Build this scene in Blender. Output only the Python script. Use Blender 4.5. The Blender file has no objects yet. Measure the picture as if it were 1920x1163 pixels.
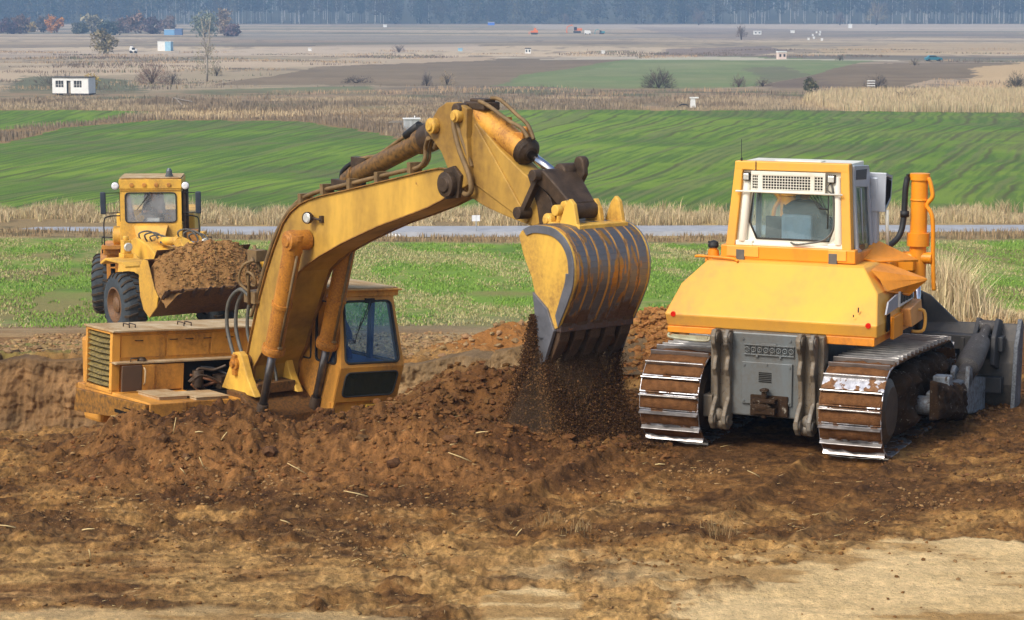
import bpy, bmesh, math, random
import numpy as np
from math import radians as R, sin, cos, pi
from mathutils import Vector, Matrix

# ------------------------------------------------------------------ camera, sky, sun, exposure
C = bpy.context.scene
COL = C.collection
CAMZ = 5.4
PITCH = math.atan((581.5 - 14) / 4000.0)
cd = bpy.data.cameras.new("camera"); cam = bpy.data.objects.new("camera", cd); COL.objects.link(cam)
cd.sensor_width = 36.0; cd.lens = 75.0; cd.clip_start = 0.1; cd.clip_end = 6000
cam.location = (0, 0, CAMZ); cam.rotation_euler = (pi / 2 - PITCH, 0, 0)
C.camera = cam
SUN_EL, SUN_AZ = 44.0, 222.0        # the sun stands behind the photographer's left shoulder (azimuth clockwise from +Y)
W = bpy.data.worlds.new("World"); C.world = W; W.use_nodes = True
nt = W.node_tree; bg = nt.nodes["Background"]
sky = nt.nodes.new("ShaderNodeTexSky"); sky.sky_type = 'NISHITA'; sky.sun_disc = False
sky.sun_elevation = R(SUN_EL); sky.sun_rotation = R(SUN_AZ); sky.dust_density = 3.0; sky.air_density = 1.0; sky.ozone_density = 1.0
nt.links.new(sky.outputs[0], bg.inputs[0]); bg.inputs[1].default_value = 0.13
sl = bpy.data.lights.new("sun", 'SUN'); so = bpy.data.objects.new("sun", sl); COL.objects.link(so)
sl.energy = 1.9; sl.angle = R(18.0); sl.color = (1.0, 0.955, 0.89)
sd = Vector((sin(R(SUN_AZ)) * cos(R(SUN_EL)), cos(R(SUN_AZ)) * cos(R(SUN_EL)), sin(R(SUN_EL))))
so.rotation_euler = sd.to_track_quat('Z', 'Y').to_euler(); so.location = (-30, -30, 60)
C.view_settings.view_transform = 'Standard'; C.view_settings.look = 'None'
C.view_settings.exposure = 0.58; C.view_settings.gamma = 1.0
C.render.engine = 'CYCLES'
C.cycles.max_bounces = 6; C.cycles.volume_bounces = 0; C.cycles.transparent_max_bounces = 8
C.cycles.use_denoising = True

# ------------------------------------------------------------------ numpy noise
def _hash(ix, iy, seed):
    h = (ix.astype(np.int64) * 374761393 + iy.astype(np.int64) * 668265263 + seed * 2147483647) & 0xFFFFFFFF
    h = ((h ^ (h >> 13)) * 1274126177) & 0xFFFFFFFF
    return ((h ^ (h >> 16)) & 0xFFFF) / 65535.0
def vnoise(x, y, seed=0):
    x = np.asarray(x, float); y = np.asarray(y, float)
    ix = np.floor(x); iy = np.floor(y); fx = x - ix; fy = y - iy
    fx = fx * fx * (3 - 2 * fx); fy = fy * fy * (3 - 2 * fy)
    a = _hash(ix, iy, seed); b = _hash(ix + 1, iy, seed); c = _hash(ix, iy + 1, seed); d = _hash(ix + 1, iy + 1, seed)
    return (a * (1 - fx) + b * fx) * (1 - fy) + (c * (1 - fx) + d * fx) * fy
def fbm(x, y, s=1.0, o=4, seed=0, g=0.5):
    v = 0; a = 1; t = 0; x = np.asarray(x, float) / s; y = np.asarray(y, float) / s
    for k in range(o):
        v = v + a * vnoise(x, y, seed + k * 17); t += a; a *= g
        x, y = x * 1.9 + y * 0.6 + 3.1, y * 1.9 - x * 0.6 + 7.7
    return v / t
def sst(a, b, x):
    t = np.clip((np.asarray(x, float) - a) / (b - a), 0, 1); return t * t * (3 - 2 * t)
def mix(a, b, t): return a + (b - a) * t

# ------------------------------------------------------------------ terrain height
_PD = np.array([-40, 10, 20, 26, 29, 32, 36, 39, 44, 50, 60, 70, 80, 90, 100, 104, 110, 150, 200, 268, 400, 1650, 1700, 2100, 3000], float)
_PZ = np.array([.05, .05, 0, 0, -.03, -.2, -.55, -.95, -1.65, -2.5, -3.4, -4.0, -4.5, -4.85, -5.1, -5.15, -5.35, -6.3, -7.0, -7.4, -7.4, -7.4, -6, 34, 60], float)
_FD = np.concatenate([np.arange(-40, 300, .5), np.arange(300, 3000, 5.)])
_FZ = np.interp(_FD, _PD, _PZ)
_k = np.ones(9) / 9
_FZ[10:680] = np.convolve(_FZ[:690], _k, 'same')[10:680]
def ridge_h(x):   # height of the near spoil ridge's crest
    return np.interp(x, [-7.5, -6.2, -5.6, -5.1, -4.9, -4.1, -3.3, -2.85, -2.4, -2.0, -1.45, -1.0, -.4, .3, 1.0, 1.5, 1.9],
                     [0.10, .02, .04, .16, .29, .45, .50, .40, .34, .38, .42, .50, .42, .22, .10, .04, 0])
def gauss(x, y, cx, cy, rx, ry, p=1.0):
    return np.exp(-(((x - cx) / rx) ** 2 + ((y - cy) / ry) ** 2) ** p)
def pit_mask(x, y):
    n = (fbm(x, y, 1.6, 4, 5) - .5)
    wall = np.interp(x, [-14, -9, -4, 0, 1.4], [39.6, 38.3, 37.2, 36.0, 34.2]) + n * .9
    far = 1 - sst(-.28, .18, y - wall + (fbm(x, y, .35, 3, 9) - .5) * .35)
    near = sst(27.3, 28.9, y + n * .5)
    right = 1 - sst(.8, 1.5, x + n * .6)
    left = sst(-17, -15.5, x)
    return far * near * right * left
def H(x, y, fine=True):
    x = np.asarray(x, float); y = np.asarray(y, float)
    z = np.interp(y, _FD, _FZ)
    # ground falls a little towards the right behind the dozer
    far = sst(110, 260, y)
    z = z + far * (fbm(x, y, 90, 3, 3) - .5) * 1.6 * (1 - sst(500, 1200, y))
    z = z + sst(45, 80, y) * (1 - far) * (fbm(x, y, 25, 3, 4) - .5) * .5
    # green hill left of centre swells
    near = 1 - sst(42, 60, y)
    pm = pit_mask(x, y)
    z = mix(z, -2.75 + (fbm(x, y, 1.2, 4, 8) - .5) * .4, pm)
    # spoil ridge in front of the pit
    rh = ridge_h(x); w = (fbm(x, y, 1.1, 3, 21) - .5)
    yc = 25.95 + w * .5 - .2 * sst(-1.5, -.2, x)
    d = y - yc
    front = np.where(d < 0, np.clip(1 + d / (2.3 + .5 * sst(-7, -4, x) + w), 0, 1) ** 1.25, np.clip(1 - d / 1.5, 0, 1) ** 1.1)
    lump = 1 + (fbm(x, y, .7, 4, 31) - .5) * .8
    z = z + rh * front * lump
    # heap under the bucket and the fans of loose soil behind it
    def cone(cx, cy, r, h, e=1.0, s=0):
        q = np.sqrt((x - cx) ** 2 + ((y - cy) * e) ** 2) / r
        return h * np.clip(1.08 - np.sqrt(q * q + .02), 0, 1) * (1 + (fbm(x, y, .5, 4, 40 + s) - .5) * .5)
    for bz, cn in ((-.9, cone(-.35, 28.6, 3.2, 1.50, 1.0, 1)), (-.25, cone(.9, 28.2, 1.5, .62, 1.0, 5))):
        z = np.where(cn > 0, np.maximum(z, bz + cn), z)
    z = z + cone(2.25, 33.0, 1.9, 1.0, .9, 2) + cone(.15, 38.0, 1.9, .62, 1.0, 3) + cone(1.3, 36, 1.4, .5, 1, 8) + cone(8.9, 33.5, 1.9, 1.0, 1, 4) + cone(9.8, 31.5, 2.4, 1.2, 1, 6)
    z = z + .22 * gauss(x, y, 7.0, 24.0, 1.2, 1.5)
    if fine:
        m = near * sst(5, 9, y) ; m = m * (1 - .5 * pm)
        rid = np.clip(rh * front * 3, 0, 1)
        pale = pale_mask(x, y)
        rough = (.35 + .65 * sst(.35, .6, fbm(x, y, 3.2, 3, 51))) * (1 - .75 * pale) * (1 - .6 * gauss(x, y, 3.5, 24, 3, 3)) + .8 * rid
        z = z + m * rough * ((fbm(x, y, .9, 4, 61) - .5) * .15 + (fbm(x, y, .22, 4, 62, .65) - .5) * .15 + (np.abs(fbm(x, y, .09, 2, 64) - .5) - .1) * .05)
        # clods: sharpened bumps
        c = np.clip(fbm(x, y, .16, 2, 63) - .62, 0, 1) * 3; z = z + m * rough * np.sqrt(c + 1e-6) * .045
        # scraped grooves left by blade and tracks
        u = x * .12 + y; g = (fbm(x * .12, u * 1.0, .16, 2, 70) - .5)
        z = z + m * (1 - rid) * g * .035
        # two grouser-marked ruts behind the dozer
        for off in (-1.15, 1.15):
            fx = (x - 3.08) * .4067 + (y - 25.7) * .9135; ly = -(x - 3.08) * .9135 + (y - 25.7) * .4067
            r = (1 - sst(.32, .46, np.abs(ly - off))) * (1 - sst(-.3, .4, fx)) * sst(-7, -1.5, fx) * m
            z = z - r * (.05 + .02 * np.sin(fx * 2 * pi / .21))
            e = gauss(np.abs(ly - off), 0 * x, .5, 0, .07, 1) * (1 - sst(-.3, .4, fx)) * sst(-7, -1.5, fx) * m
            z = z + e * .06 * (.4 + fbm(x, y, .2, 2, 77))
        z = z + near * sst(37, 40, y) * (fbm(x * .5, y, .5, 3, 80) - .5) * .12
    return z
def pale_mask(x, y):
    n = (fbm(x, y, 1.3, 4, 90) - .5); n2 = (fbm(x * .6, y, .4, 4, 91) - .5)
    a = sst(0, .22, 1.0 - ((x - 3.9) / 2.25) ** 2 - ((y - 19.35) / 2.2) ** 2 + n * 1.2 + n2 * 1.1)
    b = sst(0, .25, .9 - ((x - .15) / .55) ** 2 - ((y - 18.75) / .75) ** 2 + n * .9 + n2 * .8)
    c = sst(0, .3, 1 - ((x + 3.2) / 2.6) ** 2 - ((y - 17.9) / 1.0) ** 2 + n * 1.2 + n2 * .7)
    d = .55 * sst(0, .5, .5 - ((x - .8) / 1.5) ** 2 - ((y - 20.3) / 1.0) ** 2 + n * 1.6 + n2 * 1.2)
    return np.clip(np.maximum(np.maximum(a, b), np.maximum(c, d)), 0, 1)

# ------------------------------------------------------------------ mesh helpers
def lin(r, g, b, k=1.0):
    f = lambda c: ((c / 255.0 + .055) / 1.055) ** 2.4 if c > 10 else c / 255.0 / 12.92
    return (f(r) * k, f(g) * k, f(b) * k)
def V(*a): return Vector(a)
def frame_of(d):
    d = Vector(d).normalized(); a = Vector((0, 0, 1)) if abs(d.z) < .9 else Vector((1, 0, 0))
    u = d.cross(a).normalized(); return u, d.cross(u).normalized()
def bez(pts, n=8):   # Catmull-Rom through points
    P = [Vector(p) for p in pts]; out = []
    if len(P) < 3: return P
    for i in range(len(P) - 1):
        p0 = P[max(i - 1, 0)]; p1 = P[i]; p2 = P[i + 1]; p3 = P[min(i + 2, len(P) - 1)]
        for k in range(n):
            t = k / n
            out.append(.5 * ((2 * p1) + (p2 - p0) * t + (2 * p0 - 5 * p1 + 4 * p2 - p3) * t * t + (3 * p1 - p0 - 3 * p2 + p3) * t ** 3))
    out.append(P[-1]); return out
class MB:
    def __init__(s): s.v = []; s.f = []; s.s = []
    def add(s, vs, fs, smooth=False):
        o = len(s.v); s.v += [tuple(v) for v in vs]; s.f += [tuple(i + o for i in f) for f in fs]; s.s += [smooth] * len(fs); return s
    def box(s, a, b, M=None):
        x0, y0, z0 = [min(a[i], b[i]) for i in range(3)]; x1, y1, z1 = [max(a[i], b[i]) for i in range(3)]
        vs = [V(x, y, z) for z in (z0, z1) for y in (y0, y1) for x in (x0, x1)]
        if M: vs = [M @ v for v in vs]
        return s.add(vs, [(0, 2, 3, 1), (4, 5, 7, 6), (0, 1, 5, 4), (2, 6, 7, 3), (0, 4, 6, 2), (1, 3, 7, 5)])
    def prism(s, pts, ax, a, b, inset=None):   # polygon in the plane perpendicular to ax, extruded from a to b
        def p3(p, t):
            return {'y': (p[0], t, p[1]), 'x': (t, p[0], p[1]), 'z': (p[0], p[1], t)}[ax]
        n = len(pts); q = inset or pts
        ar = sum(pts[i][0] * pts[(i + 1) % n][1] - pts[(i + 1) % n][0] * pts[i][1] for i in range(n))
        vs = [p3(p, a) for p in pts] + [p3(p, b) for p in q]
        fs = [tuple(range(n)), tuple(range(2 * n - 1, n - 1, -1))] + [(i, i + n, (i + 1) % n + n, (i + 1) % n) for i in range(n)]
        flip = (ar > 0) != (b < a)
        if ax == 'y': flip = not flip
        if flip: fs = [f[::-1] for f in fs]
        return s.add(vs, fs)
    def loft(s, secs, cap=True, smooth=False, closed=True):   # list of equal-length rings of points
        n = len(secs[0]); vs = [p for q in secs for p in q]; fs = []
        for k in range(len(secs) - 1):
            for i in range(n if closed else n - 1):
                j = (i + 1) % n; fs.append((k * n + i, k * n + j, (k + 1) * n + j, (k + 1) * n + i))
        s.add(vs, fs, smooth)
        if cap:
            o = len(s.v) - len(vs); s.f += [tuple(range(o + n - 1, o - 1, -1)), tuple(range(o + len(vs) - n, o + len(vs)))]; s.s += [False, False]
        return s
    def tube(s, path, r, n=10, cap=True, smooth=True):
        P = [Vector(p) for p in path]; rs = r if isinstance(r, (list, tuple)) else [r] * len(P)
        secs = []; u = None
        for i, p in enumerate(P):
            d = (P[min(i + 1, len(P) - 1)] - P[max(i - 1, 0)])
            if d.length < 1e-9: d = Vector((0, 0, 1))
            d.normalize()
            if u is None: u, w = frame_of(d)
            else:
                u = (u - d * u.dot(d)); u = u.normalized() if u.length > 1e-6 else frame_of(d)[0]
            w = d.cross(u)
            secs.append([p + (u * cos(2 * pi * k / n) + w * sin(2 * pi * k / n)) * rs[i] for k in range(n)])
        return s.loft(secs, cap, smooth)
    def cyl(s, a, b, r, r2=None, n=20): return s.tube([a, b], [r, r if r2 is None else r2], n)
    def prof(s, a, b, st, n=20):   # revolve: st = [(t along a-b in metres, radius)]
        a = Vector(a); d = (Vector(b) - a).normalized(); u, w = frame_of(d)
        secs = [[a + d * t + (u * cos(2 * pi * k / n) + w * sin(2 * pi * k / n)) * r for k in range(n)] for t, r in st]
        # duplicate rings keep shoulders crisp
        for i in range(len(secs) - 1): s.loft([secs[i], secs[i + 1]], False, True)
        o = len(s.v); s.add(secs[0], [tuple(range(n - 1, -1, -1))]); s.add(secs[-1], [tuple(range(n))]); return s
    def ball(s, c, r, n=12, m=8, sc=(1, 1, 1)):
        c = Vector(c); vs = []; fs = []
        for i in range(m + 1):
            t = pi * i / m
            for k in range(n):
                a = 2 * pi * k / n; vs.append(c + V(sin(t) * cos(a) * r * sc[0], sin(t) * sin(a) * r * sc[1], cos(t) * r * sc[2]))
        for i in range(m):
            for k in range(n): fs.append((i * n + k, (i + 1) * n + k, (i + 1) * n + (k + 1) % n, i * n + (k + 1) % n))
        return s.add(vs, fs, True)
    def ring(s, c, ax, R0, r, n=24, m=8):
        c = Vector(c); u, w = frame_of(ax); a = Vector(ax).normalized(); secs = []
        for i in range(n + 1):
            t = 2 * pi * i / n; d = u * cos(t) + w * sin(t)
            secs.append([c + d * (R0 + r * cos(2 * pi * k / m)) + a * (r * sin(2 * pi * k / m)) for k in range(m)])
        return s.loft(secs, False, True)
    def build(s, name, mat, parent=None, bevel=0, seg=2, z0=0.0, fixn=False):
        me = bpy.data.meshes.new(name)
        me.from_pydata([(x, y, z - z0) for x, y, z in s.v], [], s.f); me.update()
        if fixn:
            bm = bmesh.new(); bm.from_mesh(me); bmesh.ops.recalc_face_normals(bm, faces=bm.faces); bm.to_mesh(me); bm.free()
        me.polygons.foreach_set('use_smooth', s.s if len(s.s) == len(me.polygons) else [False] * len(me.polygons))
        o = bpy.data.objects.new(name, me); COL.objects.link(o)
        if mat: me.materials.append(mat)
        if parent: o.parent = parent
        if bevel:
            m = o.modifiers.new('b', 'BEVEL'); m.width = bevel; m.segments = seg; m.limit_method = 'ANGLE'; m.angle_limit = R(35); m.harden_normals = False
        return o
def tag(o, label=None, cat=None, group=None, kind=None):
    if label: o['label'] = label
    if cat: o['category'] = cat
    if group: o['group'] = group
    if kind: o['kind'] = kind
    return o
def empty(name, loc, deg=0):
    o = bpy.data.objects.new(name, None); COL.objects.link(o); o.location = loc; o.rotation_euler = (0, 0, R(deg)); o.empty_display_size = .2; return o
def npmesh(name, verts, faces, mat, attrs=None, smooth=False):   # big arrays; faces (n,k)
    me = bpy.data.meshes.new(name); verts = np.asarray(verts, np.float32); faces = np.asarray(faces, np.int32); k = faces.shape[1]
    me.vertices.add(len(verts)); me.vertices.foreach_set('co', verts.ravel())
    me.loops.add(faces.size); me.loops.foreach_set('vertex_index', faces.ravel())
    me.polygons.add(len(faces)); me.polygons.foreach_set('loop_start', np.arange(0, faces.size, k, dtype=np.int32))
    try: me.polygons.foreach_set('loop_total', np.full(len(faces), k, np.int32))
    except Exception: pass
    me.polygons.foreach_set('use_smooth', np.full(len(faces), smooth))
    for n, arr in (attrs or {}).items():
        a = me.color_attributes.new(n, 'FLOAT_COLOR', 'POINT'); c = np.ones((len(verts), 4), np.float32); c[:, :3] = arr; a.data.foreach_set('color', c.ravel())
    me.update(calc_edges=True); me.validate()
    o = bpy.data.objects.new(name, me); COL.objects.link(o); me.materials.append(mat); return o

# ------------------------------------------------------------------ materials
def newmat(name):
    m = bpy.data.materials.new(name); m.use_nodes = True; n = m.node_tree; return m, n, n.nodes['Principled BSDF']
def N(n, t, **k):
    x = n.nodes.new(t)
    for a, b in k.items():
        if hasattr(x, a): setattr(x, a, b)
    return x
def noise_node(n, scale, detail=4, rough=.6, stretch=(1, 1, 1), coord='Object', dist=0):
    tc = N(n, 'ShaderNodeTexCoord'); mp = N(n, 'ShaderNodeMapping'); mp.inputs['Scale'].default_value = stretch
    n.links.new(tc.outputs[coord], mp.inputs[0]); x = N(n, 'ShaderNodeTexNoise'); x.inputs['Scale'].default_value = scale
    x.inputs['Detail'].default_value = detail; x.inputs['Roughness'].default_value = rough; x.inputs['Distortion'].default_value = dist
    n.links.new(mp.outputs[0], x.inputs['Vector']); return x.outputs[0]
def ramp(n, sock, a, b, ca=(0, 0, 0, 1), cb=(1, 1, 1, 1)):
    r = N(n, 'ShaderNodeValToRGB'); r.color_ramp.elements[0].position = a; r.color_ramp.elements[1].position = b
    r.color_ramp.elements[0].color = ca; r.color_ramp.elements[1].color = cb; n.links.new(sock, r.inputs[0]); return r.outputs[0]
def mixc(n, f, a, b):
    m = N(n, 'ShaderNodeMix', data_type='RGBA')
    if hasattr(f, 'links') or not isinstance(f, (int, float)): n.links.new(f, m.inputs[0])
    else: m.inputs[0].default_value = f
    for s, v in ((6, a), (7, b)):
        if isinstance(v, tuple): m.inputs[s].default_value = (*v[:3], 1)
        else: n.links.new(v, m.inputs[s])
    return m.outputs[2]
def math_(n, op, a, b=0.0):
    m = N(n, 'ShaderNodeMath', operation=op)
    for i, v in enumerate((a, b)):
        if isinstance(v, (int, float)): m.inputs[i].default_value = v
        else: n.links.new(v, m.inputs[i])
    return m.outputs[0]
def bump(n, p, sock, st=.3, d=.01):
    b = N(n, 'ShaderNodeBump'); b.inputs['Strength'].default_value = st; b.inputs['Distance'].default_value = d
    n.links.new(sock, b.inputs['Height']); n.links.new(b.outputs[0], p.inputs['Normal'])
def paint(name, base, dirt=None, amt=.35, scale=2.2, streak=True, rough=.42, metal=0.0, rust=None, rustamt=.3, edge=.62, bmp=.12, fm=.6):
    """worn paint: base colour, a soil/grease film with its own shape, rust spots, uneven gloss"""
    m, n, p = newmat(name)
    big = noise_node(n, scale, 5, .62, (1, 1, .45) if streak else (1, 1, 1), dist=.4)
    fine = noise_node(n, scale * 14, 3, .6)
    var = noise_node(n, scale * .5, 3, .5)
    c = mixc(n, ramp(n, var, .35, .7), base, tuple(x * .86 for x in base))
    if dirt:
        f = ramp(n, big, edge - amt * .5, edge + .16 - amt * .25); f2 = ramp(n, fine, .3, .75)
        f3 = math_(n, 'MULTIPLY', f, math_(n, 'ADD', math_(n, 'MULTIPLY', f2, fm), 1 - fm))
        c = mixc(n, f3, c, dirt)
    if rust:
        sp = noise_node(n, scale * 4.5, 6, .7, dist=1.0); c = mixc(n, ramp(n, sp, .72 - rustamt * .3, .78 - rustamt * .3), c, rust)
    n.links.new(c, p.inputs['Base Color'])
    rr = N(n, 'ShaderNodeMapRange'); n.links.new(big, rr.inputs[0]); rr.inputs[3].default_value = rough - .1; rr.inputs[4].default_value = min(1, rough + .3)
    n.links.new(rr.outputs[0], p.inputs['Roughness']); p.inputs['Metallic'].default_value = metal
    if rough >= .8: p.inputs['Specular IOR Level'].default_value = .08
    bump(n, p, fine, bmp, .004); return m
def plain(name, base, rough=.6, metal=0.0, var=.25, scale=6, bmp=.2, d=.004):
    m, n, p = newmat(name); nz = noise_node(n, scale, 4, .6)
    n.links.new(mixc(n, ramp(n, nz, .3, .7), tuple(x * (1 - var) for x in base), tuple(x * (1 + var * .6) for x in base)), p.inputs['Base Color'])
    p.inputs['Roughness'].default_value = rough; p.inputs['Metallic'].default_value = metal
    if rough >= .85: p.inputs['Specular IOR Level'].default_value = .1
    bump(n, p, noise_node(n, scale * 5, 3, .6), bmp, d); return m
def glassmat(name, tint=(.8, .9, .88), alpha=.35, film=(.25, .3, .3), rough=.08):
    """window glass: see-through with its own reflection and a thin diffuse film"""
    m, n, p = newmat(name); n.nodes.remove(p); out = n.nodes['Material Output']
    tr = N(n, 'ShaderNodeBsdfTransparent'); tr.inputs[0].default_value = (*tint, 1)
    gl = N(n, 'ShaderNodeBsdfGlossy'); gl.inputs['Roughness'].default_value = rough
    df = N(n, 'ShaderNodeBsdfDiffuse'); df.inputs[0].default_value = (*film, 1)
    f = N(n, 'ShaderNodeFresnel'); f.inputs[0].default_value = 1.5
    m1 = N(n, 'ShaderNodeMixShader'); m2 = N(n, 'ShaderNodeMixShader')
    nz = noise_node(n, 3.0, 4, .6); mr = N(n, 'ShaderNodeMapRange'); n.links.new(nz, mr.inputs[0]); mr.inputs[1].default_value = .3; mr.inputs[2].default_value = .7
    mr.inputs[3].default_value = alpha * .7; mr.inputs[4].default_value = alpha * 1.3
    n.links.new(mr.outputs[0], m1.inputs[0]); n.links.new(tr.outputs[0], m1.inputs[1]); n.links.new(df.outputs[0], m1.inputs[2])
    n.links.new(f.outputs[0], m2.inputs[0]); n.links.new(m1.outputs[0], m2.inputs[1]); n.links.new(gl.outputs[0], m2.inputs[2])
    n.links.new(m2.outputs[0], out.inputs['Surface']); return m
def attrmat(name, attr='Col', rough=.95, amp=.3, scales=((9, .35), (60, .25)), bst=.5, bd=.03, spec=.2, coord='Object'):
    m, n, p = newmat(name); a = N(n, 'ShaderNodeAttribute', attribute_name=attr); c = a.outputs['Color']
    hs = N(n, 'ShaderNodeMix', data_type='RGBA', blend_type='MULTIPLY'); hs.inputs[0].default_value = 1
    t = None
    for s, w in scales:
        q = math_(n, 'MULTIPLY', math_(n, 'SUBTRACT', noise_node(n, s, 4, .65, coord=coord), .5), w * 2)
        t = q if t is None else math_(n, 'ADD', t, q)
    t = math_(n, 'ADD', t, 1.0); cb = N(n, 'ShaderNodeCombineColor')
    for i in range(3): n.links.new(t, cb.inputs[i])
    n.links.new(c, hs.inputs[6]); n.links.new(cb.outputs[0], hs.inputs[7]); n.links.new(hs.outputs[2], p.inputs['Base Color'])
    p.inputs['Roughness'].default_value = rough; p.inputs['Specular IOR Level'].default_value = spec
    if bst: bump(n, p, noise_node(n, scales[0][0] * 2.2, 6, .7, coord=coord), bst, bd)
    return m

# ------------------------------------------------------------------ ground: colour of each place, then the one sheet
def inpoly(x, y, P):
    c = np.zeros(np.shape(x), bool); n = len(P)
    for i in range(n):
        x0, y0 = P[i]; x1, y1 = P[(i + 1) % n]
        if y0 == y1: continue
        c ^= ((y0 > y) != (y1 > y)) & (x < (x1 - x0) * (y - y0) / (y1 - y0) + x0)
    return c
GREEN_MAIN = [(-80, 112), (-70, 165), (-60, 185), (-46.0, 192), (-46.5, 222), (-39.1, 237), (-23.3, 234), (-16.3, 218), (-10.4, 201), (-8.4, 212), (-7, 240), (-3.9, 263), (16, 267), (66, 274), (110, 280), (110, 112)]
GREEN_LEFT = [(-100, 262), (-62.7, 262), (-52, 262), (-42.0, 255), (-47.1, 231), (-54, 214), (-100, 180)]
PLOUGH = [(-51, 366), (-45, 400), (-41.5, 464), (-8.8, 588), (5.7, 580), (34, 560), (20, 470), (2, 380), (-2, 345), (-12, 352), (-35, 362)]
PLOUGH2 = [(38.5, 344), (60, 420), (77, 484), (112, 496), (170, 520), (150, 440), (75, 384), (62, 345), (46, 340)]
PLOUGH3 = [(62, 600), (110, 590), (150, 620), (150, 660), (90, 655)]
GREEN_FAR = [(-2.7, 352), (4, 420), (30, 540), (60, 560), (90, 520), (77, 484), (60, 420), (38, 344), (18, 332)]
REED_GOLD = [(42, 268), (70, 272), (120, 285), (120, 345), (80, 335), (46, 312), (39, 290)]
def paintmap(x, y):
    w1 = fbm(x, y, 14, 4, 101) - .5; w2 = fbm(x, y, 3, 4, 102) - .5; w3 = fbm(x, y, .8, 4, 103) - .5; w4 = fbm(x, y, .25, 3, 104) - .5
    c = lambda r, g, b: np.array(lin(r, g, b))
    shp = x.shape + (1,)
    def m(col, new, a): a = np.clip(a, 0, 1).reshape(shp); return col * (1 - a) + new * a
    wf = fbm(x * .35, y, 26, 5, 111) - .5
    col = np.ones(x.shape + (3,)) * c(158, 142, 114)
    col = m(col, c(168, 146, 118), sst(.0, .22, wf)); col = m(col, c(112, 100, 86), sst(.02, .2, -wf - .04)); 
    wg = fbm(x * .25, y, 60, 4, 117) - .5; col = m(col, c(196, 176, 146), sst(.0, .16, wg) * .75 * sst(420, 520, y)); col = m(col, c(108, 112, 92), sst(.08, .2, -wg) * .6 * sst(380, 420, y))
    # strips of dry grass run across the plain
    st = fbm(x * .16 + 3 + y * .05, y * .8, 34, 4, 123) - .5; col = m(col, c(176, 156, 128), sst(.04, .2, st) * .5 * sst(400, 480, y)); col = m(col, c(120, 106, 94), sst(.06, .2, -st) * .5 * sst(400, 480, y)); sp_ = fbm(x, y * .35, 5, 4, 127) - .5; col = m(col, c(112, 100, 84), sst(.1, .22, sp_) * .6)
    jx = x + w1 * 9 + w2 * 2; jy = y + w1 * 22 + w2 * 5
    for P, k in ((PLOUGH, c(120, 104, 82)), (PLOUGH2, c(116, 100, 78)), (PLOUGH3, c(130, 116, 96)), (GREEN_FAR, c(112, 126, 80))):
        col = m(col, k * (1 + .25 * (fbm(x, y * .4, 4, 3, 131)[..., None] - .5)), inpoly(x + w1 * 5 + w2 * 3, y + w1 * 16 + w2 * 8, P) * (.72 + .5 * (fbm(x * .5, y, 9, 4, 133) - .2)))
    def px_(*q): return [((px - 960) / 4000 * (12.8 * 4000 / (py - 14)), 12.8 * 4000 / (py - 14)) for px, py in q]
    jag = (fbm(x * .3, y, 40, 4, 191) - .5) * .12 * y
    for P, k, a_ in (((1220, 98), (1290, 88), (1440, 84), (1470, 96), (1400, 106), (1240, 106)), c(116, 102, 94), .8), (((0, 132), (300, 118), (640, 110), (960, 104), (960, 108), (640, 124), (300, 136), (0, 146)), c(190, 168, 138), .7), (((0, 92), (200, 96), (450, 92), (700, 84), (900, 86), (900, 94), (450, 106), (0, 108)), c(182, 164, 142), .6), (((440, 60), (700, 64), (1000, 68), (1300, 62), (1300, 68), (900, 78), (440, 72)), c(140, 132, 118), .6), \
        (((1280, 107), (1700, 113), (1700, 117), (1280, 111), (930, 109), (930, 106)), c(196, 184, 162), .7), (((1500, 88), (1700, 80), (1920, 78), (1920, 96), (1700, 104), (1530, 100)), c(180, 156, 120), .7), (((1780, 160), (1830, 130), (1920, 116), (1990, 120), (1990, 172), (1700, 172)), c(192, 164, 122), .85), (((1000, 46), (1990, 46), (1990, 58), (1000, 55)), c(186, 170, 150), .6), (((0, 165), (60, 140), (240, 145), (270, 168), (60, 176)), c(90, 96, 72), .8), (((360, 165), (700, 158), (700, 172), (400, 176)), c(98, 112, 76), .8), (((1400, 128), (1480, 124), (1560, 160), (1430, 166)), c(104, 90, 80), .5), (((1180, 50), (1920, 62), (1920, 70), (1300, 72)), c(128, 116, 108), .5):
        col = m(col, k, inpoly(x + w2 * 6, y + jag * (.5 if a_ > .7 else 1), px_(*P)) * a_)
    # scrub band between the plain and the winter wheat
    sb = sst(255, 262, y) * (1 - sst(322, 350, y)); col = m(col, c(134, 118, 90), sb * .8); col = m(col, c(150, 126, 98), sb * sst(0, .12, w2)); col = m(col, c(92, 96, 70), sb * sst(.06, .2, -w1) * .8)
    col = m(col, c(190, 158, 108), inpoly(jx, y + w1 * 8, REED_GOLD) * .8)
    sb2 = sst(180, 190, y) * (1 - sst(262, 268, y)); col = m(col, c(134, 110, 82), sb2)
    # winter wheat with drill rows that sweep to the right and back
    gm = (inpoly(x + w2 * 1.2, y + w2 * 4, GREEN_MAIN) | inpoly(x + w2 * 1.2, y + w2 * 4, GREEN_LEFT)).astype(float)
    s = (x + 70) * np.exp(-.0028 * (y - 180)) + .02 * np.clip(y - 228, 0, 60) ** 1.35 + w1 * 1.1
    g = np.ones(x.shape + (3,)) * c(94, 121, 46)
    g = m(g, c(120, 144, 56), sst(-.1, .25, w1) * .8); g = m(g, c(100, 104, 70), sst(.05, .25, -w1 + w2 * .6) * .7)
    fine = fbm(s, y * .04, .45, 3, 140) - .5; g = m(g, c(70, 96, 44), sst(.0, .2, fine) * .6); fine2 = fbm(s * 1.0, y * .02, .9, 2, 144) - .5; g = m(g, c(108, 112, 74), sst(.08, .25, fine2) * .6)
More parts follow.
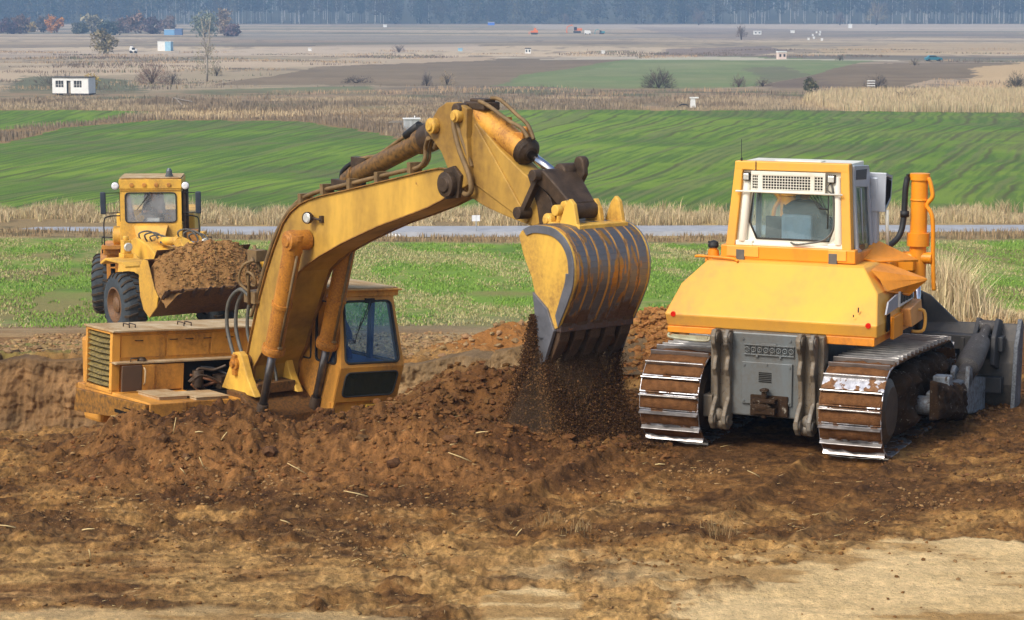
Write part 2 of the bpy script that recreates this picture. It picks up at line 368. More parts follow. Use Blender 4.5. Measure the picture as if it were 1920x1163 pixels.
    tram = np.abs(((s / 2.6 + w1 * .3) % 1) - .5); lw = fbm(x, y * .6, 9, 3, 141); g = m(g, c(82, 80, 54), (1 - sst(.02, .13, tram)) * sst(.34, .58, lw + .12 * sst(10, 40, x)) * .8)
    tram2 = np.abs(((s / .87 + .3) % 1) - .5); g = m(g, c(72, 98, 46), (1 - sst(.08, .3, tram2)) * sst(.4, .6, fbm(x, y, 8, 3, 143)) * .6)
    rightside = sst(10, 50, x); g = m(g, c(96, 96, 66), rightside * sst(.02, .25, w1 + w2 * .5) * .5)
    col = m(col, g, gm)
    # verge both sides of the road
    v = sst(94.5, 96.5, y) * (1 - sst(111, 114, y)); col = m(col, c(140, 120, 92), v); col = m(col, c(172, 150, 112), v * sst(0, .2, w2) * .8); col = m(col, c(108, 96, 74), v * sst(.0, .2, -w3) * (1 - sst(101, 102, y)))
    # young green field on this side of the road, straw stubble showing in patches
    nf = sst(54, 63, y + w2 * 9 + 2.5 * (x > 2)) * (1 - sst(94, 96.5, y + w2 * 2))
    gg = np.ones(x.shape + (3,)) * c(114, 142, 60); gg = m(gg, c(96, 124, 54), sst(0, .2, w2)); 
    stub = sst(.0, .16, (fbm(x + y * .15, y * .3, 2.0, 5, 150) - .5) + w3 * .35 + .05); gg = m(gg, c(152, 142, 98), stub * .62 * sst(.3, .55, fbm(x, y, .35, 3, 152)))
    gg = m(gg, c(134, 118, 84), sst(.1, .25, fbm(x, y, 7, 3, 154) - .5 + .12 * (1 - sst(60, 72, y)) + .1 * sst(12, 17, x)) * .8)
    col = m(col, gg, nf)
    # bare ground of the building site
    so = 1 - sst(50, 60, y + w2 * 9 + 2.5 * (x > 2))
    d = np.ones(x.shape + (3,)) * c(132, 104, 70); d = m(d, c(158, 134, 98), sst(-.02, .2, w2 + w3 * .6)); d = m(d, c(104, 80, 52), sst(.05, .22, w3 - w2 * .5) * .7)
    ln = fbm(x * .18, y, .5, 4, 160) - .5; d = m(d, c(172, 150, 112), sst(.05, .2, ln) * .6); d = m(d, c(96, 112, 56), (x < -8) * sst(.0, .15, w2 + .05) * sst(37, 39, y) * (1 - sst(45, 50, y)) * .8)
    col = m(col, d, so)
    nearm = 1 - sst(36, 38.5, y + w2 * 1.5)
    k = np.ones(x.shape + (3,)) * c(112, 82, 48); k = m(k, c(150, 118, 74), sst(-.02, .16, w2 * .6 + w3 * .9)); k = m(k, c(80, 58, 36), sst(.0, .16, -w3 * .9 - w2 * .4 + w4 * .3) * .75)
    lo = 1 - sst(19.5, 23.5, y + w2 * 2); k = m(k, c(162, 134, 90), lo * sst(-.1, .15, w3 * .8 + w2 * .5) * .8)
    k = m(k, c(80, 58, 36), sst(.06, .2, fbm(x * .25, y, .55, 4, 166) - .5) * .6); fs_ = fbm(x * .5, y * 1.3, .22, 4, 167) - .5; k = m(k, c(176, 148, 104), lo * sst(.08, .22, fs_) * .55); k = m(k, c(66, 46, 28), sst(.08, .2, -fs_) * .6)
    bars = fbm(x * .12, y * 1.0 + x * .12, .14, 2, 70) - .5; k = m(k, c(150, 120, 82), lo * sst(.1, .25, bars) * .6)
    w5 = fbm(x, y * .8, .07, 3, 168, .6) - .5; w6 = fbm(x, y, .03, 2, 169) - .5; k = k * (1 + np.clip(w5 * 1.5 + w6 * .9, -.55, .7))[..., None]; col = m(col, k, nearm)
    rh = ridge_h(x); dd = np.abs(y - 25.4); rm = np.clip(rh * 4, 0, 1) * (1 - sst(1.5, 2.6, dd + w3)) 
    r_ = np.ones(x.shape + (3,)) * c(106, 77, 48); r_ = m(r_, c(124, 90, 56), sst(-.05, .2, w3)); r_ = m(r_, c(78, 54, 33), sst(.03, .2, -w3 + w4 * .5)); col = m(col, r_ * (1 + np.clip(w5 * 1.2 + w6 * .9, -.5, .6))[..., None], rm)
    cen = gauss(x, y, .2, 27.6, 2.3, 2.4, 2); col = m(col, c(94, 65, 39) * (1 + .4 * w3[..., None]), cen * .9)
    pal = pale_mask(x, y); pc = np.ones(x.shape + (3,)) * c(196, 176, 138); pc = m(pc, c(160, 134, 94), sst(.0, .2, w3 + bars * .8)); pc = m(pc, c(206, 186, 148), sst(.02, .2, fbm(x * .4, y, .5, 3, 171) - .5)); col = m(col, pc * (1 + w5 * .5)[..., None], pal * (1 - .45 * (x < -.8)))
    # orange subsoil heaps
    for cx, cy, r0 in ((2.25, 33, 2.1), (.15, 38, 2.0), (1.3, 36, 1.5), (8.9, 33.5, 2), (9.8, 31.5, 2.4)):
        o_ = c(140, 100, 58) if cx < 8 else c(100, 72, 46)
        col = m(col, o_ * (1 + .4 * w3[..., None]), 1 - sst(.75, 1.0, np.hypot(x - cx, y - cy) / r0 + w3 * .4))
    # pit walls: paler to the right, darker brown at left
    pm = pit_mask(x, y); inp = sst(.02, .3, pm) * sst(28.5, 30, y); z = H(x, y, False)
    wc = np.ones(x.shape + (3,)) * c(150, 124, 86); wc = m(wc, c(176, 152, 112), sst(0, .2, fbm(x * 1.4, z * 1.2, .8, 4, 180) - .5)); wc = m(wc, c(112, 86, 58), sst(.03, .2, fbm(x * 3, z, .6, 4, 181) - .5))
    wl = np.ones(x.shape + (3,)) * c(108, 80, 56); wl = m(wl, c(134, 108, 78), sst(.02, .2, fbm(x * 2, z * .7, .6, 4, 182) - .5)); wl = m(wl, c(152, 128, 94), sst(-2.1, -2.6, z + w3) * .7)
    wc = m(wc, wl, 1 - sst(-7.6, -6.6, x)); col = m(col, wc, inp)
    fo = sst(1640, 1665, y); col = m(col, c(86, 84, 66), fo)
    nr_ = (1 - sst(50, 62, y))[..., None]; col = col * (1 + nr_ * (np.array([1.12, 1.0, .80]) - 1)); gr_ = (sst(54, 63, y) * (1 - sst(268, 276, y)))[..., None]; col = col * (1 + gr_ * (np.array([1.05, 1.04, .86]) - 1))
    return np.clip(col, 0, 1)
_rows = [8.0]
while _rows[-1] < 2600:
    y = _rows[-1]
    _rows.append(y + (.12 if y < 16 else .05 if y < 30 else (.05 if y < 35.5 else .016) if y < 39.6 else .12 if y < 60 else .22 if y < 112 else y * .0045 if y < 420 else y * .009))
_rows = np.array(_rows); _t = np.concatenate([np.linspace(-.62, -.30, 90)[:-1], np.linspace(-.30, .30, 880), np.linspace(.30, .62, 90)[1:]])
X, Y = np.meshgrid(_t, _rows); X = X * Y
X = X + 0.0; Z = H(X, Y)
_colr = paintmap(X, Y)
nr, nc = X.shape; _i = np.arange(nr * nc).reshape(nr, nc)
_f = np.stack([_i[:-1, :-1], _i[:-1, 1:], _i[1:, 1:], _i[1:, :-1]], -1).reshape(-1, 4)
soil = attrmat('soil', scales=((7, .34), (38, .42)), bst=1.0, bd=.045, spec=.15)
ground = npmesh('ground', np.stack([X, Y, Z], -1).reshape(-1, 3), _f, soil, {'Col': _colr.reshape(-1, 3)}, True)
tag(ground, kind='structure')
def hz(x, y): return float(H(np.array([float(x)]), np.array([float(y)]))[0])
# outer apron so the land goes on beside and behind the camera
_ax = np.array([-900, -400, -150, -60, -25, 0, 25, 60, 150, 400, 900.]); _ay = np.array([-60, -30, -10, 0, 4, 8.3, 14, 30, 60, 100, 200, 400, 800, 1600, 2600.])
AX, AY = np.meshgrid(_ax, _ay); AZ = np.interp(AY, _FD, _FZ) - .35 - 1.2 * ((AY > 9) & (AY < 60)) * (np.abs(AX) < 60) * 3
AZ = np.where((np.abs(AX) < .64 * AY + 20) & (AY > 9), AZ - 8, AZ)
ai = np.arange(AX.size).reshape(AX.shape); af = np.stack([ai[:-1, :-1], ai[:-1, 1:], ai[1:, 1:], ai[1:, :-1]], -1).reshape(-1, 4)
ac = np.ones((AX.size, 3)) * np.array(lin(128, 108, 80))
apron = npmesh('land', np.stack([AX, AY, AZ], -1).reshape(-1, 3), af, soil, {'Col': ac}, True); tag(apron, kind='structure')
# road: a low asphalt strip with rounded shoulders, following the ground
xs = np.arange(-70, 71, .5); yc = 101.6 + .6 * np.sin(xs / 30) + .006 * xs - 1.0; mb = MB(); secs = []
for x, yy in zip(xs, yc):
    z = float(np.interp(yy, _FD, _FZ)) + .12; secs.append([(x, yy - 1.5, z - .35), (x, yy - 1.35, z), (x, yy, z + .03), (x, yy + 1.35, z), (x, yy + 1.5, z - .35)])
mb.loft(secs, False, False, False)
road_m = plain('asphalt', lin(160, 161, 163), .9, 0, .16, 1.3, .3, .01)
road = mb.build('road', road_m, fixn=True); tag(road, kind='structure')

# cut face of the pit: a rough sheet of standing soil in front of the slope, with spade and tooth marks
_wl = np.array([(-16, 40.0), (-9, 38.3), (-4, 37.2), (0, 36.0), (1.35, 34.4), (1.75, 31.0)]); _sl = np.concatenate([[0], np.cumsum(np.hypot(*np.diff(_wl, axis=0).T))])
ns_, nt2 = 1100, 110; S_, T_ = np.meshgrid(np.linspace(0, _sl[-1], ns_), np.linspace(0, 1, nt2), indexing='ij')
bx = np.interp(S_, _sl, _wl[:, 0]); by = np.interp(S_, _sl, _wl[:, 1]); dx_ = np.gradient(bx, axis=0); dy_ = np.gradient(by, axis=0); L_ = np.hypot(dx_, dy_); nx_2, ny_2 = dy_ / L_, -dx_ / L_     # towards the pit
topz = H(bx - nx_2 * .35, by - ny_2 * .35, False) + .02 + (fbm(S_, S_ * 0, .5, 3, 601) - .5) * .12; zz_ = -3.0 + (topz + 3.0) * np.clip(T_ / .93, 0, 1)
off_ = .95 - .55 * np.clip(T_ / .93, 0, 1) + (fbm(S_, S_ * 0 + 3, 1.7, 3, 602) - .5) * .5 + (fbm(S_, zz_, .5, 5, 603, .62) - .5) * .42 + (fbm(S_ * 2.4, zz_ * .5, .3, 4, 604, .6) - .5) * .20
led = np.clip((fbm(S_ * .5, zz_ * 2.2, .55, 3, 605) - .5) * 3, -1, 1); off_ = off_ + led * .06; cap_ = np.clip((T_ - .93) / .07, 0, 1); off_ = off_ * (1 - cap_) - 1.1 * cap_; zz_ = zz_ - .05 * cap_ ** 2
bp = np.stack([bx + nx_2 * off_, by + ny_2 * off_, zz_], -1)
cw = lambda *a: np.array(lin(*a)); q1 = (fbm(S_, zz_ * 1.6, .8, 5, 606) - .5)[..., None]; q2 = (fbm(S_ * 3, zz_ * .8, .35, 4, 607) - .5)[..., None]
lf = (1 - sst(-7.4, -6.0, bx))[..., None]; bc = cw(158, 130, 92) * (1 - lf) + cw(136, 104, 68) * lf; bc = bc * (1 + q1 * 1.1 + q2 * 1.0); low_ = sst(-1.9, -2.5, zz_ + q1[..., 0])[..., None]; bc = bc * (1 - low_ * .6) + cw(150, 126, 92) * low_ * .6
topc = sst(.80, .93, T_ + q1[..., 0] * .2)[..., None]; bc = bc * (1 - topc * .6) + cw(96, 76, 52) * topc * .6
bi = np.arange(ns_ * nt2).reshape(ns_, nt2); bf = np.stack([bi[:-1, :-1], bi[1:, :-1], bi[1:, 1:], bi[:-1, 1:]], -1).reshape(-1, 4)
bank = npmesh('ground_bank', bp.reshape(-1, 3), bf, soil, {'Col': np.clip(bc, 0, 1).reshape(-1, 3)}, True); tag(bank, kind='structure')

# ------------------------------------------------------------------ shared materials of the machines
SOIL = lin(104, 72, 44); SOILD = lin(58, 42, 28); GREASE = lin(46, 38, 28); RUST = lin(120, 64, 30)
ex_yel = paint('worn_yellow_paint', lin(234, 186, 76), lin(136, 98, 52), .5, 1.3, rust=RUST, rustamt=.14, edge=.6)
ex_org = paint('faded_orange_paint', lin(230, 162, 66), lin(116, 78, 40), .42, 1.5, rust=RUST, rustamt=.22, edge=.6)
ex_cyl = paint('worn_cylinder_paint', lin(222, 150, 50), lin(130, 80, 36), .7, 2.4, rust=RUST, rustamt=.35, edge=.55)
boom_m = paint('stained_boom_paint', lin(240, 190, 80), lin(120, 90, 44), .74, .62, rust=RUST, rustamt=.08, edge=.62, rough=.38, fm=.2)
pale_top = paint('dusty_sheet_top', lin(196, 176, 140), lin(150, 110, 60), .6, 3, streak=False, rough=.8)
grease_m = plain('greasy_steel', lin(74, 58, 42), .55, .2, .5, 6, .6, .01)
dark_m = plain('black_rubber', lin(34, 34, 34), .6, 0, .3, 12)
hose_m = plain('hose_rubber', lin(92, 90, 82), .55, 0, .3, 9)
hose2_m = plain('dusty_hose', lin(122, 98, 62), .7, 0, .35, 7)
chrome_m = plain('chrome_rod', lin(200, 200, 205), .12, 1.0, .1, 3, .02)
rod_m = plain('dull_piston_rod', lin(112, 108, 106), .32, .85, .4, 5, .1)
inner_m = plain('dark_interior', lin(30, 27, 24), .9, 0, .4, 5)
steel_m = paint('bare_bucket_steel', lin(92, 94, 100), lin(86, 58, 36), .7, 1.8, rust=lin(176, 112, 40), rustamt=.38, edge=.5, rough=.42, metal=.55)
soil_lump = attrmat('loose_soil', scales=((9, .3), (50, .35)), bst=.9, bd=.03, spec=.1)
lampglass = plain('lamp_lens', lin(205, 205, 195), .15, .2, .15, 20)
seal_m = plain('window_rubber', lin(52, 50, 44), .7, 0, .3, 8)
glass_blue = glassmat('blue_tinted_glass', (.6, .76, .95), .20, lin(96, 128, 165))
glass_dirty = glassmat('dirty_lower_glass', (.35, .37, .3), .6, lin(72, 74, 58))
glass_green = glassmat('pale_green_glass', (.8, .93, .9), .30, lin(140, 162, 164))
glass_clear = glassmat('reflection_grey_glass', (.86, .9, .9), .42, lin(178, 182, 184))  # grey film colour paints in the reflective look of the loader's windows
blue_cloth = plain('blue_overalls', lin(36, 62, 120), .9, 0, .25, 10)
dark_cloth = plain('dark_jacket', lin(52, 60, 68), .9, 0, .25, 10)
grey_cloth = plain('grey_jacket', lin(84, 90, 98), .9, 0, .25, 10)
skin_m = plain('skin', lin(196, 146, 118), .6, 0, .1, 10)
hair_m = plain('dark_hair', lin(40, 32, 26), .8, 0, .3, 30)
seat_m = plain('seat_vinyl', lin(40, 40, 44), .7, 0, .2, 6)
blueframe_m = plain('blue_cab_lining', lin(44, 76, 120), .6, 0, .2, 5)

def skin_figure(name, pts, edges, rad, mat, parent=None, root=0, z0=0, sub=2):
    me = bpy.data.meshes.new(name); me.from_pydata([(p[0], p[1], p[2] - z0) for p in pts], edges, []); me.update()
    o = bpy.data.objects.new(name, me); COL.objects.link(o); me.materials.append(mat)
    if parent: o.parent = parent
    m = o.modifiers.new('s', 'SKIN'); m.use_smooth_shade = True
    for i, r in enumerate(rad):
        sv = me.skin_vertices[0].data[i]; sv.radius = (r if isinstance(r, tuple) else (r, r)); sv.use_root = (i == root)
    s = o.modifiers.new('u', 'SUBSURF'); s.levels = sub; s.render_levels = sub; return o
def seated_person(loc, deg, cloth, label, lean=.12, hands_fwd=.42, hand_z=.32, look=0.0, turn=0, trousers=None):
    """seated operator, hip at the origin, facing +X; hands closed on levers in front"""
    root = empty('person', loc, deg)
    l = lean; P = []; E = []; Rr = []
    def v(p, r, par=None):
        P.append(p); Rr.append(r)
        if par is not None: E.append((par, len(P) - 1))
        return len(P) - 1
    pel = v((0, 0, 0), (.17, .13)); w = v((-.02 + l * .3, 0, .18), (.155, .115), pel); ch = v((l * .7, 0, .38), (.19, .13), w); ub = v((l * .95, 0, .5), (.16, .11), ch)
    nk = v((l * 1.1 + .02, 0, .59), .06, ub)
    hd = [(l * 1.2 + .03, .66, .06)]
    for s in (-1, 1):
        h = v((.04, s * .1, -.02), .1, pel); k = v((.46, s * .14, .03), .075, h); a = v((.52, s * .14, -.36), .052, k); t = v((.66, s * .15, -.40), .045, a)
        sh = v((l * .9, s * .2, .48), .07, ub); el = v((l + .12, s * .27, .22), .052, sh); wr = v((hands_fwd - .06, s * .2, hand_z - .02), .036, el)
    body = skin_figure('body', P, E, Rr, cloth, root)
    # head: lofted skull with brow, nose, jaw
    hx, hzz = l * 1.25 + .04, .72
    b = MB(); b.ball((hx, 0, hzz), .105, 20, 14, (.98, .78, 1.18)); 
    b.tube([(hx + .085, 0, hzz + .02), (hx + .112, 0, hzz - .012), (hx + .09, 0, hzz - .02)], [.010, .016, .008], 8)
    for s in (-1, 1):
        b.ball((hx + .084, s * .034, hzz + .018), .013, 8, 6); b.ball((hx - .005, s * .083, hzz - .005), .026, 8, 6, (.6, .35, 1.1))
    b.ball((hx + .06, 0, hzz - .085), .045, 10, 8, (.8, 1, .7)); b.tube([(hx + .092, -.02, hzz - .05), (hx + .097, 0, hzz - .05), (hx + .092, .02, hzz - .05)], .006, 6)
    b.tube([(l * 1.1 + .02, 0, .55), (hx - .01, 0, hzz - .06)], [.058, .055], 12)
    b.build('head', skin_m, root)
    hb = MB(); hb.ball((hx - .018, 0, hzz + .028), .112, 18, 12, (.95, .82, 1.12)); hb.build('hair', hair_m, root)
    for s in (-1, 1):   # hands: palm, four curled fingers, thumb from the side
        hm = MB(); c = V(hands_fwd, s * .2, hand_z)
        hm.loft([[c + V(-.065 + t, yy * sy, zz) for yy, zz in ((-.04, -.012), (.04, -.012), (.042, .012), (-.042, .012))] for t, sy in ((0, .7), (.045, 1), (.085, 1))], True, True)
        for q in range(4):
            y = -.032 + q * .021; L_ = (.036, .042, .039, .030)[q]
            hm.tube(bez([c + V(.015, y, .004), c + V(.015 + L_, y, .0), c + V(.02 + L_, y, -.028), c + V(.0 + L_ * .3, y, -.04)], 4), [.0095] * 12 + [.007], 7)
        hm.tube(bez([c + V(-.04, -s * .035, 0), c + V(-.01, -s * .06, -.012), c + V(.02, -s * .045, -.03)], 4), [.012] * 8 + [.009], 7)
        hm.build('hand', skin_m, root)
    tag(root, label, 'person'); return root
def hosepath(mb, pts, r, n=8, k=8): mb.tube(bez(pts, k), r, n); return mb
def pin(mb, x, z, y0, y1, r, n=18):   # boss with a smaller cap, axis along y
    s = 1 if y1 > y0 else -1
    mb.prof((x, y0, z), (x, y1, z), [(0, r), (abs(y1 - y0) - .03, r), (abs(y1 - y0) - .03, r * .62), (abs(y1 - y0), r * .58)], n)

# ------------------------------------------------------------------ crawler excavator (stands in the pit, boom reaches to the right towards us)
EZ = -2.75
exr = empty('crawler_excavator', (-3.94, 32.4, EZ), -52)
tag(exr, 'old yellow crawler excavator in the pit, boom raised and bucket spilling soil', 'excavator')
HT = None
def B(mb, name, mat, parent=exr, bevel=0, **k):
    if HT is not None: mb.v = [(x, y + .06 * z, z - .06 * (y - HT)) for x, y, z in mb.v]   # the house leans a little towards the cab side
    return mb.build(name, mat, parent, bevel, z0=EZ, fixn=True, **k)
# boom: box section swept along the banana outline, side plates proud of the webs
BT = [(-.30, -.32), (-.10, .30), (.10, .85), (.36, 1.42), (.58, 1.82), (.84, 2.2), (1.05, 2.38), (1.29, 2.51), (1.55, 2.60), (1.87, 2.68), (2.5, 2.80), (3.25, 2.95), (3.9, 3.08), (4.53, 3.21), (4.82, 3.26), (5.0, 3.26)]
BB = [(-.05, -.36), (.04, -.06), (.29, .22), (.51, .55), (.73, .82), (.92, 1.06), (1.10, 1.32), (1.28, 1.52), (1.53, 1.67), (1.85, 1.82), (2.12, 1.93), (2.45, 2.06), (2.9, 2.22), (3.37, 2.38), (4.0, 2.56), (4.53, 2.72), (4.9, 2.86), (5.18, 3.0), (5.3, 3.12)]
mb = MB(); mb.prism(BT + [(5.16, 3.22)] + BB[::-1] + [(-.16, -.42)], 'y', 0.02, .5)
widen = lambda m_: setattr(m_, 'v', [(x, y + max(0, 1.9 - z) * (.13 if y > .3 else -.03), z) for x, y, z in m_.v])
widen(mb)
boom = B(mb, 'boom', boom_m, bevel=.012)
fl = MB()   # flange plates that stick out a little along top and bottom of the section
for pts, t in ((BT, .014), (BB, -.014)):
    for i in range(len(pts) - 1):
        (x0, z0), (x1, z1) = pts[i], pts[i + 1]; d = math.hypot(x1 - x0, z1 - z0); nx, nz = -(z1 - z0) / d * t, (x1 - x0) / d * t
        [fl.prism([(x0, z0), (x1, z1), (x1 + nx, z1 + nz), (x0 + nx, z0 + nz)], 'y', a_, b_) for a_, b_ in ((-.015, .03), (.49, .535))]
widen(fl); B(fl, 'boom_flange', plain('grimy_edge', lin(150, 108, 50), .6, 0, .5, 4), boom)
b = MB(); pin(b, 5.12, 3.07, .0, -.17, .17); pin(b, 5.12, 3.07, .52, .68, .17)
b.prism([(5.0, 2.86), (5.3, 2.9), (5.36, 3.2), (5.2, 3.32), (4.98, 3.26)], 'y', -.05, .0); B(b, 'boom_tip_pin', grease_m, boom, .006)
b = MB(); pin(b, 1.53, 2.02, 0, -.40, .15); pin(b, 1.53, 2.02, .52, .88, .15); B(b, 'cylinder_boss', ex_cyl, boom, .01)
# work lamp on the boom side
b = MB(); b.prof((1.66, -.02, 2.36), (1.70, -.14, 2.36), [(0, .05), (.06, .085), (.10, .09), (.12, .082)], 20); wl = B(b, 'work_lamp', grease_m, boom)
b = MB(); b.prof((1.70, -.13, 2.36), (1.703, -.15, 2.36), [(0, .078), (.015, .06)], 20); B(b, 'lens', lampglass, wl)
b = MB(); b.tube([(1.74, -.07, 2.36), (1.92, -.02, 2.34)], .018, 8); b.box((1.88, -.03, 2.3), (1.94, 0.02, 2.4)); B(b, 'lamp_bracket', grease_m, boom)
# pipes along the boom's top and the clamp strip
b = MB()
for yy, r in ((.06, .03), (.13, .024)):
    hosepath(b, [(x - .02, yy, z + .09) for x, z in BT[4:13]] + [(4.25, yy, 3.24), (4.4, yy, 3.36), (4.42, yy, 3.52), (4.62, yy - .1, 3.66)], r, 8, 4)
for x, z in ((1.3, 2.58), (1.9, 2.76), (2.6, 2.88), (3.3, 3.02), (4.1, 3.2)): b.box((x - .04, .0, z - .05), (x + .04, .2, z + .1))
B(b, 'boom_pipe', hose2_m, boom)
b = MB(); hosepath(b, [(1.35, .1, 2.62), (1.0, .04, 2.42), (.7, .0, 2.1), (.4, -.03, 1.6), (.1, -.03, 1.0), (-.05, -.05, .7)], .03, 8, 6)
hosepath(b, [(1.35, .2, 2.62), (1.0, .16, 2.46), (.62, .14, 2.1), (.32, .14, 1.6), (.02, .14, .9)], .028, 8, 6); B(b, 'boom_hose', hose2_m, boom)
# the big loops of hose between house and boom
b = MB()
for i, (dx, h, r) in enumerate(((-.0, 0, .03), (.1, -.06, .03), (.26, -.16, .028), (.40, -.2, .026), (.5, -.26, .024))):
    y0 = -.1 + .09 * i
    hosepath(b, [(.02, y0, 1.02), (-.28 + dx * .4, y0, 1.10 + h * .3), (-.62 + dx * 1.1, y0, .86 + h * .5), (-.68 + dx * 1.2, y0, .45 + h * .3), (-.48 + dx * 1.1, y0, .02), (-.28 + dx * .9, y0, -.3), (-.12 + dx * .5, y0, -.55)], r, 8, 8)
B(b, 'hydraulic_hose', hose_m, boom)
b = MB(); b.box((-.16, -.1, .92), (.16, .4, 1.1)); b.tube([(.02, -.12, .9), (.02, -.12, 1.5), (.1, -.08, 1.62)], .026, 8); b.tube([(.02, .1, 1.4), (-.12, .1, 1.62), (-.16, .1, 1.78)], .03, 8)
b.box((-.2, 0, 1.55), (.06, .2, 1.72)); b.ring((.1, -.12, 1.3), (0, 1, .4), .12, .02); hosepath(b, [(.02, -.12, 1.1), (-.12, -.2, 1.25), (.0, -.2, 1.5), (.2, -.12, 1.6)], .022); B(b, 'hose_manifold', hose2_m, boom)
# boom cylinders, one each side
for yy in (-.24, .72):
    A = V(1.53, yy, 2.02); Bf = V(.47, yy, -.86); d = (Bf - A).normalized(); L_ = (Bf - A).length
    b = MB(); b.prof(A + d * -.12, Bf, [(0, .12), (.06, .15), (.3, .15), (.3, .14), (1.14, .14), (1.14, .158), (1.2, .158), (1.2, .14), (1.86, .14), (1.86, .17), (1.92, .18), (1.98, .17), (2.0, .1), (2.02, .05)], 24)
    cy = B(b, 'boom_cylinder', ex_cyl, boom)
    b = MB(); b.tube([A + d * 1.7, A + d * (L_ - .1)], .062, 20); B(b, 'piston_rod', rod_m, cy)
    b = MB(); b.cyl(A + d * (L_ - .34), A + d * (L_ - .02), .085, .11); b.cyl(V(Bf.x, yy - .12, Bf.z), V(Bf.x, yy + .12, Bf.z), .15, n=24); B(b, 'rod_eye', grease_m, cy, .005)
    b = MB(); b.tube([A + d * .25 + V(.16, 0, .02), A + d * 1.75 + V(.16, 0, .02)], .022, 8); b.box(A + d * 1.72 + V(.08, -.03, -.05), A + d * 1.8 + V(.2, .03, .06)); B(b, 'cylinder_pipe', hose2_m, cy)
# stick
SP = [(4.60, 3.74), (4.66, 3.90), (4.80, 4.04), (4.98, 4.12), (5.2, 4.13), (5.40, 4.06), (5.56, 3.88), (6.0, 3.58), (6.5, 3.30), (6.85, 3.13), (7.05, 3.0), (7.12, 2.86), (7.0, 2.72), (6.72, 2.62), (6.2, 2.70), (5.7, 2.80), (5.38, 2.90), (5.22, 3.04), (5.1, 3.25), (4.86, 3.5)]
mb = MB(); mb.prism(SP, 'y', .1, .42); stick = B(mb, 'stick', boom_m, bevel=.015)
b = MB(); b.prism([(4.56, 3.72), (4.66, 3.93), (4.80, 4.07), (4.98, 4.15), (5.2, 4.16), (5.43, 4.08), (5.42, 3.7), (5.5, 3.1), (5.2, 2.98), (4.86, 3.48)], 'y', .0, .1); b.prism([(4.56, 3.72), (4.66, 3.93), (4.80, 4.07), (4.98, 4.15), (5.2, 4.16), (5.43, 4.08), (5.42, 3.7), (5.5, 3.1), (5.2, 2.98), (4.86, 3.48)], 'y', .42, .52)
b.prism([(5.46, 3.1), (6.6, 2.66), (6.64, 2.70), (5.5, 3.9), (5.42, 3.7)], 'y', .075, .1); B(b, 'side_plate', boom_m, stick, .012)
b = MB(); b.prism([(6.6, 3.29), (6.86, 3.16), (7.07, 3.02), (7.15, 2.86), (7.03, 2.69), (6.86, 2.63), (6.8, 2.9)], 'y', .085, .435)
B(b, 'stick_end', grease_m, stick, .01)
b = MB(); pin(b, 4.74, 3.83, 0, -.13, .105); pin(b, 5.28, 3.98, 0, -.12, .085); pin(b, 4.74, 3.83, .52, .62, .105); pin(b, 5.28, 3.98, .52, .6, .085); B(b, 'stick_pin', ex_yel, stick, .005)
# stick cylinder on top of the boom (dark with grease)
A = V(2.35, .26, 2.98); Bp = V(4.70, .26, 3.80); d = (Bp - A).normalized()
b = MB(); b.prof(A - d * .2, Bp, [(0, .06), (.02, .12), (.2, .14), (.25, .15), (.32, .15), (.32, .135), (1.95, .135), (1.95, .17), (2.08, .18), (2.15, .17), (2.16, .1), (2.2, .09)], 24); ac = B(b, 'stick_cylinder', paint('greasy_cylinder', lin(168, 122, 56), GREASE, .95, 1.1, edge=.42, rough=.4))
b = MB(); b.tube([A + d * 1.9, Bp], .065, 16); b.cyl(V(Bp.x, .14, Bp.z), V(Bp.x, .38, Bp.z), .13); b.box((2.0, .1, 2.78), (2.45, .42, 2.94)); b.box(A + V(.05, -.08, .08), A + V(.42, .1, .3)); b.prof(A + d * 1.86, Bp, [(0, .16), (.1, .2), (.32, .2), (.36, .14)], 20); B(b, 'greasy_fittings', grease_m, ac, .01)
b = MB(); hosepath(b, [A + V(.1, -.05, .25), A + V(.5, -.05, .32), A + V(.72, -.05, .36), A + V(1.3, -.05, .62), A + V(1.72, -.05, .78)], .028)
B(b, 'cylinder_pipe', hose2_m, ac)
b = MB(); hosepath(b, [A + V(.3, -.02, .28), A + V(.02, -.04, .2), A + V(-.2, -.06, .05), A + V(-.2, -.04, -.15)], .035); b.box(A + V(1.7, -.1, .66), A + V(1.95, .06, .84)); b.cyl(A + V(1.4, -.05, .66), A + V(1.72, -.05, .82), .06); B(b, 'black_hose', dark_m, ac)
# bucket cylinder on the stick
A = V(5.30, .26, 4.02); Bp = V(6.98, .26, 3.30); d = (Bp - A).normalized()
b = MB(); b.prof(A - d * .02, Bp, [(0, .08), (.05, .15), (.12, .16), (1.12, .16), (1.12, .135), (1.2, .13)], 24); b.box(A + d * .7 + V(-.06, -.05, .13), A + d * .7 + V(.06, .05, .24)); bc = B(b, 'bucket_cylinder', paint('rubbed_cylinder_paint', lin(230, 168, 62), lin(124, 74, 34), .55, 2.2, rust=RUST, rustamt=.3, edge=.56))
b = MB(); b.prof(A + d * 1.1, Bp, [(0, .15), (.03, .19), (.06, .165), (.09, .19), (.12, .165), (.16, .1)], 18); B(b, 'gland', grease_m, bc, .004)
b = MB(); b.tube([A + d * 1.15, Bp], .058, 20); B(b, 'piston_rod', chrome_m, bc)
b = MB(); b.box(A + V(-.1, -.14, .04), A + V(.34, .14, .15)); b.cyl(V(5.24, -.05, 4.06), V(5.24, .5, 4.06), .09); b.box(A + V(-.02, -.1, .14), A + V(.3, .1, .19)); b.box(A + V(-.12, -.2, -.02), A + V(.02, .2, .12)); B(b, 'hose_block', grease_m, bc, .02)
b = MB()
hosepath(b, [A + V(.22, -.12, .16), A + V(.45, -.13, .10), A + V(.85, -.12, -.07), A + V(1.1, -.1, -.16), A + V(1.2, -.08, -.28)], .028)
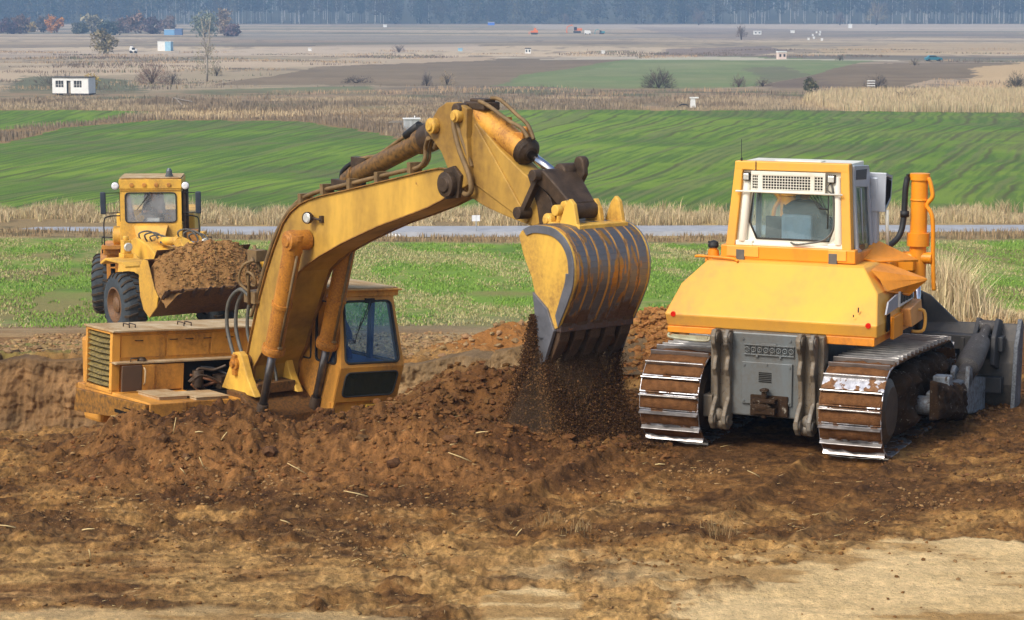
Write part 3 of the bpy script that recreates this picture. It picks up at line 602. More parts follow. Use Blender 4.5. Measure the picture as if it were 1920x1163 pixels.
hosepath(b, [A + V(.3, .02, .2), A + V(.5, .02, .18), A + V(.85, .02, 0), A + V(1.1, .0, -.12), A + V(1.22, .0, -.3)], .026)
hosepath(b, [A + V(-.1, -.2, .1), A + V(-.16, -.26, -.1), A + V(-.02, -.28, -.45), A + V(.2, -.28, -.8), A + V(.22, -.26, -1.02), A + V(.0, -.22, -1.06), A + V(-.22, -.22, -.8), A + V(-.35, -.22, -.52), A + V(-.56, -.22, -.42), A + V(-.72, -.16, -.5)], .036, 8, 8)
hosepath(b, [A + V(-.06, -.2, .1), A + V(-.06, -.26, -.15), A + V(.1, -.24, -.5), A + V(.16, -.2, -.7)], .03); B(b, 'cylinder_hose', hose2_m, bc)
b = MB(); b.cyl(A + d * 1.12 + V(0, 0, .12), A + d * 1.12 + V(.02, 0, .3), .05); b.box(A + d * 1.05 + V(-.06, -.08, .1), A + d * 1.05 + V(.12, .08, .2)); B(b, 'elbow_fitting', ex_cyl, bc, .01)
# linkage: rocker arms on the stick and the link to the bucket
def bar(mb, x0, z0, x1, z1, y0, y1, w0, w1=None, r0=None, r1=None):
    w1 = w1 or w0; r0 = r0 or w0 * 1.25; r1 = r1 or w1 * 1.25
    dx, dz = x1 - x0, z1 - z0; L = math.hypot(dx, dz); nx, nz = -dz / L, dx / L
    mb.prism([(x0 + nx * w0, z0 + nz * w0), (x1 + nx * w1, z1 + nz * w1), (x1 - nx * w1, z1 - nz * w1), (x0 - nx * w0, z0 - nz * w0)], 'y', y0, y1)
    mb.cyl((x0, y0 - .015, z0), (x0, y1 + .015, z0), r0, n=20); mb.cyl((x1, y0 - .015, z1), (x1, y1 + .015, z1), r1, n=20)
b = MB(); bar(b, 6.62, 2.80, 6.96, 3.30, -.04, .05, .038); bar(b, 6.62, 2.80, 6.96, 3.30, .46, .55, .038); b.cyl((6.96, -.12, 3.30), (6.96, .64, 3.30), .075); b.cyl((6.62, -.1, 2.8), (6.62, .62, 2.8), .08); B(b, 'rocker_arm', grease_m, stick, .006)
b = MB(); b.loft([[(x, y, z) for x, y, z in q] for q in (
    [(6.86, -.02, 3.22), (7.04, -.02, 3.38), (7.04, .54, 3.38), (6.86, .54, 3.22)], [(7.1, .02, 3.08), (7.26, .02, 3.2), (7.26, .5, 3.2), (7.1, .5, 3.08)], [(7.38, .06, 2.84), (7.52, .06, 2.98), (7.52, .46, 2.98), (7.38, .46, 2.84)])])
b.cyl((7.46, .0, 2.88), (7.46, .52, 2.88), .11); b.cyl((6.98, .3, 3.32), (6.98, .62, 3.32), .12); b.cyl((7.12, .5, 3.44), (7.12, .62, 3.44), .09); b.prism([(6.9, 3.2), (7.22, 3.5), (7.24, 3.3), (7.1, 3.1)], 'y', .5, .58); B(b, 'bucket_link', grease_m, stick, .02)
# bucket
def bucket_mat(name, top, top2, k0, k1, metal):
    m, n, p = newmat(name); tc = N(n, 'ShaderNodeTexCoord'); sx = N(n, 'ShaderNodeSeparateXYZ'); n.links.new(tc.outputs['Object'], sx.inputs[0])
    st = noise_node(n, 3.2, 6, .68, (1, 2.2, .6), dist=.3); fi = noise_node(n, 30, 3, .6); c = mixc(n, ramp(n, st, k0, k1), top, top2)
    h = math_(n, 'ADD', math_(n, 'MULTIPLY', math_(n, 'SUBTRACT', sx.outputs[2], 4.62), -2.2), math_(n, 'MULTIPLY', math_(n, 'SUBTRACT', noise_node(n, 3, 5, .65, (1, 1, .5)), .5), 2.2))
    f = ramp(n, h, .35, .6); c = mixc(n, f, c, mixc(n, fi, lin(66, 44, 28), lin(104, 70, 42))); n.links.new(c, p.inputs['Base Color'])
    n.links.new(math_(n, 'MULTIPLY', math_(n, 'SUBTRACT', 1, f), metal), p.inputs['Metallic']); n.links.new(math_(n, 'ADD', math_(n, 'MULTIPLY', f, .45), .38), p.inputs['Roughness']); bump(n, p, fi, .4, .006); return m
tooth_m = paint('rusty_tooth', lin(112, 84, 58), lin(54, 42, 32), .8, 4, rough=.6, edge=.5, metal=.2)
shell_m = bucket_mat('worn_bucket_shell', lin(196, 140, 62), lin(92, 72, 54), .46, .60, .1)
strip_m = bucket_mat('polished_wear_steel', lin(116, 114, 114), lin(178, 128, 60), .53, .60, .7)
OUT = [(7.16, 2.64), (7.36, 2.72), (7.60, 2.74), (7.82, 2.72), (8.02, 2.62), (8.15, 2.46), (8.20, 2.26), (8.18, 2.04), (8.09, 1.84), (8.0, 1.68), (7.93, 1.56), (7.90, 1.51)]
MOUTH = [(7.11, 2.58), (7.20, 2.34), (7.36, 2.08), (7.44, 1.86), (7.50, 1.62), (7.62, 1.46), (7.78, 1.46)]
OUT = [(p.x, p.y) for p in bez([(x, z, 0) for x, z in OUT], 3)]
Y0, Y1 = -.43, .76
bu = MB(); n = len(OUT); th = .035
inn = []
for i, (x, z) in enumerate(OUT):
    a = OUT[max(i - 1, 0)]; c = OUT[min(i + 1, n - 1)]; dx, dz = c[0] - a[0], c[1] - a[1]; L = math.hypot(dx, dz); inn.append((x + dz / L * th, z - dx / L * th))
for i in range(n - 1):
    bu.prism([OUT[i], OUT[i + 1], inn[i + 1], inn[i]], 'y', Y0 + .02, Y1 - .02)
bucket = B(bu, 'bucket', shell_m)
sp = MB(); side = OUT + MOUTH[::-1]
sp.prism(side, 'y', Y0 - .015, Y0 + .02); sp.prism(side, 'y', Y1 - .02, Y1 + .015); B(sp, 'side_plate', ex_yel, bucket, .006)
st = MB()   # steel edge band round each side plate and the worn cutter at its foot
for y in (Y0 - .035, Y1 + .012):
    for i in range(1, n - 1):
        (x0, z0), (x1, z1) = OUT[i], OUT[i + 1]; w = .10 + .05 * (i > 18)
        cx, cz = 7.66, 2.2
        def inw(p):
            dx, dz = cx - p[0], cz - p[1]; L = math.hypot(dx, dz); return (p[0] + dx / L * w, p[1] + dz / L * w)
        st.prism([(x0 * 1.0, z0), (x1, z1), inw((x1, z1)), inw((x0, z0))], 'y', y, y + .022)
    st.prism([(7.42, 1.90), (7.70, 1.72), (7.84, 1.46), (7.66, 1.06), (7.58, 1.0), (7.52, 1.3)], 'y', y - .012, y + .034)
B(st, 'edge_band', plain('rubbed_steel', lin(128, 130, 136), .4, .6, .3, 4), bucket, .004)
st = MB()
for k in range(7):   # wear strips round the shell, with bare lanes between
    y = Y0 + .07 + k * .163
    for i in range(1, n - 2):
        o = .006; (x0, z0), (x1, z1) = OUT[i], OUT[i + 1]; q0 = (2 * x0 - inn[i][0] - x0, 0)
        e0 = (x0 - (inn[i][0] - x0) / th * o, z0 - (inn[i][1] - z0) / th * o); e1 = (x1 - (inn[i + 1][0] - x1) / th * o, z1 - (inn[i + 1][1] - z1) / th * o)
        st.prism([(x0, z0), (x1, z1), e1, e0], 'y', y - .008 + .01 * math.sin(k * 3.), y + .122)
B(st, 'wear_strip', strip_m, bucket, .003)
te = MB(); te.box((7.78, Y0 - .0, 1.44), (7.92, Y1 + .0, 1.55)); B(te, 'cutting_edge', steel_m, bucket, .01)
for k in range(5):
    y = Y0 + .10 + k * (Y1 - Y0 - .20) / 4
    b = MB(); b.loft([[(7.76, y - .088, 1.50), (7.935, y - .088, 1.56), (7.935, y + .088, 1.56), (7.76, y + .088, 1.50)], [(7.70, y - .082, 1.34), (7.86, y - .082, 1.32), (7.86, y + .082, 1.32), (7.70, y + .082, 1.34)], [(7.62, y - .066, 1.14), (7.73, y - .066, 1.12), (7.73, y + .066, 1.12), (7.62, y + .066, 1.14)], [(7.50, y - .045, .93), (7.54, y - .045, .92), (7.54, y + .045, .92), (7.50, y + .045, .93)]])
    B(b, 'tooth', tooth_m, bucket, .012)
b = MB()
for y in (-.08, .02, .50, .60)[1:3]:
    b.prism([(7.16, 2.66), (7.3, 2.7), (7.34, 2.86), (7.42, 3.0), (7.5, 3.02), (7.58, 2.9), (7.62, 2.74), (7.9, 2.71), (7.5, 2.55)], 'y', y - .04, y + .03)
b.prism([(7.3, 2.68), (7.5, 2.72), (7.62, 2.98), (7.70, 3.06), (7.78, 3.0), (7.84, 2.76), (7.9, 2.7)], 'y', -.12, -.06); b.prism([(7.3, 2.68), (7.5, 2.72), (7.62, 2.98), (7.70, 3.06), (7.78, 3.0), (7.84, 2.76), (7.9, 2.7)], 'y', .62, .68)
pin(b, 7.24, 2.76, -.02, -.14, .085); b.cyl((7.46, -.16, 2.9), (7.46, -.06, 2.9), .07); B(b, 'bucket_lug', ex_yel, bucket, .012)
b = MB(); b.box((7.2, -.12, 2.62), (7.9, .68, 2.745)); B(b, 'hinge_plate', ex_yel, bucket, .01)
# ---- house
HT = -1.9
def hull(): pass
b = MB(); b.box((-2.0, -1.92, .50), (-1.02, 1.0, .53)); b.box((-1.16, -1.9, .02), (-.94, 1.0, .05))
hood = None
m = MB(); m.box((-1.92, -1.78, -.42), (-1.12, 1.0, .50)); m.prism([(-2.3, -.42), (-1.9, -.42), (-1.9, .46), (-2.3, .0)], 'y', -1.7, 1.3)
hood = B(m, 'engine_hood', ex_org, bevel=.015)
B(b, 'hood_top', pale_top, hood, .006)
b = MB(); b.box((-.96, -1.45, -.40), (-.93, -1.24, .0)); b.box((-1.12, -1.24, -.40), (-.955, -.74, .0)); b.prism([(-1.14, -.42), (-.955, -.42), (-.955, .0), (-1.14, .0)], 'y', -.74, -.72); B(b, 'engine_door', ex_org, hood, .008)
b = MB(); b.box((-.955, -1.80, -.40), (-.925, -1.46, .0)); sdoor = B(b, 'dark_door', plain('dark_brown_sheet', lin(92, 70, 50), .7, 0, .35, 2), hood, .006); tag(sdoor, 'dark brown door')  # flat door panel in mottled dark brown
b = MB(); b.tube([(-.92, -1.43, -.04), (-.88, -1.43, -.08), (-.88, -1.43, -.26), (-.92, -1.43, -.3)], .014, 8); B(b, 'handle', pale_top, sdoor)
b = MB()
for y0, y1 in ((-1.74, -.98), (-.94, -.2), (-.16, .4)):
    b.box((-1.118, y0, .1), (-1.105, y1, .44))
B(b, 'hood_panel', ex_org, hood, .004)
b = MB()
for y in (-1.5, -.9, -.62, -.3, .1): b.tube([(-1.1, y, .36), (-1.08, y, .36), (-1.08, y + .12, .36), (-1.1, y + .12, .36)], .008, 6)
for y in (-1.5, -1.4, -.55, -.42): b.tube([(-1.3, y, .53), (-1.3, y, .58), (-1.5, y, .58), (-1.5, y, .53)], .01, 6)
b.tube([(-1.0, -1.62, .05), (-1.0, -1.62, .1), (-1.0, -1.5, .1), (-1.0, -1.5, .05)], .012, 6); b.prof((-1.02, -1.42, .04), (-1.02, -1.42, .11), [(0, .07), (.04, .07), (.07, .04)], 16); B(b, 'hood_handle', grease_m, hood)
# louvred radiator side
b = MB(); b.box((-1.96, -1.90, -.42), (-1.90, -1.76, .5)); b.box((-1.16, -1.90, -.42), (-1.08, -1.76, .5)); b.box((-1.96, -1.90, .46), (-1.08, -1.76, .52)); b.box((-1.96, -1.9, -.44), (-1.08, -1.76, -.38)); gr = B(b, 'grille_frame', ex_org, hood, .008)
b = MB()
for k in range(10):
    z = -.34 + k * .083; sg = .012 * math.sin(k * 2.1)
    b.loft([[(-1.90, -1.89, z + .0), (-1.90, -1.80, z + .085), (-1.90, -1.795, z + .08), (-1.90, -1.885, z - .006)], [(-1.5, -1.89, z - .012 + sg), (-1.5, -1.80, z + .075 + sg), (-1.5, -1.795, z + .07 + sg), (-1.5, -1.885, z - .018 + sg)], [(-1.16, -1.89, z), (-1.16, -1.80, z + .085), (-1.16, -1.795, z + .08), (-1.16, -1.885, z - .006)]])
B(b, 'louvre', paint('sooty_louvre', lin(190, 164, 84), lin(44, 38, 30), .9, 1.8, streak=False, edge=.46), gr)
b = MB(); b.box((-1.9, -1.80, -.4), (-1.16, -1.785, .46)); B(b, 'radiator', inner_m, gr)
# open engine bay with pipes
b = MB(); b.box((-1.06, -.72, -.42), (-1.0, .9, .02)); b.box((-1.1, -.72, -.44), (-.3, .9, -.42)); bay = B(b, 'engine_bay', inner_m)
rnd = random.Random(4); b = MB(); b2 = MB(); b3 = MB()
for k in range(16):
    y = -.66 + rnd.random() * 1.0; z = -.38 + rnd.random() * .3; p = [(-.98 + rnd.random() * .1, y, z)]
    for q in range(4): p.append((p[-1][0] + rnd.uniform(.0, .12), p[-1][1] + rnd.uniform(.05, .22), p[-1][2] + rnd.uniform(-.12, .13)))
    (b, b2, b3)[k % 3].tube(bez(p, 5), rnd.uniform(.012, .028), 7)
b3.cyl((-.9, -.5, -.38), (-.9, -.5, -.12), .09); b3.box((-.95, -.2, -.4), (-.7, .1, -.2)); b3.cyl((-.85, .05, -.2), (-.6, .3, -.15), .07)
B(b, 'copper_pipe', plain('brown_pipe', lin(126, 82, 50), .6, .3), bay); B(b2, 'engine_hose', dark_m, bay); B(b3, 'engine_block', grease_m, bay, .01)
# deck and skirt on the right side
b = MB(); b.prism([(-2.15, -.50), (.10, -.44), (.10, -.66), (-.5, -.74), (-2.2, -.86)], 'y', -1.95, -1.88); b.box((-2.3, -1.88, -.86), (-2.24, 1.4, -.42)); skirt = B(b, 'side_skirt', paint('sooty_skirt', lin(214, 148, 48), lin(44, 34, 26), 1.0, .9, streak=False, edge=.40), bevel=.01)
b = MB(); b.box((-.85, -1.955, -.68), (.0, -1.949, -.63)); b.box((-.55, -1.96, -.58), (.0, -1.95, -.565)); B(b, 'skirt_slot', inner_m, skirt)
b = MB(); b.box((-2.24, -1.88, -.52), (.12, -.3, -.42)); b.box((.12, -1.9, -.80), (.16, -1.28, -.42)); b.box((-.3, -1.28, -.9), (.14, .95, -.52)); b.box((-2.24, -1.28, -1.2), (-.3, 1.9, -.52)); deck = B(b, 'deck', ex_org, bevel=.012)
b = MB(); b.box((-.78, -1.60, -.42), (-.12, -1.12, -.375)); b.box((-.52, -1.08, -.42), (.08, -.52, -.38)); b.box((-.80, -1.62, -.375), (-.10, -1.10, -.365)); b.box((-.54, -1.10, -.38), (.1, -.5, -.37)); B(b, 'deck_hatch', pale_top, deck, .006)
b = MB(); b.box((.14, -.75, -.66), (.148, -.62, -.56)); b.cyl((.14, -.42, -.58), (.16, -.42, -.58), .035); B(b, 'deck_plate', ex_yel, deck, .003)
HT = None
# boom foot bracket(s)
for y in (-.20, .56):
    b = MB(); b.prism([(-.62, -.46), (-.36, -.08), (-.26, .14), (-.10, .17), (.0, .12), (.16, -.2), (.38, -.48)], 'y', y - .06, y + .06); fb = B(b, 'foot_bracket', ex_yel, bevel=.015)
    if y < 0:
        b = MB(); b.prof((-.16, y - .06, -.02), (-.16, y - .16, -.02), [(0, .10), (.05, .10), (.05, .06), (.09, .05)], 20); b.box((-.2, y - .12, -.2), (-.11, y - .06, .12)); B(b, 'foot_pin', ex_cyl, fb, .01)
b = MB(); b.cyl((-.16, -.2, -.02), (-.16, .6, -.02), .12); b.box((-.5, -.16, -.46), (.3, .52, -.3)); b.prism([(.1, -.44), (.62, -.76), (.62, -.98), (-.2, -.98), (-.3, -.44)], 'y', -.36, .86); b.cyl((.47, -.34, -.86), (.47, .86, -.86), .08); B(b, 'boom_mount', paint('dirty_mount', lin(150, 100, 44), GREASE, .9, 1.8, edge=.42), bevel=.01)
HT = 1.4
# ---- cab
def quad_frame(mb, c, hole_in, t0, t1): pass
cabp = dict(x0=-.62, x1t=.93, x1m=1.16, x1b=.98)
b = MB()
# corner posts and panels as lofts: left/right y at top and bottom
yl0, yl1, yr0, yr1 = .84, .90, 1.86, 2.0
Zb, Zm, Zt = -.62, -.07, 1.0
def fx(z): return 1.0 + (1.16 - 1.0) * (z - Zb) / (Zm - Zb) if z < Zm else 1.16 + (.97 - 1.16) * (z - Zm) / (Zt - Zm)
def fy0(z): return .80 + .05 * (z - Zm) / (Zt - Zm) if z > Zm else .80
def fy1(z): return 1.97 - .13 * (z - Zm) / (Zt - Zm) if z > Zm else 1.93 + .04 * (z - Zb) / (Zm - Zb)
def ringpane(mb, P4, m4, th, rnd_=.06, hole=True):
    """frame between an outer quad and an inner rounded quad; P4/m4: bottom-left, bottom-right, top-right, top-left 3D corners"""
    def rc(Q, r, k=5):
        out = []
        for i in range(4):
            p = Vector(Q[i]); a = (Vector(Q[i - 1]) - p).normalized(); c = (Vector(Q[(i + 1) % 4]) - p).normalized()
            for j in range(k + 1):
                t = j / k; out.append(p + a * r * (1 - t) ** 2 + c * r * t ** 2)
        return out
    nrm = (Vector(P4[1]) - Vector(P4[0])).cross(Vector(P4[3]) - Vector(P4[0])).normalized() * th
    o = rc(P4, .004); i_ = rc(m4, rnd_); n = len(o)
    mb.loft([o, i_, [p - nrm for p in i_], [p - nrm for p in o], o], False)
    return i_, nrm
front = [(fx(Zm), fy0(Zm), Zm), (fx(Zm), fy1(Zm), Zm), (fx(Zt), fy1(Zt), Zt), (fx(Zt), fy0(Zt), Zt)]
def lerpq(Q, u0, u1, v0, v1):
    q = [Vector(p) for p in Q]; f = lambda u, v: (q[0] * (1 - u) + q[1] * u) * (1 - v) + (q[3] * (1 - u) + q[2] * u) * v
    return [f(u0, v0), f(u1, v0), f(u1, v1), f(u0, v1)]
def pane_with_seal(parent, Q, mat, r=.07, seal=.022, name='window'):
    mb = MB(); nrm = (Vector(Q[1]) - Vector(Q[0])).cross(Vector(Q[3]) - Vector(Q[0])).normalized()
    q2 = [Vector(p) for p in Q]; cen = sum(q2, Vector()) / 4
    def rc(Q, r, k=5):
        out = []
        for i in range(4):
            p = Vector(Q[i]); a = (Vector(Q[i - 1]) - p).normalized(); c = (Vector(Q[(i + 1) % 4]) - p).normalized()
            for j in range(k + 1):
                t = j / k; out.append(p + a * r * (1 - t) ** 2 + c * r * t ** 2)
        return out
    ring = rc(q2, r); mb.tube([p + nrm * .008 for p in ring] + [ring[0] + nrm * .008, ring[1] + nrm * .008], seal * .6, 6)
    g = MB(); g.add([p - nrm * .004 for p in ring], [tuple(range(len(ring)))])
    w = B(g, name, mat, parent) if parent else None
    B(mb, 'seal', seal_m, w); return w
ringpane(b, front, lerpq(front, .07, .93, .06, .93), .04, .09)
low = [(fx(Zb), fy0(Zb), Zb), (fx(Zb), fy1(Zb), Zb), (fx(Zm), fy1(Zm), Zm - .005), (fx(Zm), fy0(Zm), Zm - .005)]
ringpane(b, low, lerpq(low, .10, .93, .16, .86), .04, .09)
rs = [(-.60, .80, Zm), (fx(Zm), .80, Zm), (fx(Zt), .85, Zt), (-.60, .85, Zt)]    # side that faces the boom
ringpane(b, rs, lerpq(rs, .60, .93, .04, .9), .04, .08)
b.prism([(-.6, -.95), (fx(-.95) - .0, -.95), (fx(Zb), Zb), (fx(Zm), Zm), (-.6, Zm)], 'y', .80, .84)
b.box((-.6, .80, Zm), (.02, .84, Zt)) if False else None
ls = [(fx(Zm), 1.97, Zm), (-.6, 1.97, Zm), (-.6, 1.84, Zt), (fx(Zt), 1.84, Zt)]
ringpane(b, ls, lerpq(ls, .10, .90, .04, .9), .04, .06)
b.prism([(-.6, -.95), (.94, -.95), (fx(Zb), Zb), (fx(Zm), Zm), (-.6, Zm)], 'y', 1.93, 1.97)
bk = [(-.6, 1.97, Zm), (-.6, .80, Zm), (-.6, .85, Zt), (-.6, 1.84, Zt)]; ringpane(b, bk, lerpq(bk, .12, .88, .05, .9), .04, .06); b.box((-.6, .8, -.95), (-.56, 1.97, Zm))
cab = B(b, 'cab', ex_org, bevel=.006)
b = MB(); b.box((fx(-.9) - .06, .78, -1.25), (fx(-.9) + .0, 1.95, -.625)); b.box((-.6, .78, -1.25), (.92, .84, -.955)); b.box((-.6, 1.9, -1.25), (.92, 1.96, -.955)); base = B(b, 'cab_base', ex_org, cab, .01)
b = MB(); b.box((.962, 1.40, -.86), (1.01, 1.62, -.84)); b.box((.962, 1.40, -.70), (1.01, 1.62, -.68)); b.box((.962, 1.40, -.84), (1.01, 1.42, -.70)); b.box((.962, 1.6, -.84), (1.01, 1.62, -.70)); B(b, 'lamp_recess', ex_yel, base, .003)
b = MB(); b.box((.95, 1.42, -.84), (.965, 1.6, -.70)); b.box((.96, .86, -.90), (.966, 1.34, -.875)); B(b, 'recess_back', inner_m, base); b = MB(); b.prof((.964, 1.52, -.77), (1.0, 1.52, -.77), [(0, .05), (.02, .055), (.03, .04)], 16); B(b, 'headlight', lampglass, base)
b = MB(); b.box((-.66, .78, Zt), (1.0, 1.92, Zt + .09)); b.box((-.68, .76, Zt + .09), (1.06, 1.95, Zt + .115)); B(b, 'cab_roof', ex_org, cab, .01)
b = MB(); b.box((-.62, .80, Zt + .115), (1.0, 1.91, Zt + .135)); B(b, 'roof_sheet', pale_top, cab, .005)
pane_with_seal(cab, lerpq(front, .07, .93, .06, .93), glass_blue, .09, .03, 'windscreen'); pane_with_seal(cab, lerpq(low, .10, .93, .16, .86), glass_dirty, .09, .024, 'lower_window')
pane_with_seal(cab, lerpq(rs, .60, .93, .04, .9), glass_blue, .08, .024, 'side_window')
b = MB(); b.box((-.6, .80, Zm), (.42, .83, Zt)) ; 
q = lerpq(rs, .08, .52, .04, .9); pane_with_seal(cab, q, glass_blue, .06, .024, 'side_window')
pane_with_seal(cab, lerpq(ls, .10, .90, .04, .9), glass_blue, .06, .024, 'side_window'); pane_with_seal(cab, lerpq(bk, .12, .88, .05, .9), glass_blue, .06, .02, 'rear_window')
b = MB(); b.box((-.55, 1.38, Zm), (-.45, 1.52, Zt)); b.box((-.5, .9, Zm), (-.4, 1.0, Zt)); b.box((.3, 1.84, Zm), (.4, 1.9, Zt)); b.box((-.55, .9, -.1), (.9, 1.88, -.05)); b.box((-.5, .86, .9), (.9, 1.8, .94)); B(b, 'cab_lining', blueframe_m, cab)
b = MB(); b.box((-.35, 1.12, -.2), (.1, 1.62, -.06)); b.prism([(-.45, -.1), (-.3, -.1), (-.38, .55), (-.5, .55)], 'y', 1.12, 1.62); B(b, 'seat', seat_m, cab, .03)
b = MB(); b.tube([(fx(.94) + .04, 1.38, .94), (fx(.7) + .03, 1.25, .66), (fx(.5) + .03, 1.14, .48)], .008, 6); b.tube([(fx(.94) + .04, 1.42, .94), (fx(.7) + .04, 1.27, .66)], .006, 6); b.box((fx(.96) + .01, 1.3, .9), (fx(.96) + .05, 1.46, .97)); b.tube([(fx(.6) + .02, 1.2, .62), (fx(.3) + .02, 1.06, .3)], .007, 6); B(b, 'wiper', dark_m, cab)
HT = None
# undercarriage, mostly hidden by the spoil ridge
def track_profile(x0, x1, r, zc, n=10):
    p = [(x0 + r * cos(t), zc + r * sin(t)) for t in [pi / 2 + pi * k / n for k in range(n + 1)]]; q = [(x1 + r * cos(t), zc + r * sin(t)) for t in [-pi / 2 + pi * k / n for k in range(n + 1)]]; return p + q
cf = empty('undercarriage', (0, 0, 0)); cf.parent = exr
for y0, y1 in ((-1.55, -1.0), (1.0, 1.55)):
    b = MB(); P_ = track_profile(-1.7, 1.6, .42, -2.3)
    b.loft([[(x, y, z) for x, z in P_] for y in (y0, y1)], True)
    tot = []
    for i in range(len(P_)):
        a, c = Vector((*P_[i], 0)), Vector((*P_[(i + 1) % len(P_)], 0)); k = max(1, int((c - a).length / .17))
        for q in range(k): tot.append((a.lerp(c, q / k), (c - a).normalized()))
    for p, dd in tot:
        nx, nz = -dd.y, dd.x
        b.prism([(p.x, p.y), (p.x + dd.x * .03, p.y + dd.y * .03), (p.x + dd.x * .03 + nx * -.05, p.y + dd.y * .03 - nz * .05), (p.x - nx * .05, p.y - nz * .05)], 'y', y0, y1)
    B(b, 'track', grease_m, exr)
bpy.data.objects.remove(cf)
b = MB(); b.box((-1.1, -1.0, -2.3), (1.1, 1.0, -1.75)); b.cyl((0, 0, -1.8), (0, 0, -1.2), .75, n=32); b.box((-.6, -.4, -1.3), (.95, 2.0, -1.15)); B(b, 'undercarriage', grease_m, exr, .02)
b = MB(); b.box((-2.9, -1.5, -1.15), (-2.3, 1.6, .2)); B(b, 'counterweight', ex_org, exr, .06)
# driver
a_ = R(-52); lx, ly = -.18, 1.36
seated_person((-3.94 + lx * cos(a_) - ly * sin(a_), 32.4 + lx * sin(a_) + ly * cos(a_), .06), -52, blue_cloth, 'excavator driver in blue overalls seated behind the tinted windscreen', lean=.22, hands_fwd=.5, hand_z=.16)

# ------------------------------------------------------------------ bulldozer seen from behind, blade ahead on the far side
DZ = 0.0
dz = empty('bulldozer', (3.08, 25.70, -.045), 66)
tag(dz, 'large orange-yellow bulldozer seen from behind with white cab frame and wide tracks', 'bulldozer')
def mudsheet(name, mat, parent, x0, x1, z0, z1, y, out, amp, seed, slope=0.0, nx=60, nz=26, bulge=.06):
    gx, gz = np.meshgrid(np.linspace(0, 1, nx), np.linspace(0, 1, nz), indexing='ij'); X_ = x0 + (x1 - x0) * gx; Z_ = z0 + (z1 - z0) * gz + slope * gx
    e = np.clip(np.minimum(np.minimum(gx, 1 - gx) * 9, np.minimum(gz, 1 - gz) * 5), 0, 1) ** .5
    d = (fbm(X_, Z_, .34, 5, seed, .6) - .35) * amp + bulge * e; d = np.where(e <= 0.02, -.08, d * e)
    Z_ = Z_ + (fbm(X_, Z_ * 0, .2, 3, seed + 3) - .5) * .14 * (gz - .5) * 2; Y_ = y + out * d
    i_ = np.arange(nx * nz).reshape(nx, nz); f_ = np.stack([i_[:-1, :-1], i_[1:, :-1], i_[1:, 1:], i_[:-1, 1:]], -1).reshape(-1, 4)
    o = npmesh(name, np.stack([X_, Y_, Z_], -1).reshape(-1, 3), f_, mat, None, True); o.parent = parent; return o
def D(mb, name, mat, parent=dz, bevel=0, **k): return mb.build(name, mat, parent, bevel, fixn=True, **k)
dy = paint('clean_dozer_yellow', lin(240, 176, 62), lin(196, 144, 76), .5, .7, streak=True, rough=.46, edge=.66, bmp=.04)
dy2 = paint('dozer_orange', lin(240, 150, 26), lin(160, 96, 36), .35, 1.4, rough=.38, edge=.64, bmp=.05)
cream = paint('cream_paint', lin(236, 232, 214), lin(180, 170, 140), .3, 1.4, rough=.4, edge=.66, bmp=.04)
grey_p = paint('grey_machine_paint', lin(104, 112, 114), lin(92, 82, 68), .5, 1.6, rough=.36, edge=.58, metal=.15, rust=lin(110, 90, 62), rustamt=.12)
grey_m = paint('muddy_grey_casting', lin(110, 114, 114), lin(116, 96, 66), .8, 3.2, rough=.5, edge=.52, metal=.2, rust=lin(70, 56, 40), rustamt=.45)
blade_m = paint('dark_blade_steel', lin(50, 55, 60), lin(92, 84, 74), .5, 1.1, rough=.5, edge=.58, metal=.2)
silver_p = plain('silver_grey_paint', lin(168, 174, 182), .35, .1, .12, 3, .05)
# shoes: bare metal where mud has fallen off (its own ragged patches)
def shoe_material():
    m, n, p = newmat('track_shoe_steel_and_mud')
    a = noise_node(n, 3.4, 5, .62, coord='Object'); b_ = noise_node(n, 22, 3, .6)
    s = math_(n, 'ADD', a, math_(n, 'MULTIPLY', b_, .12)); f = ramp(n, s, .535, .55)
    mud = mixc(n, ramp(n, b_, .3, .7), lin(92, 62, 38), lin(132, 92, 56)); st = mixc(n, ramp(n, b_, .3, .7), lin(150, 150, 154), lin(205, 205, 208))
    n.links.new(mixc(n, f, mud, st), p.inputs['Base Color'])
    n.links.new(math_(n, 'MULTIPLY', f, .75), p.inputs['Metallic']); rr = math_(n, 'SUBTRACT', .9, math_(n, 'MULTIPLY', f, .55)); n.links.new(rr, p.inputs['Roughness'])
    bump(n, p, s, .5, .02); return m
shoe_m = shoe_material()
topmud = paint('muddy_top_shoe', lin(104, 76, 52), lin(74, 54, 36), .7, 3, streak=False, rough=.9, edge=.5, rust=lin(150, 146, 140), rustamt=.35, metal=0)
soil_pack = plain('packed_track_mud', lin(112, 76, 46), .95, 0, .35, 12, .8, .02)
bar_m = plain('polished_grouser', lin(176, 172, 168), .28, .8, .35, 5, .2)
# --- tracks: belt path in (x, z)
TP = []
for k in range(9): t = -pi / 2 - pi * k / 8; TP.append((.34 + .58 * cos(t), .60 + .56 * sin(t)))
TP += [(1.2, 1.14), (2.2, 1.10), (2.9, 1.06)]
for k in range(9): t = pi / 2 - pi * k / 8; TP.append((3.32 + .50 * cos(t), .54 + .50 * sin(t)))
TP += [(2.6, .035), (1.2, .035)]
pth = [Vector((x, z, 0)) for x, z in TP] + [Vector((*TP[0], 0))]
seg = [(pth[i + 1] - pth[i]).length for i in range(len(pth) - 1)]; tot = sum(seg); NS = int(tot / .205)
def on_path(s):
    s %= tot
    for i, L in enumerate(seg):
        if s <= L: return pth[i].lerp(pth[i + 1], s / L), (pth[i + 1] - pth[i]).normalized()
        s -= L
    return pth[0], (pth[1] - pth[0]).normalized()
def smooth_dir(s): 
    a, _ = on_path(s - .09); b, _ = on_path(s + .09); return (b - a).normalized()
rt = random.Random(7)
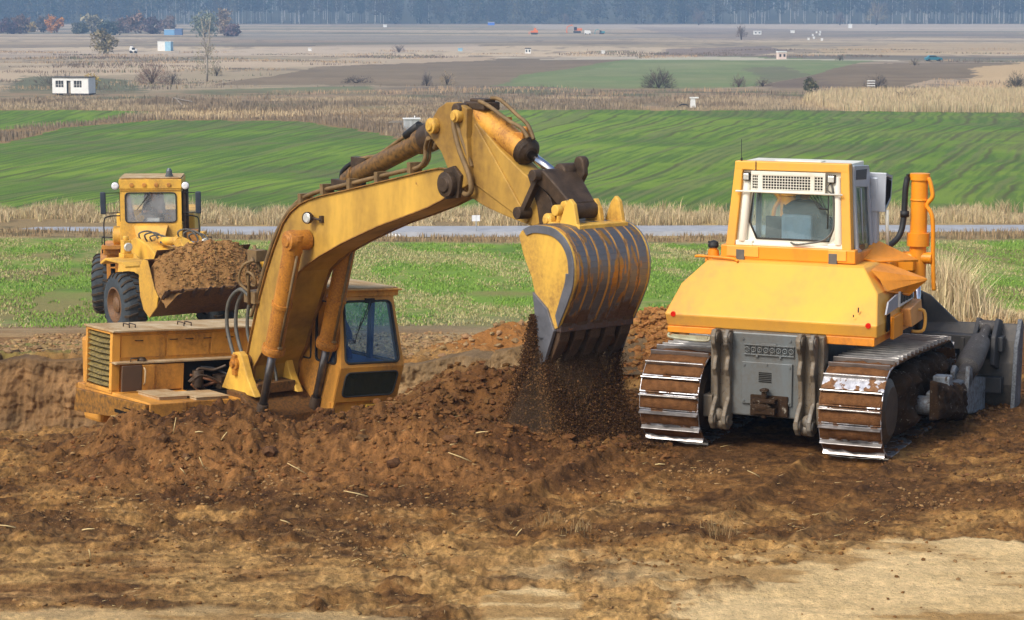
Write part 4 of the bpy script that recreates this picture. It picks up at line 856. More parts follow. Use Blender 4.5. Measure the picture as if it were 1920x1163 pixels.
for sy in (-1, 1):
    y0, y1 = sorted((sy * .76, sy * 1.53))
    tr = MB()   # chain rails and pads core: dark, inside the belt
    ins = []
    for i in range(60):
        p, _ = on_path(tot * i / 60); d = smooth_dir(tot * i / 60); nrm = Vector((-d.y, d.x, 0)); c = Vector((1.83, .57, 0)); 
        if (p + nrm * .05 - c).length < (p - c).length: nrm = nrm
        else: nrm = -nrm
        ins.append((p + nrm * .085, p + nrm * .02))
    cy_ = sy * 1.15
    for i in range(60):
        a, b_ = ins[i], ins[(i + 1) % 60]
        for yy in (cy_ - .12, cy_ + .06): tr.prism([(a[0].x, a[0].y), (b_[0].x, b_[0].y), (b_[1].x, b_[1].y), (a[1].x, a[1].y)], 'y', yy, yy + .06)
    trk = D(tr, 'track', grease_m)
    for k in range(NS):
        s = tot * (k + .35) / NS; p, _ = on_path(s); d = smooth_dir(s); nrm = Vector((d.y, -d.x, 0)); c = Vector((1.83, .57, 0))
        if (p + nrm * .1 - c).length < (p - c).length: nrm = -nrm
        h = tot / NS * .5 - .006
        def q(u, v): w = p + d * u + nrm * v; return (w.x, w.y)
        sh = MB(); sh.prism([q(-h, -.012), q(h, -.012), q(h, .012), q(-h, .012)], 'y', y0, y1)
        topr = p.y > .95 and .7 < p.x < 3.4; so_ = D(sh, 'track_shoe', topmud if topr else shoe_m, trk, .004)
        gb = MB(); gb.prism([q(h - .03, .010), q(h - .004, .010), q(h - .008, .068), q(h - .024, .068)], 'y', y0 + .004, y1 - .004)
        gb.build('grouser', bar_m, so_, .003)
        # packed mud between the grousers, uneven
        md = MB(); nseg = 12; top = []; bot = []
        secs = []
        for j in range(nseg + 1):
            yy = y0 + .01 + (y1 - y0 - .02) * j / nseg; e = (.15 + .85 * math.sin(pi * j / nseg)); hh = (.012 + .035 * rt.random()) * e; hb = h * (.75 + .2 * rt.random())
            secs.append([(*q(-h * .9, .010),), (*q(-h * .7, .012 + hh),), (*q(hb * .5, .012 + hh * .8),), (*q(hb, .011),)])
            secs[-1] = [(a[0], yy, a[1]) for a in secs[-1]]
        if rt.random() < (.95 if topr else .8):
            md.loft(secs, True, True); md.build('packed_mud', soil_pack, so_, fixn=True)
    # sprocket, idler, rollers, frame
    yc_ = sy * 1.15
    b = MB(); b.prof((.34, yc_ - .1, .6), (.34, yc_ + .1, .6), [(0, .42), (.02, .46), (.18, .46), (.2, .42)], 28); b.prof((.34, yc_ - .36, .6), (.34, yc_ + .34, .6), [(0, .30), (.05, .40), (.6, .40), (.66, .3), (.7, .12)], 28)
    for k in range(22):
        t = 2 * pi * k / 22; c, s_ = cos(t), sin(t); b.box((-.03, -.03, .44), (.03, .03, .52), Matrix.Translation((.34, yc_, .6)) @ Matrix.Rotation(t, 4, 'Y'))
    D(b, 'sprocket', grease_m, trk, .008)
    b = MB(); b.prof((3.32, yc_ - .12, .54), (3.32, yc_ + .12, .54), [(0, .36), (.03, .42), (.21, .42), (.24, .36)], 28); b.prof((3.32, yc_ - .2, .54), (3.32, yc_ + .2, .54), [(0, .13), (.4, .13)], 20); D(b, 'idler', grease_m, trk, .008)
    for k in range(7):
        x = .85 + k * .36; b = MB(); b.prof((x, yc_ - .17, .2), (x, yc_ + .17, .2), [(0, .09), (.03, .12), (.1, .12), (.1, .095), (.24, .095), (.24, .12), (.31, .12), (.34, .09)], 18); D(b, 'roller', grease_m, trk)
    b = MB(); b.prof((1.7, yc_ - .15, .96), (1.7, yc_ + .15, .96), [(0, .07), (.3, .07)], 14); b.cyl((2.6, yc_ - .15, .93), (2.6, yc_ + .15, .93), .07); D(b, 'carrier_roller', grease_m, trk)
    b = MB(); b.loft([[(x, yc_ + a, z) for a, z in ((-.17, zl), (.17, zl), (.22, zl + .1), (.19, zh), (-.19, zh), (-.22, zl + .1))] for x, zl, zh in ((.6, .34, .62), (1.0, .27, .78), (1.6, .27, .82), (2.4, .27, .74), (3.0, .32, .66), (3.3, .42, .62))])
    mudm = paint('mud_caked_frame', lin(72, 52, 35), lin(40, 31, 23), .9, 3.2, streak=False, rough=.9, edge=.48, rust=lin(140, 132, 118), rustamt=.38, bmp=.8)
    fr_ = D(b, 'track_frame', mudm, trk, .03)
    # mud hanging on the frame: irregular lumps
    mudsheet('caked_mud', mudm, fr_, .55, 3.25, .24, .98, yc_ + (-.28 if sy < 0 else .28), sy, .55, 500 + sy, -.05)
# --- hull between the tracks
b = MB(); b.box((.08, -.47, .46), (2.6, .47, 1.50)); b.box((.5, -.72, .55), (3.4, .72, .95)); hull_ = D(b, 'hull', grey_p, bevel=.02)
b = MB(); b.box((.045, -.34, .62), (.08, .30, 1.14)); rp = D(b, 'rear_plate', grey_p, hull_, .006)
b = MB()
for k in range(6):
    z = .90 + k * .022; b.box((.035, -.08, z), (.047, .08, z + .009))
D(b, 'vent_slots', inner_m, rp)
b = MB()
for y, z in ((-.31, .66), (.27, .66), (-.31, 1.1), (.27, 1.1), (-.02, 1.12)): b.cyl((.03, y, z), (.05, y, z), .014, n=10)
for y, z in ((-.42, .7), (-.42, 1.3), (.42, 1.3), (-.3, 1.42), (.3, 1.42)): b.cyl((.065, y, z), (.085, y, z), .016, n=10)
D(b, 'bolt_heads', grey_p, rp)
b = MB(); b.box((.05, -.36, 1.225), (.075, .28, 1.24)); b.box((.05, -.36, 1.345), (.075, .28, 1.36)); 
for k in range(8):
    y = .24 - k * .08; b.ring((.06, y, 1.292), (1, 0, 0), .028, .009, 16, 6); b.box((.05, y - .036, 1.24), (.07, y - .03, 1.345)); b.cyl((.055, y, 1.292), (.075, y, 1.292), .010, n=8)
b.box((.05, -.13, 1.36), (.072, .06, 1.375)); b.box((.05, .1, 1.2), (.072, .13, 1.225)); b.box((.05, -.2, 1.2), (.072, -.17, 1.225)); D(b, 'cast_lettering', grey_p, hull_, .003)
# drawbar hitch
b = MB(); b.box((.02, -.30, .48), (.08, .18, .74)); b.box((-.10, -.17, .52), (.03, .12, .60)); b.box((-.10, -.17, .66), (.03, .12, .71)); b.cyl((-.04, -.02, .47), (-.04, -.02, .84), .035); b.cyl((-.04, -.02, .80), (-.04, -.02, .83), .06); b.ball((-.03, .02, .60), .11, 10, 8, (.8, 1.3, .7)); D(b, 'drawbar_hitch', mudm, hull_, .012)
# ripper mounting arms: scalloped plates in pairs
AR = [(.10, 1.52), (-.06, 1.54), (-.13, 1.46), (-.13, 1.36), (-.06, 1.28), (-.02, 1.20), (-.06, 1.12), (-.08, 1.04), (-.02, .95), (.0, .80), (.0, .68), (-.10, .58), (-.17, .48), (-.17, .38), (-.10, .30), (.0, .28), (.10, .36), (.16, .5), (.2, .8)]
for s in (-1, 1):
    for yy in (.46, .62):
        b = MB(); b.prism(AR, 'y', s * yy - .028, s * yy + .028)
        for x, z in ((-.04, 1.44), (-.08, .42)): b.cyl((x, s * yy - .045, z), (x, s * yy + .045, z), .065, n=18)
        D(b, 'ripper_mount', grey_m, hull_, .014)
    b = MB(); b.box((.1, s * .44, .50), (.3, s * .72, 1.5)); b.box((.0, s * .66, .42), (.35, s * .78, .7)); b.ball((.05, s * .54, .36), .11, 12, 8, (1.1, 1.2, .8)); b.ball((-.02, s * .58, .46), .08, 10, 8, (.8, 1.2, 1.1)); D(b, 'muddy_bracket', grey_m, hull_, .02)
# --- fuel tank body
def poly(mb, Q): mb.add(Q, [tuple(range(len(Q)))])
b = MB()
A0 = [(.20, -1.34, 1.52), (.20, 1.34, 1.52), (.16, 1.34, 1.60), (.16, -1.34, 1.60)]
secs = []
# rings in plan at rising heights: (xrear, yhalf, xfront, yfronthalf, z)
for xr, yh, cx_, ch_, z in ((.22, 1.34, 2.1, 1.36, 1.50), (.15, 1.35, 2.1, 1.37, 1.66), (.50, 1.26, 2.1, 1.34, 2.00), (.78, 1.02, 1.95, 1.05, 2.27), (.86, .98, 1.9, 1.0, 2.29)):
    secs.append([(xr, -yh + .0, z), (xr, yh, z), (cx_ - .5, yh + .04, z), (cx_, ch_ - .1, z), (cx_, -ch_ + .1, z), (cx_ - .5, -yh - .04, z)])
b = MB(); b.loft(secs, True); tank = D(b, 'fuel_tank', dy, bevel=.018)
b = MB(); b.box((.20, -1.31, 1.40), (1.95, -.50, 1.50)); b.box((.20, .60, 1.42), (1.95, 1.33, 1.50)); D(b, 'tank_skirt', dy2, tank, .008)
for s in (-1, 1):
    b = MB(); b.cyl((.172, s * 1.24, 1.66), (.150, s * 1.24, 1.655), .033, n=20); D(b, 'reflector', plain('red_reflector', lin(220, 40, 24), .25, 0, .1, 20), tank)
b = MB(); b.prof((.98, 1.0, 2.26), (.98, 1.0, 2.5), [(0, .075), (.13, .07), (.13, .05), (.17, .05)], 18); fp = D(b, 'filler_neck', dy2, tank); b = MB(); b.prof((.98, 1.0, 2.42), (.98, 1.0, 2.5), [(0, .065), (.03, .07), (.07, .06), (.09, .02)], 14); b.tube([(.98, 1.0, 2.48), (.98, 1.07, 2.49)], .015, 6); D(b, 'filler_cap', dark_m, fp)
b = MB(); hosepath(b, [(.86, 1.2, 2.31), (.84, 1.1, 2.32), (.80, .7, 2.31), (.76, .6, 2.28)], .018); b.tube([(.86, 1.05, 2.2), (.85, 1.05, 2.32)], .016, 6); D(b, 'handrail', dy2, tank)
b = MB(); b.tube(bez([(.14, 1.28, 1.42), (.12, 1.25, 1.37), (.12, .80, 1.35), (.14, .76, 1.40)], 4), .018, 8); b.box((.13, .78, 1.365), (.2, 1.26, 1.40)); D(b, 'step_bar', paint('galvanised', lin(170, 170, 140), SOIL, .4, 6), tank, .004)
b = MB(); b.box((.155, -1.06, 1.75), (.175, -1.05, 1.78)); b.box((.23, -1.1, 1.80), (.25, -1.088, 1.86)); D(b, 'latch', dark_m, tank)
# right side: air scoops, striped badge, panels, grab handle
b = MB(); b.prism([(.62, 2.20), (1.55, 2.02), (1.45, 1.86), (1.02, 1.80), (.9, 2.02)], 'y', -1.52, -1.22); b2 = MB()
b2.loft([[(.75, -1.10, 2.26), (.75, -1.22, 2.14), (.78, -1.25, 2.12), (.80, -1.12, 2.24)], [(1.55, -1.05, 2.28), (1.50, -1.62, 2.10), (1.52, -1.64, 2.08), (1.6, -1.05, 2.25)]]); b2.loft([[(.75, -1.22, 2.14), (.70, -1.30, 2.02), (.74, -1.30, 2.0), (.78, -1.25, 2.12)], [(1.50, -1.62, 2.10), (1.32, -1.46, 1.90), (1.36, -1.44, 1.88), (1.52, -1.64, 2.08)]])
D(b2, 'air_scoop', dy2, tank, .006)
b = MB(); b.loft([[(1.35, -.78, 2.34), (1.35, -1.02, 2.30), (1.36, -1.03, 2.28), (1.36, -.78, 2.31)], [(2.1, -.80, 2.50), (1.9, -1.42, 2.28), (1.92, -1.42, 2.25), (2.12, -.8, 2.46)]]); b.prism([(1.35, 2.28), (2.0, 2.46), (2.0, 2.24), (1.4, 2.2)], 'y', -.84, -.80); D(b, 'fender_scoop', dy2, tank, .005)
b = MB(); b.prism([(.56, 1.90), (1.02, 1.95), (1.02, 1.78), (.46, 1.76)], 'y', -1.385, -1.365); bd = D(b, 'side_badge', plain('grey_badge', lin(150, 152, 158), .5, 0, .1, 6, .02), tank)
b = MB(); b.prism([(1.04, 1.97), (1.72, 2.04), (1.72, 1.80), (1.04, 1.78)], 'y', -1.40, -1.37); bd2 = D(b, 'badge_panel', plain('white_badge', lin(214, 214, 208), .4, 0, .06, 6, .02), tank)
b = MB()
for k in range(4): b.prism([(1.10 + k * .15, 1.82), (1.21 + k * .15, 1.83), (1.215 + k * .15, 1.965 + k * .012), (1.105 + k * .15, 1.955 + k * .012)], 'y', -1.412, -1.402)
D(b, 'badge_lettering', dark_m, bd2)
b = MB(); b.prism([(.52, 1.74), (.66, 1.75), (.66, 1.55), (.52, 1.54)], 'y', -1.385, -1.37); D(b, 'side_recess', inner_m, tank)
b = MB(); b.prism([(1.20, 1.74), (1.78, 1.80), (1.90, 1.52), (1.32, 1.50)], 'y', -1.50, -1.38); D(b, 'step_panel', paint('peach_panel', lin(226, 160, 90), SOIL, .3, 2), tank, .01)
b = MB(); b.box((.72, -1.42, 1.42), (1.18, -1.37, 1.70)); D(b, 'side_door', dy2, tank, .01)
b = MB(); b.tube(bez([(1.62, -1.40, 1.66), (1.68, -1.56, 1.66), (1.68, -1.56, 1.42), (1.62, -1.42, 1.40)], 5), .022, 8); D(b, 'grab_handle', dy, tank)
# --- cab
b = MB(); b.box((.92, -.86, 2.30), (1.06, .88, 2.47)); b.prism([(.93, 2.24), (1.06, 2.24), (1.06, 2.31), (.93, 2.31)], 'y', -.6, .75); b.prism([(.93, 2.24), (1.3, 2.24), (2.2, 2.3), (2.2, 2.42), (1.06, 2.42)], 'y', -.86, -.80); b.prism([(.93, 2.24), (2.2, 2.3), (2.2, 2.42), (1.06, 2.42)], 'y', .82, .88); rops_base = D(b, 'cab_base', dy2, bevel=.012)
b = MB()
for y in (-.58, .62): b.box((.90, y - .055, 2.24), (.925, y + .055, 2.42))
D(b, 'rubber_pad', plain('grey_pad', lin(96, 92, 86), .8), rops_base, .008)
b = MB(); b.box((.905, .38, 2.33), (.93, .80, 2.46)); b.box((.905, -.75, 2.33), (.93, -.52, 2.46)); b.box((.90, .1, 2.24), (.94, .24, 2.28)); b.box((.90, -.22, 2.24), (.94, -.08, 2.28)); 
D(b, 'base_plate', dy, rops_base, .006)
# roll-over frame (yellow), tapering upwards
b = MB()
for s, yb, yt in ((1, .83, .73), (-1, -.80, -.74)):
    b.loft([[(.95, yb - s * .12, 2.46), (.95, yb, 2.46), (1.10, yb, 2.46), (1.10, yb - s * .12, 2.46)], [(.99, yt - s * .11, 3.52), (.99, yt, 3.52), (1.14, yt, 3.52), (1.14, yt - s * .11, 3.52)]])
b.box((.985, -.742, 3.42), (1.135, .732, 3.53)); rops = D(b, 'roll_bar_frame', dy, bevel=.012)
b = MB(); b.box((.975, .45, 3.42), (.984, .46, 3.53)); D(b, 'seam', dark_m, rops)
# cream rear wall with rounded window opening
b = MB(); cb, ct = 2.47, 3.42
def ya(z): return .70 - .09 * (z - cb) / (ct - cb)
RW = [(1.02, .71, cb), (1.02, -.70, cb), (1.05, -.64, ct), (1.05, .63, ct)]
hole = [(1.015, .44, 2.56), (1.015, -.50, 2.56), (1.035, -.56, 2.76), (1.04, -.56, 3.14), (1.04, .50, 3.14), (1.035, .54, 2.76)]
outer = [(1.02, .50, cb), (1.02, -.56, cb), (1.03, -.70, 2.76), (1.05, -.64, ct), (1.05, .63, ct), (1.03, .70, 2.76)]
b.loft([[Vector(p) for p in outer], [Vector(p) for p in hole], [Vector(p) + V(.04, 0, 0) for p in hole], [Vector(p) + V(.04, 0, 0) for p in outer], [Vector(p) for p in outer]], False)
b.add([(1.02, .5, cb), (1.02, .71, cb), (1.03, .70, 2.76)], [(0, 1, 2)]); b.add([(1.02, -.56, cb), (1.02, -.70, cb), (1.03, -.70, 2.76)], [(0, 2, 1)])
cabd = D(b, 'cab', cream, bevel=.006)
b = MB(); 
for s, y0_, y1_ in ((1, .62, .56), (-1, -.63, -.58)): b.tube([(.99, y0_, 2.52), (1.02, y1_, 3.36)], .052, 14)
b.box((.96, .48, 2.47), (1.03, .70, 2.53)); b.box((.96, -.70, 2.47), (1.03, -.50, 2.53)); b.box((.97, -.50, 2.47), (1.02, .5, 2.50)); D(b, 'cream_post', cream, cabd, .006)
b = MB(); g = MB(); hv = [Vector(p) + V(.012, 0, 0) for p in hole]; g.add(hv, [tuple(range(6))]); rwn = D(g, 'rear_window', glass_green, cabd); b.tube([p - V(.014, 0, 0) for p in hv] + [hv[0] - V(.014, 0, 0)], .013, 6); D(b, 'seal', seal_m, rwn)
# perforated cover above the window: real holes
def grille(mb, y0, y1, z0, z1, ny, nz, x, blank=lambda u, v: False, fr=.26):
    wy = (y1 - y0) / ny; wz = (z1 - z0) / nz
    for k in range(nz + 1): mb.box((x, y0, z0 + k * wz - wz * fr / 2), (x + .01, y1, z0 + k * wz + wz * fr / 2))
    for k in range(ny + 1): mb.box((x + .0025, y0 + k * wy - wy * fr / 2, z0 - wz * fr / 2), (x + .0125, y0 + k * wy + wy * fr / 2, z1 + wz * fr / 2))
b = MB(); grille(b, -.26, .36, 3.19, 3.36, 17, 5, .96); grille(b, -.42, -.31, 3.19, 3.36, 3, 5, .96); grille(b, .42, .49, 3.19, 3.36, 3, 5, .96)
b.box((.957, .36, 3.17), (.97, .42, 3.38)); b.box((.957, -.31, 3.17), (.97, -.26, 3.38)); b.box((.955, -.45, 3.365), (1.0, .51, 3.41)); b.box((.955, -.45, 3.14), (1.0, .51, 3.18)); b.box((.957, .49, 3.17), (1.0, .51, 3.38)); b.box((.957, -.45, 3.17), (1.0, -.42, 3.38)); gri = D(b, 'perforated_cover', cream, cabd, .003)
b = MB(); b.box((1.0, -.44, 3.17), (1.01, .50, 3.39)); D(b, 'filter_back', plain('filter_black', lin(34, 30, 26), .9, 0, .5, 30), gri)
b = MB(); b.tube([(.93, .70, 3.155), (.93, -.68, 3.15)], .012, 8); D(b, 'guard_bar', cream, cabd)
for y, r in ((.565, .045), (-.53, .05)):
    b = MB(); b.box((.93, y - r, 3.29), (1.0, y + r, 3.39)); wl = D(b, 'work_light', dark_m, cabd, .01); b = MB(); b.box((.92, y - r * .8, 3.30), (.935, y + r * .8, 3.38)); D(b, 'lens', lampglass, wl, .012)
b = MB()
for k in range(4): b.tube([(.985, -.24 - k * .045, 3.14), (.97, -.36 - k * .03, 2.98), (.97, -.40 - k * .03, 2.96)], .006, 6)
b.tube([(.97, -.38, 2.97), (.965, -.50, 2.96)], .012, 6); b.tube([(.985, -.49, 3.14), (.97, -.49, 2.72)], .009, 6); D(b, 'wiper', dark_m, cabd)
b = MB(); hosepath(b, [(.98, -.5, 3.30), (.95, -.55, 3.2), (.96, -.57, 2.9), (.955, -.555, 2.7), (.95, -.45, 2.58), (.94, -.25, 2.53), (.94, -.1, 2.51), (.96, -.02, 2.53)], .012, 6); b.tube(bez([(.97, -.53, 3.3), (.95, -.47, 3.22), (.955, -.55, 3.14), (.955, -.56, 3.0)], 5), .010, 6); D(b, 'cable', hose_m, cabd)
# right side of the cab with dark door glass, silver pillars, open rear-view box and grab rail
g = MB(); g.add([(1.16, -.82, 2.46), (1.62, -.82, 2.30), (1.90, -.80, 2.40), (1.86, -.74, 3.22), (1.2, -.745, 3.30)], [(0, 1, 2, 3, 4)]); sg_ = glassmat('dark_side_glass', (.3, .38, .36), .5, lin(74, 92, 92))
sw = D(g, 'side_window', sg_, cabd)
b = MB(); b.loft([[(1.10, -.845, 2.47), (1.17, -.845, 2.44), (1.17, -.80, 2.44), (1.10, -.80, 2.47)], [(1.14, -.755, 3.42), (1.22, -.755, 3.42), (1.22, -.71, 3.42), (1.14, -.71, 3.42)]]); b.loft([[(1.10, -.84, 2.50), (1.10, -.84, 2.42), (1.10, -.80, 2.42), (1.10, -.80, 2.5)], [(1.62, -.84, 2.34), (1.62, -.84, 2.26), (1.62, -.80, 2.26), (1.62, -.80, 2.34)]])
b.loft([[(1.86, -.83, 2.30), (1.95, -.83, 2.30), (1.95, -.78, 2.3), (1.86, -.78, 2.3)], [(1.84, -.76, 3.34), (1.93, -.76, 3.30), (1.93, -.70, 3.3), (1.84, -.7, 3.34)]]); b.prism([(1.14, 3.24), (1.93, 3.18), (1.93, 3.36), (1.85, 3.46), (1.14, 3.50)], 'y', -.765, -.70); b.tube([(1.5, -.80, 2.5), (1.46, -.77, 3.2)], .012, 6); D(b, 'door_frame', silver_p, cabd, .012)
b = MB(); b.prism([(1.24, 3.32), (1.72, 3.29), (1.74, 3.42), (1.24, 3.44)], 'y', -.772, -.76); D(b, 'vent_window', plain('vent_mesh', lin(60, 62, 66), .6, 0, .4, 40), cabd)
b = MB(); P6 = [(1.95, 2.86), (2.26, 3.0), (2.32, 3.30), (1.98, 3.36)]; b.prism(P6, 'y', -.96, -.93) if False else None
fo_ = [V(x, -.96, z) for x, z in P6]; fi_ = [V(x * .8 + 2.13 * .2, -.96, z * .8 + 3.13 * .2) for x, z in P6]; b.loft([fo_, fi_, [p + V(0, .26, 0) for p in fi_], [p + V(0, .26, 0) for p in fo_], fo_], False); bx_ = D(b, 'mirror_box', silver_p, cabd, .008)
b = MB(); b.prism([(x * .62 + 2.13 * .38 - .03, z * .66 + 3.13 * .34) for x, z in P6], 'y', -.972, -.955); b.ring((2.1, -.9, 3.2), (0, 1, .2), .05, .012); b.ball((2.14, -.86, 3.02), .07, 10, 8); D(b, 'mirror', inner_m, bx_)  # dark panel paints the shade inside the open mirror box
b = MB(); b.tube([(2.02, -.97, 2.88), (2.10, -.97, 2.34)], .022, 8); D(b, 'grab_rail', cream, cabd)
b = MB(); b.box((1.96, -.86, 2.3), (2.1, -.74, 3.3)); b.box((1.10, .70, 2.4), (1.2, .76, 3.4)); b.box((1.9, .68, 2.3), (2.0, .74, 3.35)); D(b, 'front_pillar', silver_p, cabd, .02)
b = MB(); b.box((1.136, -.70, 3.44), (1.85, .70, 3.515)); b.box((1.8, -.66, 3.36), (2.0, .66, 3.46)); b.box((1.3, -.3, 3.515), (1.5, .3, 3.53)); rf = D(b, 'cab_roof', cream, cabd, .012)
g = MB(); g.add([(1.16, .80, 2.46), (1.9, .80, 2.40), (1.86, .72, 3.3), (1.2, .72, 3.3)], [(3, 2, 1, 0)]); D(g, 'side_window', glass_green, cabd)
g = MB(); g.add([(2.0, -.72, 2.45), (2.0, .72, 2.45), (1.98, .66, 3.4), (1.98, -.66, 3.4)], [(0, 1, 2, 3)]); D(g, 'front_window', glass_green, cabd)
b = MB(); b.tube([(1.03, .66, 3.54), (1.03, .665, 3.80)], .004, 5); b.cyl((1.03, .66, 3.53), (1.03, .66, 3.57), .014, n=8); D(b, 'antenna', dark_m, cabd)
b = MB(); b.box((1.25, -.26, 2.40), (1.72, .22, 2.50)); b.prism([(1.20, 2.50), (1.28, 2.50), (1.25, 2.86), (1.18, 2.86)], 'y', -.22, .18); D(b, 'seat', plain('grey_blue_seat', lin(120, 140, 165), .8), cabd, .05)
b = MB(); b.box((1.0, -.70, 2.30), (2.0, .7, 2.44)); b.box((1.9, -.6, 2.44), (2.0, .6, 2.75)); D(b, 'cab_floor', inner_m, cabd)
# --- bonnet, exhaust, lift cylinders
b = MB(); b.loft([[(x, -.50, 1.4), (x, .50, 1.4), (x, .50, z - .06), (x, .42, z), (x, -.42, z), (x, -.50, z - .06)] for x, z in ((2.0, 2.28), (3.4, 2.18), (3.9, 2.08))]); bon = D(b, 'bonnet', dy2, bevel=.01)
b = MB(); b.box((3.9, -.52, 1.2), (4.1, .52, 2.02)); b.box((2.05, -.55, 1.3), (3.8, -.505, 1.9)); b.box((3.35, -.70, 1.86), (3.9, -.5, 2.06)); D(b, 'radiator_guard', dy2, bon, .02)
b = MB(); b.prof((2.7, .2, 2.15), (2.7, .2, 2.8), [(0, .07), (.5, .07), (.62, .06)], 14); D(b, 'exhaust_pipe', grease_m, bon)
for s in (-1, 1):
    y = -.92 if s < 0 else .92
    b = MB(); b.prof((4.0, y, 1.72), (4.0, y, 3.22), [(0, .07), (.0, .115), (.5, .115), (.5, .155), (.68, .155), (.68, .115), (1.40, .115), (1.40, .135), (1.49, .135), (1.49, .08)], 22)
    b.ring((4.0, y, 2.85), (0, 0, 1), .118, .012); lc = D(b, 'lift_cylinder', dy2, bevel=.004)
    b = MB(); b.tube([(4.0, y, 1.75), (4.06, y, 1.05)], .05, 14); D(b, 'piston_rod', chrome_m, lc)
    b = MB(); hosepath(b, [(3.95, y + s * .13, 3.16), (3.95, y + s * .17, 3.05), (3.95, y + s * .19, 2.9), (3.95, y + s * .12, 2.78), (3.95, y + s * .2, 2.6), (3.97, y + s * .22, 2.0), (3.97, y + s * .24, 1.62)], .03); D(b, 'cylinder_pipe', dy2, lc)
    b = MB(); hosepath(b, [(3.93, y - s * .15, 3.16), (3.9, y - s * .17, 3.0), (3.88, y - s * .18, 2.6), (3.8, y - s * .22, 2.36), (3.6, y - s * .34, 2.22), (3.35, y - s * .42, 2.20)], .042); b.box((3.88, y - s * .2 - .04, 3.10), (4.0, y - s * .1 + .04, 3.2)); b.cyl((3.89, y - s * .17, 2.62), (3.89, y - s * .17, 2.7), .06); D(b, 'black_hose', dark_m, lc)
    b = MB(); b.prof((3.98, y - .2, 2.06), (3.98, y + .2, 2.06), [(0, .08), (.4, .08)], 14); b.box((3.75, min(y, s * .5), 1.9), (4.0, max(y, s * .5), 2.08)); b.prism([(3.7, 2.2), (4.0, 2.14), (4.0, 1.85), (3.8, 1.7)], 'y', s * .52 - .03, s * .52 + .03); D(b, 'cylinder_yoke', dy2, lc, .01)
# --- blade with push arms
bl = MB(); CV = [(4.60, -.14), (4.50, .05), (4.45, .3), (4.47, .6), (4.55, .9), (4.68, 1.12)]
yy = [-2.18, -1.2, -.45, .45, 1.2, 2.18]; tp = [0, -.02, .0, 0, -.02, 0]
bl.loft([[(x, y, z + (.0 if i < 5 else t)) for i, (x, z) in enumerate(CV)] + [(x + .05, y, z + (.0 if i < 5 else t)) for i, (x, z) in list(enumerate(CV))[::-1]] for y, t in zip(yy, tp)])
blade = D(bl, 'blade', blade_m, bevel=.008)
b = MB(); b.loft([[(4.66, y, 1.08), (4.71, y, 1.08), (4.71 + .02, y, zt), (4.66 + .02, y, zt)] for y, zt in ((-1.35, 1.10), (-.95, 1.46), (-.8, 1.52), (.8, 1.52), (.95, 1.46), (1.35, 1.10))]); D(b, 'spill_guard', blade_m, blade, .006)
b = MB(); b.box((4.30, -2.05, .78), (4.52, 2.05, .98)); b.box((4.30, -2.05, .20), (4.45, 2.05, .42))
for y in (-1.5, -.9, .9, 1.5): b.box((4.28, y - .03, .1), (4.5, y + .03, .95))
b.prism([(4.25, .96), (4.60, .98), (4.72, 1.45), (4.66, 1.5)], 'y', -.84, -.79); b.prism([(4.25, .96), (4.60, .98), (4.72, 1.45), (4.66, 1.5)], 'y', .79, .84); D(b, 'blade_ribs', blade_m, blade, .01)
b = MB()
for y0_, y1_ in ((-1.98, -1.92), (-1.72, -1.66)): b.prism([(4.1, .62), (4.5, .50), (4.66, 1.16), (4.42, 1.22), (4.16, 1.0)], 'y', y0_, y1_)
D(b, 'brace_bracket', blade_m, blade, .01)
b = MB(); b.prism([(4.28, -.20), (4.72, -.20), (4.80, 1.12), (4.66, 1.2), (4.42, .85), (4.34, .3)], 'y', -2.24, -2.18); b.prism([(4.28, -.20), (4.72, -.20), (4.80, 1.12), (4.66, 1.2), (4.42, .85), (4.34, .3)], 'y', 2.18, 2.24); D(b, 'end_plate', paint('scraped_end_plate', lin(132, 140, 148), lin(48, 46, 44), .8, 2.6, rough=.5, edge=.52, metal=.25), blade, .008)
b = MB(); b.box((4.50, -2.2, -.26), (4.66, 2.2, -.12)); D(b, 'cutting_edge', steel_m, blade, .01)
arm_m = paint('scraped_push_arm', lin(160, 174, 184), lin(74, 60, 46), .8, 1.5, streak=False, rough=.55, edge=.50, metal=.2, rust=SOILD, rustamt=.5)
